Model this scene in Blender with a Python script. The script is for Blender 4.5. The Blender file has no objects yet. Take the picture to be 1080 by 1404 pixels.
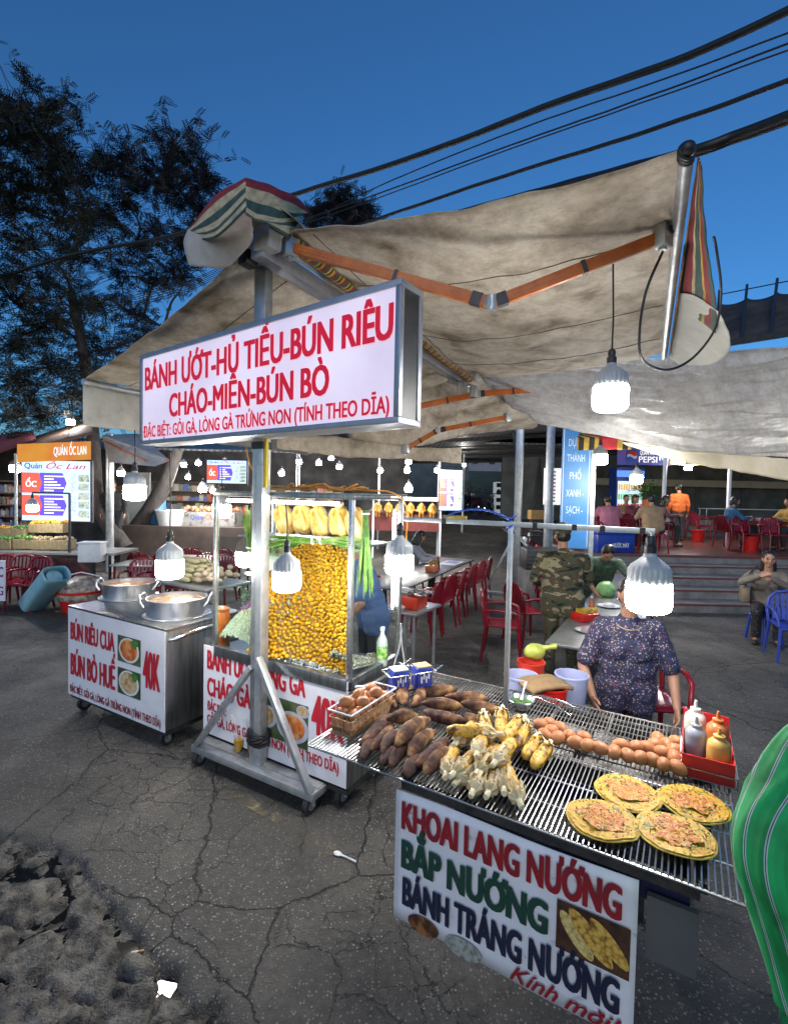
import bpy, bmesh, math, random
from mathutils import Vector, Matrix, noise
random.seed(7)
S = bpy.context.scene
COL = S.collection
R = math.radians
# ---------------------------------------------------------------- camera
F, CX, CY, H = 670., 540., 702., 2.0
PIT, ROL = R(2.0), R(1.2)
cp_, sp_, ct_, st_ = math.cos(PIT), math.sin(PIT), math.cos(ROL), math.sin(ROL)
FW = Vector((0, cp_, -sp_))
U0 = Vector((0, sp_, cp_))
RC = Vector((1, 0, 0))*ct_ + U0*st_
UC = U0*ct_ - Vector((1, 0, 0))*st_
cam = bpy.data.cameras.new('camera')
camo = bpy.data.objects.new('camera', cam)
COL.objects.link(camo)
S.camera = camo
cam.sensor_fit = 'VERTICAL'; cam.sensor_height = 36; cam.sensor_width = 36
cam.lens = F/1404*36
cam.clip_start = .05; cam.clip_end = 500
m_ = Matrix((RC, UC, -FW)).transposed().to_4x4()
m_.translation = (0, 0, H)
camo.matrix_world = m_
# ---------------------------------------------------------------- world, sun, exposure
w_ = bpy.data.worlds.new("World"); S.world = w_; w_.use_nodes = True
nt_ = w_.node_tree
sky_ = nt_.nodes.new('ShaderNodeTexSky'); sky_.sky_type = 'NISHITA'; sky_.sun_disc = False
SUN_EL, SUN_ROT = R(6), R(200)
sky_.sun_elevation = SUN_EL; sky_.sun_rotation = SUN_ROT
sky_.ozone_density = 5.2; sky_.air_density = 1.0; sky_.dust_density = .2; sky_.altitude = 0
nt_.links.new(sky_.outputs[0], nt_.nodes['Background'].inputs[0])
nt_.nodes['Background'].inputs[1].default_value = .15
sl_ = bpy.data.lights.new('sun', 'SUN'); sl_.energy = .55; sl_.angle = R(40); sl_.color = (1, .95, .9)
so_ = bpy.data.objects.new('sun', sl_); COL.objects.link(so_)
sd_ = Vector((math.sin(SUN_ROT)*math.cos(R(28)), math.cos(SUN_ROT)*math.cos(R(28)), math.sin(R(28))))
so_.rotation_euler = (-sd_).to_track_quat('-Z', 'Y').to_euler()
S.view_settings.view_transform = 'Standard'; S.view_settings.look = 'None'
S.view_settings.exposure = .6; S.view_settings.gamma = 1
S.render.engine = 'CYCLES'
S.cycles.use_denoising = True
S.cycles.max_bounces = 6; S.cycles.diffuse_bounces = 3; S.cycles.glossy_bounces = 3
S.cycles.transparent_max_bounces = 10; S.cycles.sample_clamp_indirect = 4; S.cycles.caustics_reflective = False; S.cycles.caustics_refractive = False

# ---------------------------------------------------------------- placing helpers (photo measurements to real positions)
def ray(px, py): return FW + RC*((px-CX)/F) + UC*(-(py-CY)/F)
def at(px, py, Y):
    r = ray(px, py); return Vector((0, 0, H)) + r*(Y/r.y)
def G(px, py, z=0):
    r = ray(px, py); return Vector((0, 0, H)) + r*((z-H)/r.z)
class Fr:                                             # a frame standing at o, its first axis at angle a
    def __init__(s, o, a):
        s.o = Vector(o); s.a = a
        s.u = Vector((math.cos(a), math.sin(a), 0)); s.v = Vector((-math.sin(a), math.cos(a), 0))
    def __call__(s, u, v, z=0): return s.o + s.u*u + s.v*v + Vector((0, 0, z))
    def inv(s, p):
        d = Vector(p)-s.o; return Vector((d.dot(s.u), d.dot(s.v), d.z))
A31 = R(-31)

# ---------------------------------------------------------------- materials
MATS = {}
def mat(name, col, rough=.6, metal=0, col2=None, scale=6, bump=0, bscale=80, spec=.5, detail=6, lo=.35, hi=.65,
        emit=0, ecol=None, alpha=1, trans=0, coords='Object', jitter=0, stretch=None, sss=0):
    if name in MATS: return MATS[name]
    m = bpy.data.materials.new(name); m.use_nodes = True
    nt = m.node_tree; b = nt.nodes['Principled BSDF']
    b.inputs['Base Color'].default_value = (*col, 1)
    b.inputs['Roughness'].default_value = rough; b.inputs['Metallic'].default_value = metal
    b.inputs['Specular IOR Level'].default_value = spec
    tc = nt.nodes.new('ShaderNodeTexCoord'); vec = tc.outputs[coords]
    if stretch:
        mp = nt.nodes.new('ShaderNodeMapping'); mp.inputs['Scale'].default_value = stretch
        nt.links.new(vec, mp.inputs[0]); vec = mp.outputs[0]
    if col2 is not None:
        n = nt.nodes.new('ShaderNodeTexNoise'); n.inputs['Scale'].default_value = scale; n.inputs['Detail'].default_value = detail
        n.inputs['Roughness'].default_value = .65
        nt.links.new(vec, n.inputs[0])
        r = nt.nodes.new('ShaderNodeValToRGB'); r.color_ramp.elements[0].position = lo; r.color_ramp.elements[1].position = hi
        r.color_ramp.elements[0].color = (*col, 1); r.color_ramp.elements[1].color = (*col2, 1)
        nt.links.new(n.outputs[0], r.inputs[0]); out = r.outputs[0]
        if jitter:
            oi = nt.nodes.new('ShaderNodeObjectInfo'); hs = nt.nodes.new('ShaderNodeHueSaturation')
            mr = nt.nodes.new('ShaderNodeMapRange'); mr.inputs[3].default_value = 1-jitter; mr.inputs[4].default_value = 1+jitter
            nt.links.new(oi.outputs['Random'], mr.inputs[0]); nt.links.new(mr.outputs[0], hs.inputs['Value']); nt.links.new(out, hs.inputs['Color']); out = hs.outputs[0]
        nt.links.new(out, b.inputs['Base Color'])
        if emit: nt.links.new(out, b.inputs['Emission Color'])
    if bump:
        n2 = nt.nodes.new('ShaderNodeTexNoise'); n2.inputs['Scale'].default_value = bscale; n2.inputs['Detail'].default_value = 5
        nt.links.new(vec, n2.inputs[0])
        bp = nt.nodes.new('ShaderNodeBump'); bp.inputs['Strength'].default_value = bump; bp.inputs['Distance'].default_value = .01
        nt.links.new(n2.outputs[0], bp.inputs['Height']); nt.links.new(bp.outputs[0], b.inputs['Normal'])
    if emit:
        if ecol or col2 is None: b.inputs['Emission Color'].default_value = (*(ecol or col), 1)
        b.inputs['Emission Strength'].default_value = emit
    if trans: b.inputs['Transmission Weight'].default_value = trans
    if sss: b.inputs['Subsurface Weight'].default_value = sss; b.inputs['Subsurface Radius'].default_value = (.02, .01, .005)
    b.inputs['Alpha'].default_value = alpha
    MATS[name] = m
    return m

def ramp_mat(name, stops, tex='noise', scale=5, rough=.7, dist=0, emit=0, coords='Object', stretch=None, const=False, bump=0, metal=0, detail=4, bands=None, feature='F1', outp=None):
    """a colour ramp over one pattern: noise, voronoi or bands"""
    if name in MATS: return MATS[name]
    m = bpy.data.materials.new(name); m.use_nodes = True
    nt = m.node_tree; b = nt.nodes['Principled BSDF']; b.inputs['Roughness'].default_value = rough; b.inputs['Metallic'].default_value = metal
    tc = nt.nodes.new('ShaderNodeTexCoord'); vec = tc.outputs[coords]
    if stretch:
        mp = nt.nodes.new('ShaderNodeMapping'); mp.inputs['Scale'].default_value = stretch
        nt.links.new(vec, mp.inputs[0]); vec = mp.outputs[0]
    if tex == 'voronoi':
        n = nt.nodes.new('ShaderNodeTexVoronoi'); n.feature = feature; o = n.outputs[outp or 0]
    elif tex == 'wave':
        n = nt.nodes.new('ShaderNodeTexWave'); n.bands_direction = bands or 'X'; n.inputs['Distortion'].default_value = dist; o = n.outputs[1]
    else:
        n = nt.nodes.new('ShaderNodeTexNoise'); n.inputs['Detail'].default_value = detail; n.inputs['Distortion'].default_value = dist; o = n.outputs[0]
    n.inputs['Scale'].default_value = scale
    nt.links.new(vec, n.inputs[0])
    r = nt.nodes.new('ShaderNodeValToRGB')
    r.color_ramp.interpolation = 'CONSTANT' if const else 'LINEAR'
    els = r.color_ramp.elements
    while len(els) < len(stops): els.new(.5)
    for e, (p, c) in zip(els, stops): e.position = p; e.color = (*c, 1)
    nt.links.new(o, r.inputs[0]); nt.links.new(r.outputs[0], b.inputs['Base Color'])
    if emit:
        nt.links.new(r.outputs[0], b.inputs['Emission Color']); b.inputs['Emission Strength'].default_value = emit
    if bump:
        bp = nt.nodes.new('ShaderNodeBump'); bp.inputs['Strength'].default_value = bump; bp.inputs['Distance'].default_value = .01
        nt.links.new(o, bp.inputs['Height']); nt.links.new(bp.outputs[0], b.inputs['Normal'])
    MATS[name] = m
    return m

# ---------------------------------------------------------------- mesh builder
def frame_to(d):
    d = Vector(d).normalized(); up = Vector((0, 0, 1)) if abs(d.z) < .95 else Vector((1, 0, 0))
    x = up.cross(d).normalized(); return x, d.cross(x)
class MB:
    def __init__(s): s.b = bmesh.new(); s.k = 0; s.X = None
    def mk(s, f):
        for x in f: x.material_index = s.k
    def box(s, c, d, rot=None, bev=0):
        M = Matrix.Translation(c) @ ((rot.to_4x4() if isinstance(rot, Matrix) else Matrix.Rotation(rot, 4, 'Z')) if rot is not None else Matrix()) @ Matrix.Diagonal((*d, 1))
        g = bmesh.ops.create_cube(s.b, size=1, matrix=M)
        vs = g['verts']; es = {e for v in vs for e in v.link_edges}
        s.mk({f for v in vs for f in v.link_faces})
        if bev:
            r = bmesh.ops.bevel(s.b, geom=list(es), offset=bev, segments=2, affect='EDGES', profile=.5); s.mk(r['faces'])
        return s
    def bar(s, p0, p1, w, h, bev=0):                 # a square section bar from p0 to p1
        p0, p1 = Vector(p0), Vector(p1); d = p1-p0; x, y = frame_to(d)
        return s.box((p0+p1)/2, (w, h, d.length), Matrix((x, y, d.normalized())).transposed(), bev)
    def ring(s, c, x, y, r, n): return [s.b.verts.new(Vector(c)+x*(math.cos(2*math.pi*i/n)*r)+y*(math.sin(2*math.pi*i/n)*r)) for i in range(n)]
    def skin(s, rings, closed_u=True, capa=True, capb=True):
        fs = []
        for a, b in zip(rings, rings[1:]):
            n = len(a)
            for i in range(n if closed_u else n-1):
                j = (i+1) % n; fs.append(s.b.faces.new((a[i], a[j], b[j], b[i])))
        if closed_u and capa: fs.append(s.b.faces.new(list(reversed(rings[0]))))
        if closed_u and capb: fs.append(s.b.faces.new(rings[-1]))
        s.mk(fs); return s
    def tube(s, pts, r, n=8, loop=False):
        pts = [Vector(p) for p in pts]; rs = r if isinstance(r, (list, tuple)) else [r]*len(pts); rings = []; px = None
        for i, p in enumerate(pts):
            if loop: d = pts[(i+1) % len(pts)]-pts[i-1]
            else: d = pts[min(i+1, len(pts)-1)]-pts[max(i-1, 0)]
            d.normalize()
            if px is None: x, y = frame_to(d)
            else:
                x = (px - d*px.dot(d)); x = x.normalized() if x.length > 1e-6 else frame_to(d)[0]; y = d.cross(x)
            px = x; rings.append(s.ring(p, x, y, rs[i], n))
        if loop:
            rings.append(rings[0]); return s.skin(rings, True, False, False)
        return s.skin(rings)
    def cyl(s, p0, p1, r0, r1=None, n=16): return s.tube([p0, p1], [r0, r0 if r1 is None else r1], n)
    def lathe(s, prof, c=(0, 0, 0), n=24, sx=1, sy=1, caps=True):
        c = Vector(c); rings = []
        for r, z in prof: rings.append([s.b.verts.new(c+Vector((math.cos(2*math.pi*i/n)*max(r, 1e-4)*sx, math.sin(2*math.pi*i/n)*max(r, 1e-4)*sy, z))) for i in range(n)])
        return s.skin(rings, True, caps, caps)
    def ball(s, c, r, seg=12, M=None):
        r = (r, r, r) if not hasattr(r, '__len__') else r
        c = Vector(c); n = max(6, seg*2//3); rings = []
        T = (M.to_3x3() if M else Matrix.Identity(3)) @ Matrix.Diagonal(r)
        for j in range(1, n):
            a = math.pi*j/n; rings.append([s.b.verts.new(c+T @ Vector((math.cos(2*math.pi*i/seg)*math.sin(a), math.sin(2*math.pi*i/seg)*math.sin(a), -math.cos(a)))) for i in range(seg)])
        s.skin(rings, True, False, False); fs = []
        for ring, z in ((rings[0], -1), (rings[-1], 1)):
            p = s.b.verts.new(c+T @ Vector((0, 0, z)))
            for i in range(seg): fs.append(s.b.faces.new((p, ring[(i+1) % seg], ring[i]) if z < 0 else (p, ring[i], ring[(i+1) % seg])))
        s.mk(fs); return s
    def cap(s, p0, r0, p1, r1, n=12):                # tapered capsule
        p0, p1 = Vector(p0), Vector(p1)
        d = (p1-p0)
        if d.length < 1e-5: return s.ball(p0, max(r0, r1), n)
        L = d.length; d = d.normalized(); x, y = frame_to(d); rings = []
        for k in range(4): a = -math.pi/2+math.pi/2*(k+.35)/4.35; rings.append(s.ring(p0+d*(math.sin(a)*r0), x, y, math.cos(a)*r0, n))
        rings.append(s.ring(p0, x, y, r0, n)); rings.append(s.ring(p1, x, y, r1, n))
        for k in range(4): a = math.pi/2*(k+1-.35*(k == 3))/4.; rings.append(s.ring(p1+d*(math.sin(a)*r1), x, y, max(math.cos(a)*r1, r1*.08), n))
        return s.skin(rings)
    def grid(s, fn, nu, nv):
        V = [[s.b.verts.new(fn(i/nu, j/nv)) for i in range(nu+1)] for j in range(nv+1)]
        fs = [s.b.faces.new((V[j][i], V[j][i+1], V[j+1][i+1], V[j+1][i])) for j in range(nv) for i in range(nu)]
        s.mk(fs); return s
    def quad(s, *p):
        s.mk([s.b.faces.new([s.b.verts.new(q) for q in p])]); return s
    def prism(s, pts, ex):                            # polygon pts pushed along ex
        ex = Vector(ex); a = [s.b.verts.new(p) for p in pts]; b = [s.b.verts.new(Vector(p)+ex) for p in pts]; n = len(a)
        fs = [s.b.faces.new(list(reversed(a))), s.b.faces.new(b)]+[s.b.faces.new((a[i], a[(i+1) % n], b[(i+1) % n], b[i])) for i in range(n)]
        s.mk(fs); return s
    def mesh(s, name, mats, smooth=None, fix=True):
        if fix: bmesh.ops.recalc_face_normals(s.b, faces=s.b.faces[:])
        me = bpy.data.meshes.new(name); s.b.to_mesh(me); s.b.free()
        for m in (mats if isinstance(mats, (list, tuple)) else [mats]): me.materials.append(m)
        if smooth is not None:
            me.polygons.foreach_set('use_smooth', [True]*len(me.polygons))
            if smooth < 180: me.set_sharp_from_angle(angle=R(smooth))
        return me
    def build(s, name, mats, parent=None, smooth=None, loc=None, rz=0, fix=True):
        o = bpy.data.objects.new(name, s.mesh(name, mats, smooth, fix)); COL.objects.link(o)
        if parent: o.parent = parent
        if loc is not None: o.location = loc
        if rz: o.rotation_euler.z = rz
        return o
def solid(o, t, off=0):
    md = o.modifiers.new('thickness', 'SOLIDIFY'); md.thickness = t; md.offset = off; return o
def bake(o):                                          # turn modifiers into mesh
    dg = bpy.context.evaluated_depsgraph_get(); dg.update()
    me = bpy.data.meshes.new_from_object(o.evaluated_get(dg)); o.modifiers.clear(); o.data = me; return o
def tag(o, label=None, cat=None, group=None, kind=None):
    if label: o['label'] = label
    if cat: o['category'] = cat
    if group: o['group'] = group
    if kind: o['kind'] = kind
    return o
def empty(name, loc=(0, 0, 0), rz=0, label=None, cat=None, group=None):
    o = bpy.data.objects.new(name, None); COL.objects.link(o); o.empty_display_size = .1
    o.location = loc; o.rotation_euler.z = rz
    return tag(o, label, cat, group)
def kids(o): return [c for c in KID.get(o.name, [])] if False else list(o.children)
def dup(o, loc=None, rz=None, label=None, group=None, rot=None, scale=None, par=None):
    c = o.copy(); COL.objects.link(c)
    if par: c.parent = par
    if loc is not None: c.location = loc
    if rz is not None: c.rotation_euler = (0, 0, rz)
    if rot is not None: c.rotation_euler = rot
    if scale is not None: c.scale = (scale,)*3 if not hasattr(scale, '__len__') else scale
    if label: c['label'] = label
    if group: c['group'] = group
    for ch in list(o.children): dup(ch, par=c)
    return c
TX = {}
TMP = bpy.data.scenes.new('workshop')                 # text and blends are evaluated here, then moved to the scene
def tmp_dg():
    with bpy.context.temp_override(scene=TMP, view_layer=TMP.view_layers[0]): return bpy.context.evaluated_depsgraph_get()
def text(name, body, x0, x1, z0, cap, m, parent, y=-.004, bold=.03, shear=0, thick=.0015, slope=0, M=None):
    """lettering lying on an upright panel (local x along it, z up, facing -y), stretched to x0..x1 with capitals cap high"""
    def raw(t, bold):
        c = bpy.data.curves.new('t', 'FONT'); c.body = t; c.shear = shear; c.resolution_u = 3
        o = bpy.data.objects.new('t', c); TMP.collection.objects.link(o)
        me = bpy.data.meshes.new_from_object(o.evaluated_get(tmp_dg()))
        bpy.data.objects.remove(o); bpy.data.curves.remove(c); return me
    horn = {'Ơ': 'O', 'Ớ': 'Ó', 'Ờ': 'Ò', 'ơ': 'o', 'ờ': 'ò', 'ớ': 'ó'}; plain = ''.join(horn.get(ch, ch) for ch in body)
    me = raw(plain, bold)
    for i, ch in enumerate(body):                       # the little horn on the upper right of the O
        if ch in horn:
            q = raw(plain[:i+1], bold); xr = max(v.co.x for v in q.vertices); bpy.data.meshes.remove(q); k = .70 if ch.isupper() else .52
            bm = bmesh.new(); bm.from_mesh(me)
            bm.faces.new([bm.verts.new((xr+x, k+y, 0)) for x, y in ((-.13, -.045), (-.03, -.10), (.045, -.035), (.065, .08), (-.035, .08), (-.045, .0))]); bm.to_mesh(me); bm.free()
    if ('H', bold) not in TX:
        h = raw('H', bold); ys = [v.co.y for v in h.vertices]; TX['H', bold] = (min(ys), max(ys)); bpy.data.meshes.remove(h)
    y0, y1 = TX['H', bold]
    xs = [v.co.x for v in me.vertices]; a, b = min(xs), max(xs)
    for v in me.vertices:
        X = x0+bold*cap+(v.co.x-a)/(b-a)*(x1-x0-2*bold*cap)
        v.co = (X, y, z0+(v.co.y-y0)/(y1-y0)*cap+slope*(X-x0))
    bm = bmesh.new()                                    # heavier strokes: the letters again, a hair to each side
    B_ = min(bold*cap, .11*(x1-x0)/len(body)); st = [(0, 0)]+([(sx*B_, sz*B_*.5) for sx in (-1, -.5, .5, 1) for sz in (-1, 1)] if bold > .005 else [])
    for k, (dx, dz) in enumerate(st):
        n0 = len(bm.verts); bm.from_mesh(me); bm.verts.ensure_lookup_table()
        for v in bm.verts[n0:]: v.co += Vector((dx, -.00015*k, dz))
    bm.to_mesh(me); bm.free()
    me.name = name; me.materials.clear(); me.materials.append(m)
    o = bpy.data.objects.new(name, me); COL.objects.link(o); o.parent = parent
    if M is not None: o.matrix_local = M
    return o
def remesh(mb, vox, smooth=4, fac=.5):                 # union of shapes grown into one continuous skin
    me = mb.mesh('t', []); o = bpy.data.objects.new('t', me); TMP.collection.objects.link(o)
    md = o.modifiers.new('r', 'REMESH'); md.mode = 'VOXEL'; md.voxel_size = vox; md.use_smooth_shade = True
    sm = o.modifiers.new('s', 'SMOOTH'); sm.factor = fac; sm.iterations = smooth
    me2 = bpy.data.meshes.new_from_object(o.evaluated_get(tmp_dg()))
    bpy.data.objects.remove(o); bpy.data.meshes.remove(me); return me2
def link(name, me, m, parent=None):
    me.name = name; me.materials.clear(); me.materials.append(m); o = bpy.data.objects.new(name, me); COL.objects.link(o)
    if parent: o.parent = parent
    return o

# ---------------------------------------------------------------- shared materials
GALV = mat('galvanised_steel', (.36, .38, .40), .42, .75, (.55, .57, .58), 9, .1, 40)
STEEL = mat('stainless_steel', (.26, .265, .27), .30, .95, (.46, .47, .48), 9, .06, 22, stretch=(3, 3, .25))
CHROME = mat('chrome_wire', (.70, .71, .72), .22, 1., (.5, .49, .47), 20)
BLACK = mat('black_plastic', (.012, .012, .014), .45, 0, (.03, .03, .032), 12)
IRON = mat('dark_iron', (.02, .02, .022), .6, .4, (.06, .055, .05), 10, .3, 60)
SIGNW = mat('sign_vinyl_white', (.72, .72, .77), .42, 0, (.54, .535, .57), 2.6, .12, 7, detail=10, lo=.48, hi=.80)
INKR = mat('red_ink', (.52, .012, .03), .5, 0, (.42, .015, .03), 8)
INKD = mat('dark_red_ink', (.33, .012, .02), .5, 0, (.22, .012, .02), 8)
INKG = mat('green_ink', (.010, .045, .028), .5, 0, (.014, .06, .04), 8)
INKN = mat('navy_ink', (.009, .012, .035), .5, 0, (.016, .02, .05), 8)
WHITEP = mat('white_plastic', (.72, .73, .74), .4, 0, (.62, .63, .64), 6)
REDP = mat('red_chair_plastic', (.23, .006, .018), .25, 0, (.17, .005, .014), 5, jitter=.25)
CORD = mat('black_cord', (.008, .008, .009), .5, 0, (.014, .014, .014), 9)
ORANGE = mat('orange_painted_arm', (.56, .16, .025), .42, .1, (.42, .10, .02), 10, stretch=(1, 1, 1))
LAMPGREY = mat('lamp_housing', (.42, .44, .46), .45, .1, (.36, .38, .40), 8)
GLASS = None
def glass_mat(name='clear_glass', tint=(.9, .95, .95), mixf=.10, rough=.03):
    if name in MATS: return MATS[name]
    m = bpy.data.materials.new(name); m.use_nodes = True; nt = m.node_tree; nt.nodes.remove(nt.nodes['Principled BSDF'])
    t = nt.nodes.new('ShaderNodeBsdfTransparent'); t.inputs[0].default_value = (*tint, 1)
    g = nt.nodes.new('ShaderNodeBsdfGlossy'); g.inputs['Roughness'].default_value = rough
    mx = nt.nodes.new('ShaderNodeMixShader'); mx.inputs[0].default_value = mixf*.6; nt.links.new(t.outputs[0], mx.inputs[1]); nt.links.new(g.outputs[0], mx.inputs[2])
    nt.links.new(mx.outputs[0], nt.nodes['Material Output'].inputs[0]); MATS[name] = m
    return m
GLASS = glass_mat()
# ================================================================ GROUND
def sstep(a, b, x):
    t = min(1, max(0, (x-a)/(b-a))); return t*t*(3-2*t)
KA, KB, KC = G(-60, 1105), G(110, 1185), G(290, 1404)          # the broken edge of the asphalt
def kerb_s(x, y):                                               # signed distance to the broken edge, < 0 on the rubble side
    p = Vector((x, y, 0)); best = 9; sg = 1
    for a, b in ((KA+(KA-KB)*3, KB), (KB, KC+(KC-KB)*2)):
        d = b-a; t = min(1, max(0, (p-a).dot(d)/d.dot(d))); q = a+d*t; L = (p-q).length
        if L < best: best = L; sg = 1 if d.x*(p.y-q.y)-d.y*(p.x-q.x) > 0 else -1
    return best*sg+noise.noise(Vector((x*3, y*3, 2)))*.06+noise.noise(Vector((x*11, y*11, 5)))*.025
def gz(x, y): return 1.3*sstep(9.5, 26, y)*sstep(-6, 0, x)
PUD = [(G(228, 1352, -.05), .034), (G(176, 1300, -.05), .05), (G(292, 1398, -.05), .04)]             # water lies in these hollows
def ground_h(x, y):
    z = gz(x, y)
    if -3.2 < x < .6 and .6 < y < 4:
        s = kerb_s(x, y)
        if s < .12:
            f = noise.fractal(Vector((x*5, y*5, 0)), .9, 2.1, 5)*.5
            lump = max(-.6, f)*.075-.012
            k = sstep(.03, -.05, s); vd, vp = noise.voronoi(Vector((x*4.2+.5*noise.noise(Vector((x*5, y*5, 1))), y*4.2+.5*noise.noise(Vector((x*5, y*5, 7))), .5))); ed = vd[1]-vd[0]; z += k*(.016*(noise.cell(vp[0]*9.1)-.15)*sstep(0, .08, ed)-.034*sstep(.12, 0, ed)+.007*noise.noise(Vector((x*42, y*42, 2))))
            rg = 1-abs(noise.noise(Vector((x*7, y*9, 6)))); z += k*(lump*.3+.013*noise.fractal(Vector((x*24, y*24, 3)), .6, 2.2, 5)+.016*(rg**6-.4))
            z -= .055*math.exp(-((s+.015)/.03)**2)*(.6+.6*noise.noise(Vector((x*4, y*4, 9))))
            z -= .030*sstep(.0, -.45, noise.noise(Vector((x*2.2+3, y*2.2, 4))))*k
    for q, w in PUD: z -= .055*math.exp(-((x-q.x)**2+(y-q.y)**2)/w**2)*(1+.5*noise.noise(Vector((x*14, y*14, 3))))
    return z+noise.noise(Vector((x*1.3, y*1.3, 0)))*.004
def steps(a, b, d): 
    n = max(1, int(round((b-a)/d))); return [a+(b-a)*i/n for i in range(n)]
gx = steps(-120, -30, 15)+steps(-30, -8, 2)+steps(-8, -2.4, .5)+steps(-2.4, -.1, .013)+steps(-.1, 8, .3)+steps(8, 30, 2)+steps(30, 135, 15)
gy = steps(-30, -2, 4)+steps(-2, .9, .5)+steps(.9, 3.0, .013)+steps(3.0, 12, .4)+steps(12, 30, 1)+steps(30, 210, 12)
bm_ = bmesh.new()
gv = [[bm_.verts.new((x, y, ground_h(x, y))) for x in gx] for y in gy]
for j in range(len(gy)-1):
    for i in range(len(gx)-1):
        f = bm_.faces.new((gv[j][i], gv[j][i+1], gv[j+1][i+1], gv[j+1][i])); f.smooth = True
        x, y = (gx[i]+gx[i+1])/2, (gy[j]+gy[j+1])/2
        if -3.4 < x < .6 and .5 < y < 4 and kerb_s(x, y) < .0: f.material_index = 1
me_ = bpy.data.meshes.new('ground'); bm_.to_mesh(me_); bm_.free()
def asphalt():
    m = bpy.data.materials.new('worn_asphalt'); m.use_nodes = True; nt = m.node_tree; N = nt.nodes.new; L = nt.links.new; b = nt.nodes['Principled BSDF']
    tc = N('ShaderNodeTexCoord'); P = tc.outputs['Object']
    def nz(sc, det=5, rough=.6):
        n = N('ShaderNodeTexNoise'); n.inputs['Scale'].default_value = sc; n.inputs['Detail'].default_value = det; n.inputs['Roughness'].default_value = rough; L(P, n.inputs[0]); return n
    def rmp(src, stops):
        r = N('ShaderNodeValToRGB')
        while len(r.color_ramp.elements) < len(stops): r.color_ramp.elements.new(.5)
        for e, (p, c) in zip(r.color_ramp.elements, stops): e.position = p; e.color = (*c, 1) if hasattr(c, '__len__') else (c, c, c, 1)
        L(src, r.inputs[0]); return r.outputs[0]
    def mix(f, a, bb, mode='MIX'):
        x = N('ShaderNodeMix'); x.data_type = 'RGBA'; x.blend_type = mode
        if hasattr(f, 'links'): L(f, x.inputs[0])
        else: x.inputs[0].default_value = f
        for s, v in ((x.inputs[6], a), (x.inputs[7], bb)):
            if hasattr(v, 'links'): L(v, s)
            else: s.default_value = (*v, 1)
        return x.outputs[2]
    base = rmp(nz(.7, 8, .65).outputs[0], [(.3, (.038, .036, .032)), (.5, (.066, .061, .054)), (.7, (.132, .12, .103))])
    base = mix(.6, base, rmp(nz(26, 6).outputs[0], [(.3, .45), (.7, 1.5)]), 'MULTIPLY')
    # pale stone chips worn out of the binder
    v = N('ShaderNodeTexVoronoi'); v.inputs['Scale'].default_value = 68; L(P, v.inputs[0])
    chip = rmp(v.outputs['Distance'], [(.30, 1), (.42, 0)])
    sel = N('ShaderNodeSeparateColor'); L(v.outputs['Color'], sel.inputs[0])
    chipsel = rmp(sel.outputs[0], [(.50, 0), (.56, 1)])
    chipm = N('ShaderNodeMath'); chipm.operation = 'MULTIPLY'; L(chip, chipm.inputs[0]); L(chipsel, chipm.inputs[1])
    chipc = rmp(sel.outputs[1], [(0, (.08, .077, .068)), (1, (.36, .335, .29))])
    wear = rmp(nz(.55, 4).outputs[0], [(.34, .25), (.58, 1)])
    cm2 = N('ShaderNodeMath'); cm2.operation = 'MULTIPLY'; L(chipm.outputs[0], cm2.inputs[0]); L(wear, cm2.inputs[1])
    col = mix(cm2.outputs[0], base, chipc)
    # cracks
    wob = N('ShaderNodeMix'); wob.data_type = 'RGBA'; wob.inputs[0].default_value = .16; L(P, wob.inputs[6]); L(nz(2.6, 6, .7).outputs['Color'], wob.inputs[7])
    def crack(sc, w):
        c = N('ShaderNodeTexVoronoi'); c.feature = 'DISTANCE_TO_EDGE'; c.inputs['Scale'].default_value = sc; L(wob.outputs[2], c.inputs[0])
        return rmp(c.outputs['Distance'], [(0, 0), (w, 1)])
    c1 = crack(.8, .0042); c2 = crack(2.6, .0048); c3 = crack(7, .013)
    m2 = rmp(nz(.9, 3).outputs[0], [(.42, 1), (.52, 0)]); m3 = rmp(nz(.8, 2).outputs[0], [(.50, 1), (.58, 0)])
    def lighten(c, msk):
        a = N('ShaderNodeMath'); a.operation = 'MAXIMUM'; L(c, a.inputs[0]); L(msk, a.inputs[1]); return a.outputs[0]
    k = N('ShaderNodeMath'); k.operation = 'MULTIPLY'; L(c1, k.inputs[0]); L(lighten(c2, m2), k.inputs[1])
    k2 = N('ShaderNodeMath'); k2.operation = 'MULTIPLY'; L(k.outputs[0], k2.inputs[0]); L(lighten(c3, m3), k2.inputs[1])
    col = mix(k2.outputs[0], (.016, .015, .014), col)
    col = mix(.75, col, rmp(nz(1.15, 9, .7).outputs[0], [(.30, .42), (.48, 1.0), (.70, 1.35)]), 'MULTIPLY')
    L(col, b.inputs['Base Color'])
    L(rmp(nz(1.6, 6).outputs[0], [(.35, .42), (.65, .75)]), b.inputs['Roughness'])
    hh = N('ShaderNodeMath'); hh.operation = 'MULTIPLY_ADD'; L(k2.outputs[0], hh.inputs[0]); hh.inputs[1].default_value = 1.6; L(nz(95, 4).outputs[0], hh.inputs[2])
    h2 = N('ShaderNodeMath'); h2.operation = 'MULTIPLY_ADD'; L(chipm.outputs[0], h2.inputs[0]); h2.inputs[1].default_value = .35; L(hh.outputs[0], h2.inputs[2])
    bp = N('ShaderNodeBump'); bp.inputs['Strength'].default_value = .9; bp.inputs['Distance'].default_value = .014; L(h2.outputs[0], bp.inputs['Height']); L(bp.outputs[0], b.inputs['Normal'])
    return m
me_.materials.append(asphalt())
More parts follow.
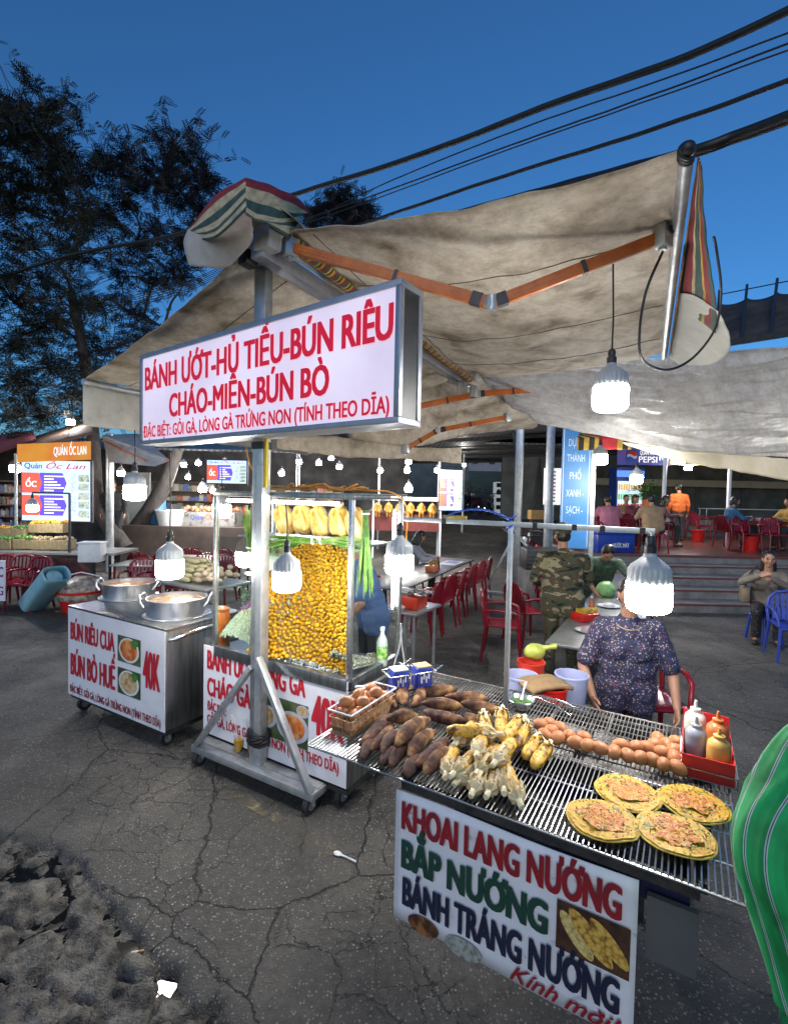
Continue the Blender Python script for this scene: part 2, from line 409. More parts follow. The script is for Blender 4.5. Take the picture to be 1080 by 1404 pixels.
me_.materials.append(mat('broken_concrete', (.010, .0095, .009), .45, 0, (.19, .178, .155), 10, 1.4, 110, detail=15, lo=.41, hi=.66))
g_ = bpy.data.objects.new('ground', me_); COL.objects.link(g_); tag(g_, kind='structure')
# water standing in the broken gutter
mb = MB()
WAT = mat('gutter_water', (.006, .007, .008), .03, 0, None, spec=.6)
def waterz(x, y): return -.038
mb.grid(lambda a, b: (-2.6+2.7*a, .75+2.4*b, -.054), 1, 1)
tag(mb.build('puddle_water', WAT), kind='structure')
# worn painted line
def line_mat():
    m = mat('worn_road_paint', (.23, .19, .11), .7, 0, (.13, .11, .07), 7, .4, 60)
    nt = m.node_tree; n = nt.nodes.new('ShaderNodeTexNoise'); n.inputs['Scale'].default_value = 9; n.inputs['Detail'].default_value = 8; n.inputs['Roughness'].default_value = .75
    tc = nt.nodes.new('ShaderNodeTexCoord'); nt.links.new(tc.outputs['Object'], n.inputs[0])
    r = nt.nodes.new('ShaderNodeValToRGB'); r.color_ramp.elements[0].position = .47; r.color_ramp.elements[1].position = .66
    nt.links.new(n.outputs[0], r.inputs[0]); nt.links.new(r.outputs[0], nt.nodes['Principled BSDF'].inputs['Alpha']); return m
mb = MB(); a, b = G(318, 1088, .006), G(458, 1168, .006); d = (b-a).normalized(); n = Vector((-d.y, d.x, 0))
mb.quad(a-n*.035, b-n*.03, b+n*.03, a+n*.045)
tag(mb.build('road_marking', line_mat()), kind='structure')
# litter
def spoon():
    r = empty('plastic_spoon', G(463, 1172, .004), R(-28), 'white disposable plastic spoon lying on the worn road line', 'spoon')
    mb = MB(); mb.ball((0, 0, .008), (.026, .017, .007), 12); mb.build('spoon_bowl', WHITEP, r, 40)
    mb = MB(); mb.tube([(.02, 0, .008), (.06, 0, .010), (.12, 0, .006)], [.006, .004, .0055], 6); mb.build('handle', WHITEP, r, 40)
spoon()
mb = MB(); mb.cyl((-.022, 0, .006), (.006, 0, .006), .005, n=8); mb.k = 1; mb.cyl((.006, 0, .006), (.03, 0, .006), .005, n=8)
tag(mb.build('cigarette_butt', [WHITEP, mat('filter_tan', (.45, .26, .10), .8, 0, (.38, .2, .08), 40)], None, 40, G(188, 1307, -.03), .2), 'cigarette butt with a tan filter lying at the edge of the puddle', 'cigarette butt')
# ================================================================ LAMPS
def bulb_mat(name, e, c=(1, .97, .92)): return mat(name, (.9, .9, .9), .4, emit=e, ecol=c)
BULB = bulb_mat('lit_diffuser', 95)
BULBW = bulb_mat('lit_diffuser_warm', 70, (1, .93, .76))
def make_lamp(d=.17):
    r = empty('led_lamp')
    mb = MB(); s = d/.17                                             # hangs below its origin (the cord end)
    prof = [(.022, -.075), (.026, -.09), (.045, -.105), (.070, -.125), (.081, -.143), (.083, -.185), (.082, -.196)]
    rings = []
    n = 60
    for q, z in prof:
        rings.append([mb.b.verts.new((math.cos(2*math.pi*i/n)*q*s*(1 if q < .05 or i % 3 else .955), math.sin(2*math.pi*i/n)*q*s*(1 if q < .05 or i % 3 else .955), z*s)) for i in range(n)])
    mb.skin(rings); mb.build('lamp_housing', LAMPGREY, r, 35)
    mb = MB(); mb.lathe([(.084*s, -.196*s), (.086*s, -.206*s), (.086*s, -.285*s), (.080*s, -.305*s), (.062*s, -.316*s), (.03*s, -.320*s)], n=24); mb.build('diffuser', BULB, r, 40)
    mb = MB(); mb.lathe([(.006*s, 0), (.014*s, -.008*s), (.019*s, -.02*s), (.017*s, -.04*s), (.024*s, -.048*s), (.023*s, -.076*s)], n=14); mb.build('socket', BLACK, r, 40)
    return r
LAMP0 = make_lamp()
LG = 'led bulbs hanging in the market'
def lamp(p_bulb, label, d=.17, cord_to=None, bulb=None, group=LG):
    """p_bulb: centre of the lit part"""
    s = d/.17; p = Vector(p_bulb)+Vector((0, 0, .27*s))
    o = dup(LAMP0, p, 0, label, group, scale=s); o['category'] = 'lamp'
    if cord_to is not None:
        mb = MB(); q = (Vector(cord_to)-p)/s
        mb.tube([(0, 0, 0), (q.x*.3+.004, q.y*.3, q.z*.35), q], .0045/s, 6)
        mb.build('cord', CORD, o, 60)
    if bulb:
        for c in o.children:
            if c.name.startswith('diffuser'): c.data = c.data.copy(); c.data.materials.clear(); c.data.materials.append(bulb)
    return o

# ================================================================ GRILL STALL
GF = Fr(G(422, 1020, .95), A31); GW, GD = 1.495, 1.06
t = empty('grill_table', GF(GW/2, GD/2, -.95), A31, 'long grill table with chrome wire racks over dark charcoal trays', 'grill')
GT = lambda u, v, z: Vector((u-GW/2, v-GD/2, z))               # table-local
WIRE = mat('rack_wire', (.60, .61, .62), .28, .95, (.38, .37, .36), 7)
mb = MB()
nr = 92
for i in range(nr+1):
    u = GW*i/nr; mb.tube([GT(u, 0, .95), GT(u, .50, .95)], .0026, 5)
for v in (0, .012): mb.tube([GT(0, v, .944-v*.6), GT(GW, v, .944-v*.6)], .0042, 6)
for v in (.15, .31, .49): mb.tube([GT(0, v, .9445), GT(GW, v, .9445)], .0034, 6)
for u in (0, GW): mb.tube([GT(u, 0, .945), GT(u, .5, .945)], .0042, 6)
for u in (.37, .75, 1.12): mb.tube([GT(u, 0, .940), GT(u, .5, .940)], .0034, 6)
mb.build('wire_rack', WIRE, t, 60)
WIRED = mat('sooty_rack_wire', (.07, .066, .062), .6, .5, (.26, .25, .24), 5)
mb = MB()
for i in range(nr+1):
    u = GW*i/nr; mb.tube([GT(u, .505, .947), GT(u, GD, .947)], .0026, 5)
for i in range(10): v = .505+(GD-.505)*i/9; mb.tube([GT(0, v, .943), GT(GW, v, .943)], .003, 5)
for v in (.505, GD): mb.tube([GT(0, v, .943), GT(GW, v, .943)], .005, 6)
for u in (.0, .30, .55, .80, 1.05, 1.28, GW): mb.tube([GT(u, .505, .940), GT(u, GD, .940)], .0045, 6)
mb.build('sooty_rack', WIRED, t, 60)
ASH = mat('grey_ash', (.06, .058, .055), .95, 0, (.38, .365, .35), 9, .8, 40, detail=9, lo=.36, hi=.60)
def trough(u0, u1, v0, v1, name):
    mb = MB(); z0, z1 = .80, .915
    for a, b in ((Vector((u0, v0)), Vector((u1, v0))), (Vector((u1, v0)), Vector((u1, v1))), (Vector((u1, v1)), Vector((u0, v1))), (Vector((u0, v1)), Vector((u0, v0)))):
        mb.bar(GT(*a, (z0+z1)/2), GT(*b, (z0+z1)/2), z1-z0, .006) if False else mb.box((GT(*a, 0)+GT(*b, 0))/2+Vector((0, 0, (z0+z1)/2)), (abs(b.x-a.x)+.006, abs(b.y-a.y)+.006, z1-z0))
    mb.box(GT((u0+u1)/2, (v0+v1)/2, z0), (u1-u0-.01, v1-v0-.01, .008)); o = mb.build(name, IRON, t, None)
    mb = MB(); mb.grid(lambda a, b: GT(u0+.005+(u1-u0-.01)*a, v0+.005+(v1-v0-.01)*b, .86+.02*noise.noise(Vector((a*14*(u1-u0), b*14, u0)))+.012*noise.noise(Vector((a*50*(u1-u0), b*40, u0)))), 44, 26)
    mb.build('ash', ASH, o, 60)
trough(.42, .95, .53, 1.03, 'charcoal_tray'); trough(.97, 1.44, .53, 1.03, 'charcoal_tray')
NAVY = mat('navy_tray_paint', (.012, .014, .05), .4, .2, (.02, .022, .07), 6)
mb = MB()
mb.box(GT(1.0, .27, .80), (.74, .36, .01)); mb.box(GT(1.0, .09, .84), (.74, .008, .09)); mb.box(GT(1.0, .45, .84), (.74, .008, .09)); mb.box(GT(.63, .27, .84), (.008, .352, .09)); mb.box(GT(1.37, .27, .84), (.008, .352, .09))
o = mb.build('drip_tray', NAVY, t)
mb = MB(); mb.grid(lambda a, b: GT(.64+.72*a, .095+.35*b, .812+.012*noise.noise(Vector((a*22, b*12, 3)))+.006*noise.noise(Vector((a*60, b*40, 3)))), 40, 20); mb.build('ash', mat('dark_embers', (.012, .012, .013), .95, 0, (.07, .068, .07), 12, .8, 60), o, 60)
mb = MB()
for v in (.03, 1.02): mb.box(GT(.92, v, .915), (.95, .03, .03))
for u in (.44, 1.40): mb.box(GT(u, .53, .915), (.03, .96, .03))
mb.build('table_frame', IRON, t)
for u in (.64, 1.2):
    for v in (.55, 1.02): mb = MB(); mb.box(GT(u, v, .45), (.032, .032, .90)); mb.build('leg', IRON, t)
mb = MB(); mb.box(GT(1.33, .06, .74), (.13, .02, .19)); mb.build('side_plate', mat('dusty_grey_sheet', (.12, .12, .125), .6, .3, (.10, .10, .105), 5), t)
# the sign on its front
SGX0, SGZ0 = .43, .408
sg = empty('menu_banner', GF(SGX0, .006, SGZ0-.95), A31, 'white banner reading KHOAI LANG NƯỚNG hung on the front of the grill table', 'sign')
mb = MB(); W_, H_ = .815, .49
mb.grid(lambda a, b: (W_*a, .006*math.sin(a*9)*b*(1-b)-.0, H_*b+.004*math.sin(a*7)), 24, 10)
p = mb.build('banner_sheet', ramp_mat('scuffed_vinyl', [(.30, (.34, .34, .36)), (.36, (.68, .68, .72)), (.7, (.75, .75, .79)), (1, (.68, .68, .73))], scale=11, rough=.45, detail=10), sg, 60); solid(p, .004)
tx = lambda *a, **k: text('lettering', *a, sg, **k)
tx('KHOAI LANG NƯỚNG', .03, .775, .360, .10, INKD, y=-.012, bold=.045)
tx('BẮP NƯỚNG', .032, .568, .215, .10, INKG, y=-.012, bold=.06)
tx('BÁNH TRÁNG NƯỚNG', .04, .778, .076, .10, INKN, y=-.012, bold=.045)
tx('Kính mời!', .45, .785, .012, .05, INKD, y=-.012, bold=.02, shear=.45)
CORNPIC = ramp_mat('printed_corn', [(.0, (.72, .50, .13)), (.5, (.62, .36, .06)), (.9, (.20, .09, .02))], 'voronoi', 75, .5)
CORNPIC2 = ramp_mat('printed_pale_corn', [(.0, (.75, .62, .30)), (.6, (.60, .44, .14)), (1, (.28, .16, .05))], 'voronoi', 80, .5)
mb = MB(); mb.quad((.592, -.011, .19), (.80, -.011, .19), (.80, -.011, .345), (.592, -.011, .345))
pc = mb.build('corn_picture', mat('printed_dark', (.025, .012, .008), .5, 0, (.10, .04, .02), 18), sg)
for k, (x0, z0, x1, z1, w, mm) in enumerate(((.605, .315, .70, .20, .026, CORNPIC2), (.63, .335, .755, .205, .027, CORNPIC), (.69, .332, .797, .222, .024, CORNPIC))):
    mb = MB(); d = Vector((x1-x0, 0, z1-z0)); L = d.length; d.normalize(); q = Vector((-d.z, 0, d.x)); pts = []
    for i in range(28):
        a = 2*math.pi*i/28; pts.append(Vector(((x0+x1)/2, -.0125-.0008*k, (z0+z1)/2))+d*(math.cos(a)*L/2)+q*(math.sin(a)*w*(1 if abs(math.cos(a)) < .8 else .9)))
    pts = [Vector((min(max(p.x, .594), .799), p.y, min(max(p.z, .192), .344))) for p in pts]
    mb.prism(pts, (0, .0004, 0)); mb.build('printed_cob', mm, pc)
def oval(par, c, rx, rz, m, name, y=-.0115, n=32, tilt=0):
    mb = MB(); mb.prism([(c[0]+rx*math.cos(2*math.pi*i/n), y, c[1]+rz*math.sin(2*math.pi*i/n)+tilt*rx*math.cos(2*math.pi*i/n)) for i in range(n)], (0, .0008, 0)); return mb.build(name, m, par)
oval(sg, (.128, .030), .062, .033, ramp_mat('printed_potatoes', [(.0, (.015, .008, .005)), (.45, (.07, .025, .012)), (.62, (.32, .13, .04)), (.8, (.10, .03, .02))], scale=26, rough=.5), 'potato_picture')
oval(sg, (.285, .025), .068, .035, ramp_mat('printed_rice_paper', [(.3, (.10, .12, .10)), (.5, (.30, .31, .27)), (.7, (.42, .42, .38))], scale=60, rough=.5), 'rice_paper_picture')

# lamp post standing on the grill with the cross rail
pb = GF(.584, .809, 0)
t = empty('lamp_rail', (pb.x, pb.y, .95), A31, 'galvanised rail and upright standing on the grill with a lamp at its end', 'lamp post')
zr = at(692, 722, pb.y).z-.95
mb = MB(); mb.box((0, 0, zr/2), (.022, .022, zr), None, .002); mb.build('post', GALV, t, 30)
mb = MB(); mb.box((.01, 0, zr+.012), (1.235, .022, .024), None, .002); mb.build('rail', GALV, t, 30)
for x in (.12, .30, .42, .58, -.36): mb = MB(); mb.box((x, 0, zr+.012), (.022, .026, .028)); mb.build('tape_wrap', BLACK, t)
mb = MB(); pts = [(-.36+.36*i/10, -.005, zr+.03+.05*math.sin(math.pi*i/10)**.8) for i in range(11)]; mb.tube(pts, .006, 6); mb.tube([(.02*math.cos(a*.9), .02*math.sin(a*.9), zr-.03+.006*a) for a in range(16)], .005, 6)
mb.build('blue_cord', mat('blue_cord', (.02, .07, .36), .5, 0, (.03, .1, .45), 20), t, 60)
mb = MB(); mb.box((-.30, 0, zr+.032), (.13, .02, .022), None, .004); mb.build('tube_holder', mat('yellow_tape', (.45, .33, .06), .5, 0, (.35, .25, .05), 20), t, 30)
e = Vector((pb.x, pb.y, 0))+GF.u*.60
mb = MB(); mb.tube([(.60, 0, zr+.012), (.612, 0, zr+.0), (.612, 0, zr-.05)], .012, 8); mb.build('lamp_hook', CHROME, t, 60)
lamp((e.x+.01, e.y-.005, at(885, 823, e.y).z), 'large lit bulb at the end of the grill rail, hiding the seller\'s face', .18, None, bulb_mat('lit_diffuser_front', 62))
# ================================================================ FOOD ON THE GRILL
ZG = .9535
POT = ramp_mat('roast_potato_skin', [(.32, (.012, .005, .003)), (.44, (.072, .027, .014)), (.53, (.15, .066, .026)), (.68, (.34, .19, .075))], scale=22, rough=.9, detail=12, bump=.35)
POT2 = ramp_mat('roast_potato_purple', [(.32, (.008, .003, .003)), (.44, (.046, .014, .012)), (.54, (.10, .036, .021)), (.70, (.26, .13, .055))], scale=24, rough=.85, detail=12, bump=.35)
Z6 = lambda x, y: (420+x/3, 840+y/3)
def potato(e0, e1, r, lift, label, m, bend=.12):
    p0 = G(*Z6(*e0), ZG+lift); p1 = G(*Z6(*e1), ZG+lift); c = (p0+p1)/2; d = p1-p0; L = min(d.length*1.06, .30)*.5; r *= 1.2
    ang = math.atan2(d.y, d.x); sd = random.random()*50; mb = MB(); rings = []; nn = 18
    for i in range(nn+1):
        q = -1+2*i/nn; prof = max(.10, (1-abs(q)**2.3))**.62*(1+.12*q); zc = 0
        x = q*L; y = bend*L*(1-q*q)*random.choice((1,)); rr = r*prof
        ring = []
        for k in range(14):
            a = 2*math.pi*k/14; n_ = 1+.16*noise.noise(Vector((q*1.6+sd, math.cos(a)*.8, math.sin(a)*.8)))+.11*noise.noise(Vector((q*6+sd, math.cos(a)*2, math.sin(a)*2)))
            ring.append(mb.b.verts.new((x, y+math.cos(a)*rr*n_, zc+math.sin(a)*rr*n_*.92)))
        rings.append(ring)
    mb.skin(rings); o = mb.build('sweet_potato', m, None, 180, c, ang)
    tag(o, label, 'sweet potato', 'grilled sweet potatoes'); return o
PL = [
 ((195, 570), (365, 402), .030, .030, 'long brown sweet potato at the left edge of the front pile'),
 ((333, 438), (455, 425), .027, .072, 'mottled sweet potato lying across the top of the front pile'),
 ((372, 545), (500, 440), .029, .066, 'pale brown sweet potato on top of the front pile beside the corn'),
 ((268, 560), (352, 468), .025, .034, 'dark sweet potato tucked between the long left one and the pile top'),
 ((318, 575), (385, 490), .025, .040, 'purple sweet potato under the pale one in the front pile'),
 ((232, 600), (290, 520), .022, .022, 'small charred sweet potato under the long left one'),
 ((312, 622), (352, 545), .024, .022, 'short dark purple sweet potato low at the front of the pile'),
 ((350, 632), (408, 545), .024, .022, 'blackened sweet potato at the middle of the front pile bottom'),
 ((425, 592), (525, 490), .027, .040, 'rough sweet potato right of the pale topmost one'),
 ((448, 628), (575, 522), .027, .030, 'reddish sweet potato with a wrinkled skin near the corn husks'),
 ((490, 660), (592, 566), .027, .026, 'light brown sweet potato touching the corn pile'),
 ((418, 672), (462, 590), .023, .020, 'stubby dark sweet potato at the very front of the pile'),
 ((402, 262), (408, 402), .026, .048, 'slim sweet potato pointing to the back, nearest the egg basket'),
 ((470, 272), (428, 412), .025, .034, 'slanted sweet potato beside the slim upright one'),
 ((366, 392), (388, 312), .023, .024, 'small round sweet potato by the blue basket'),
 ((425, 318), (470, 258), .020, .030, 'orange peeled sweet potato piece at the back of the rack'),
 ((462, 332), (612, 318), .026, .030, 'plump sweet potato at the rear left of the back row'),
 ((478, 372), (636, 388), .026, .055, 'smooth sweet potato lying in the middle of the back row'),
 ((486, 408), (650, 446), .026, .030, 'reddish sweet potato at the front of the back row'),
 ((575, 346), (745, 358), .025, .034, 'long sweet potato at the rear right of the back row'),
 ((640, 372), (790, 408), .027, .040, 'wide brown sweet potato at the right end of the back row'),
 ((645, 422), (716, 452), .025, .024, 'half hidden charred sweet potato just behind the corn'),
]
for i, (a, b, r, l, s) in enumerate(PL): potato(a, b, r, l, s, POT2 if i in (0, 4, 5, 6, 7, 9, 11, 14, 18) else POT, .14 if i % 3 else -.1)
# ---- corn
def kern_mat():
    m = mat('grilled_kernels', (.66, .36, .03), .5, 0, (.76, .50, .10), 20, detail=4)
    nt = m.node_tree; b = nt.nodes['Principled BSDF']; N = nt.nodes.new
    base = b.inputs['Base Color'].links[0].from_socket
    tc = N('ShaderNodeTexCoord'); n = N('ShaderNodeTexNoise'); n.inputs['Scale'].default_value = 30; n.inputs['Detail'].default_value = 7; nt.links.new(tc.outputs['Object'], n.inputs[0])
    r = N('ShaderNodeValToRGB'); r.color_ramp.elements[0].position = .50; r.color_ramp.elements[1].position = .66; nt.links.new(n.outputs[0], r.inputs[0])
    x = N('ShaderNodeMix'); x.data_type = 'RGBA'; nt.links.new(r.outputs[0], x.inputs[0]); nt.links.new(base, x.inputs[6]); x.inputs[7].default_value = (.13, .045, .012, 1)
    v = N('ShaderNodeTexVoronoi'); v.inputs['Scale'].default_value = 120; nt.links.new(tc.outputs['Object'], v.inputs[0]); sp = N('ShaderNodeSeparateColor'); nt.links.new(v.outputs['Color'], sp.inputs[0])
    r2 = N('ShaderNodeValToRGB'); r2.color_ramp.elements[0].position = .0; r2.color_ramp.elements[0].color = (.34, .20, .08, 1); r2.color_ramp.elements[1].position = .36; nt.links.new(sp.outputs[0], r2.inputs[0])
    y = N('ShaderNodeMix'); y.data_type = 'RGBA'; y.blend_type = 'MULTIPLY'; y.inputs[0].default_value = .85; nt.links.new(x.outputs[2], y.inputs[6]); nt.links.new(r2.outputs[0], y.inputs[7])
    nt.links.new(y.outputs[2], b.inputs['Base Color']); return m
KERN = kern_mat()
HUSK = ramp_mat('scorched_husk', [(.3, (.16, .09, .035)), (.44, (.52, .39, .19)), (.7, (.74, .64, .42))], scale=22, rough=.7, stretch=(.25, 1, 1), detail=6, bump=.4)
STALK = mat('corn_stalk', (.76, .68, .46), .6, 0, (.60, .50, .28), 30)
def make_corn():
    r = empty('corn_cob')                                            # along +x: stalk end at 0, tip at .2
    mb = MB(); rings = []; nl, na = 34, 24
    for i in range(nl+1):
        q = i/nl; x = .034+.170*q; prof = (1-max(0, (q-.70)/.30)**2.4*.55)*(.88+.12*min(1, q*6)); ring = []
        for k in range(na):
            bmp = 1+.10*(1 if k % 2 else -1)*(.15 if i % 2 else 1)-(.05 if i % 2 else 0); a = 2*math.pi*k/na+.05*q
            ring.append(mb.b.verts.new((x, math.cos(a)*.0255*prof*bmp, math.sin(a)*.0255*prof*bmp)))
        rings.append(ring)
    mb.skin(rings); mb.build('kernels', KERN, r, 180)
    mb = MB(); rnd = random.Random(3)
    rings = []
    for i in range(9):
        q = i/8; x = .006+.030*q; rr = .012+.016*min(1, q*1.4); rings.append([mb.b.verts.new((x+.010*math.sin(k*1.3)*q, math.cos(2*math.pi*k/40)*rr*(1+.09*(k % 2)+.05*math.sin(k*1.1)), math.sin(2*math.pi*k/40)*rr*(1+.09*(k % 2)+.05*math.sin(k*1.1)))) for k in range(40)])
    mb.skin(rings, True, True, False)
    for k in range(9):
        a = 2*math.pi*k/9+rnd.random()*.5; c_, s_ = math.cos(a), math.sin(a); l = .018+rnd.random()*.055*(k % 3 == 0)+.012*rnd.random()
        pts = [(.038, .030), (.038+l*.5, .034), (.038+l, .030+rnd.random()*.012)]
        w = .008
        for (x0, r0), (x1, r1) in zip(pts, pts[1:]):
            mb.quad((x0, c_*r0-s_*w, s_*r0+c_*w), (x1, c_*r1-s_*w*.7, s_*r1+c_*w*.7), (x1, c_*r1+s_*w*.7, s_*r1-c_*w*.7), (x0, c_*r0+s_*w, s_*r0-c_*w))
    mb.build('husk', HUSK, r, 50)
    mb = MB(); mb.tube([(-.026, .001, 0), (-.024, 0, 0), (0, 0, 0), (.02, 0, 0)], [.0085, .0105, .0115, .014], 10); mb.build('stalk', STALK, r, 50)
    return r
CORN0 = make_corn(); cn = 0
def corn(stub, tip, z0, z1, label, roll):
    global cn
    a = G(*Z6(*stub), ZG+z0); b = G(*Z6(*tip), ZG+z1); d = (b-a); d.z = min(.1, max(-.1, d.z)); d.normalize(); x, y = frame_to(d)
    Mr = Matrix((d, x, y)).transposed() @ Matrix.Rotation(roll, 3, 'X')
    o = CORN0 if cn == 0 else dup(CORN0)
    cn += 1
    o.location = a+d*.01; o.rotation_euler = Mr.to_euler(); tag(o, label, 'corn cob', 'grilled corn cobs')
CL = [
 ((1000, 535), (918, 655), .030, .027, 'yellow corn cob at the right end of the pile, tip to the front'),
 ((958, 500), (878, 628), .034, .030, 'golden corn cob second from the right end of the pile'),
 ((905, 450), (848, 580), .050, .046, 'charred golden corn cob with its stalk raised at the back of the pile'),
 ((893, 430), (790, 535), .080, .060, 'grilled corn cob lying highest at the back right of the pile'),
 ((728, 408), (742, 520), .075, .050, 'corn cob pointing straight back with a pale stalk near the lamp upright'),
 ((806, 392), (792, 520), .070, .040, 'corn cob directly in front of the galvanised lamp upright'),
 ((795, 500), (670, 490), .085, .085, 'corn cob lying crosswise on top of the pile'),
 ((612, 540), (690, 462), .052, .050, 'corn cob at the upper left of the pile, stalk towards the potatoes'),
 ((700, 585), (728, 500), .080, .060, 'corn cob seen end on at the middle of the pile'),
 ((770, 622), (845, 535), .075, .070, 'corn cob with a thick white stalk jutting from the middle of the pile'),
 ((598, 668), (690, 590), .048, .050, 'corn cob with a long white stalk at the left front of the pile'),
 ((698, 662), (770, 575), .048, .050, 'scorched corn cob between the two long white stalks in front'),
 ((572, 672), (610, 560), .024, .026, 'corn cob lowest at the left side of the pile'),
 ((616, 700), (700, 625), .022, .026, 'corn cob half buried at the front left of the pile'),
 ((680, 745), (728, 640), .024, .030, 'corn cob with a cut stalk at the front of the pile'),
 ((742, 750), (790, 640), .024, .030, 'dark husked corn cob at the front centre of the pile'),
 ((812, 735), (812, 620), .034, .040, 'corn cob with an upright white stalk beside the lowest long cob'),
 ((880, 788), (815, 630), .028, .045, 'long husked corn cob stretching furthest to the front of the pile'),
 ((640, 520), (760, 560), .030, .030, 'corn cob under the crosswise one, mostly hidden'),
]
for i, c in enumerate(CL): corn(*c, i*1.3)
# ---- eggs
EGG = mat('brown_eggshell', (.37, .135, .045), .5, 0, (.45, .19, .075), 9, .05, 200, sss=.1)
def make_egg():
    mb = MB(); n = 18; pr_ = []
    for i in range(n+1):
        a = math.pi*i/n; pr_.append((max(.0004, .0225*math.sin(a)*(1+.10*math.cos(a))), -.029*math.cos(a)))
    pr_ = pr_[1:-1]
    mb.lathe(pr_, n=20); me = mb.mesh('egg', EGG, 180)
    o = bpy.data.objects.new('egg', me); COL.objects.link(o); return o
EGG0 = make_egg(); en = 0
def egg(p, label, group, sc=1.22):
    global en
    o = EGG0 if en == 0 else dup(EGG0)
    en += 1; o.location = p; o.scale = (sc,)*3; o.rotation_euler = (R(random.uniform(60, 110)), 0, random.uniform(0, 6.28)); tag(o, label, 'egg', group)
Z7 = lambda x, y: (660+x/2.571, 700+y/2.571)
EL = [(207, 755), (237, 750), (278, 768), (245, 777), (222, 792), (267, 802), (308, 795), (358, 800), (328, 817), (373, 828), (418, 838), (487, 828), (467, 850), (513, 862), (543, 835), (557, 872), (583, 838), (607, 826), (632, 852), (600, 878), (653, 826), (620, 803), (683, 815), (683, 845), (678, 870), (640, 895), (692, 908)]
for i, p in enumerate(EL):
    egg(G(*Z7(*p), ZG+.027), 'brown egg in the row lying along the middle of the grill rack', 'eggs on the rack')
# wire basket of eggs
q0, q1, q2 = [GF.inv(G(*p, .955)) for p in ((448, 1006), (472, 1012), (527, 968))]
BU0, BU1, BV0, BV1 = q0.x, q1.x, (q0.y+q1.y)/2, q2.y
BU1 = max(BU1, BU0+.125)
print('BASK', BU0, BU1, BV0, BV1)
bc = GF((BU0+BU1)/2, (BV0+BV1)/2, .006); bw, bl = BU1-BU0, BV1-BV0
t = empty('wire_basket', bc, A31, 'small wire basket full of brown eggs at the corner of the grill', 'basket')
mb = MB(); hz = .105
def loopz(z, w, l): return [Vector((-w/2, -l/2, z)), Vector((w/2, -l/2, z)), Vector((w/2, l/2, z)), Vector((-w/2, l/2, z))]
for z, w, l, r in ((.003, bw-.02, bl-.02, .002), (.04, bw-.012, bl-.012, .0014), (.075, bw-.005, bl-.005, .0014)):
    P = loopz(z, w, l); [mb.bar(P[i], P[(i+1) % 4], r*2, r*2) for i in range(4)]
for i in range(13):
    y = -1+2*i/12
    for s in (-1, 1): mb.tube([(s*(bw/2-.01), y*(bl/2-.01), 0), (s*bw/2, y*bl/2, hz)], .0012, 5)
    mb.tube([(-(bw/2-.01), y*(bl/2-.01), .003), (bw/2-.01, y*(bl/2-.01), .003)], .0012, 5)
for i in range(6):
    x = -1+2*i/5
    for s in (-1, 1): mb.tube([(x*(bw/2-.01), s*(bl/2-.01), 0), (x*bw/2, s*bl/2, hz)], .0012, 5)
mb.build('wires', mat('tan_coated_wire', (.50, .36, .20), .5, .2, (.38, .26, .14), 30), t, 60)
mb = MB(); P = loopz(hz, bw, bl); [mb.bar(P[i], P[(i+1) % 4], .007, .007, .002) for i in range(4)]; mb.build('rim', WHITEP, t, 40)
mb = MB(); mb.box((0, 0, .009), (bw-.03, bl-.03, .004))
for s in (-1, 1): mb.box((s*(bw/2-.011), 0, .035), (.003, bl-.03, .056))
mb.build('paper_liner', mat('tan_card', (.42, .27, .14), .8, 0, (.36, .22, .11), 20), t)
rnd = random.Random(5)
for lay, z in ((0, .036), (1, .078), (2, .115)):
    nx, ny = 2, 7-lay
    for i in range(nx):
        for j in range(ny):
            if lay == 2 and (i+j) % 2: continue
            egg(GF((BU0+BU1)/2, (BV0+BV1)/2, .006)+GF.u*((i-.5)*(bw-.065))+GF.v*((j-(ny-1)/2)*(bl-.06)/6.2+rnd.uniform(-.004, .004))+Vector((0, 0, z+rnd.uniform(-.004, .008))), 'brown egg heaped in the small wire basket', 'eggs in the wire basket', 1.12)
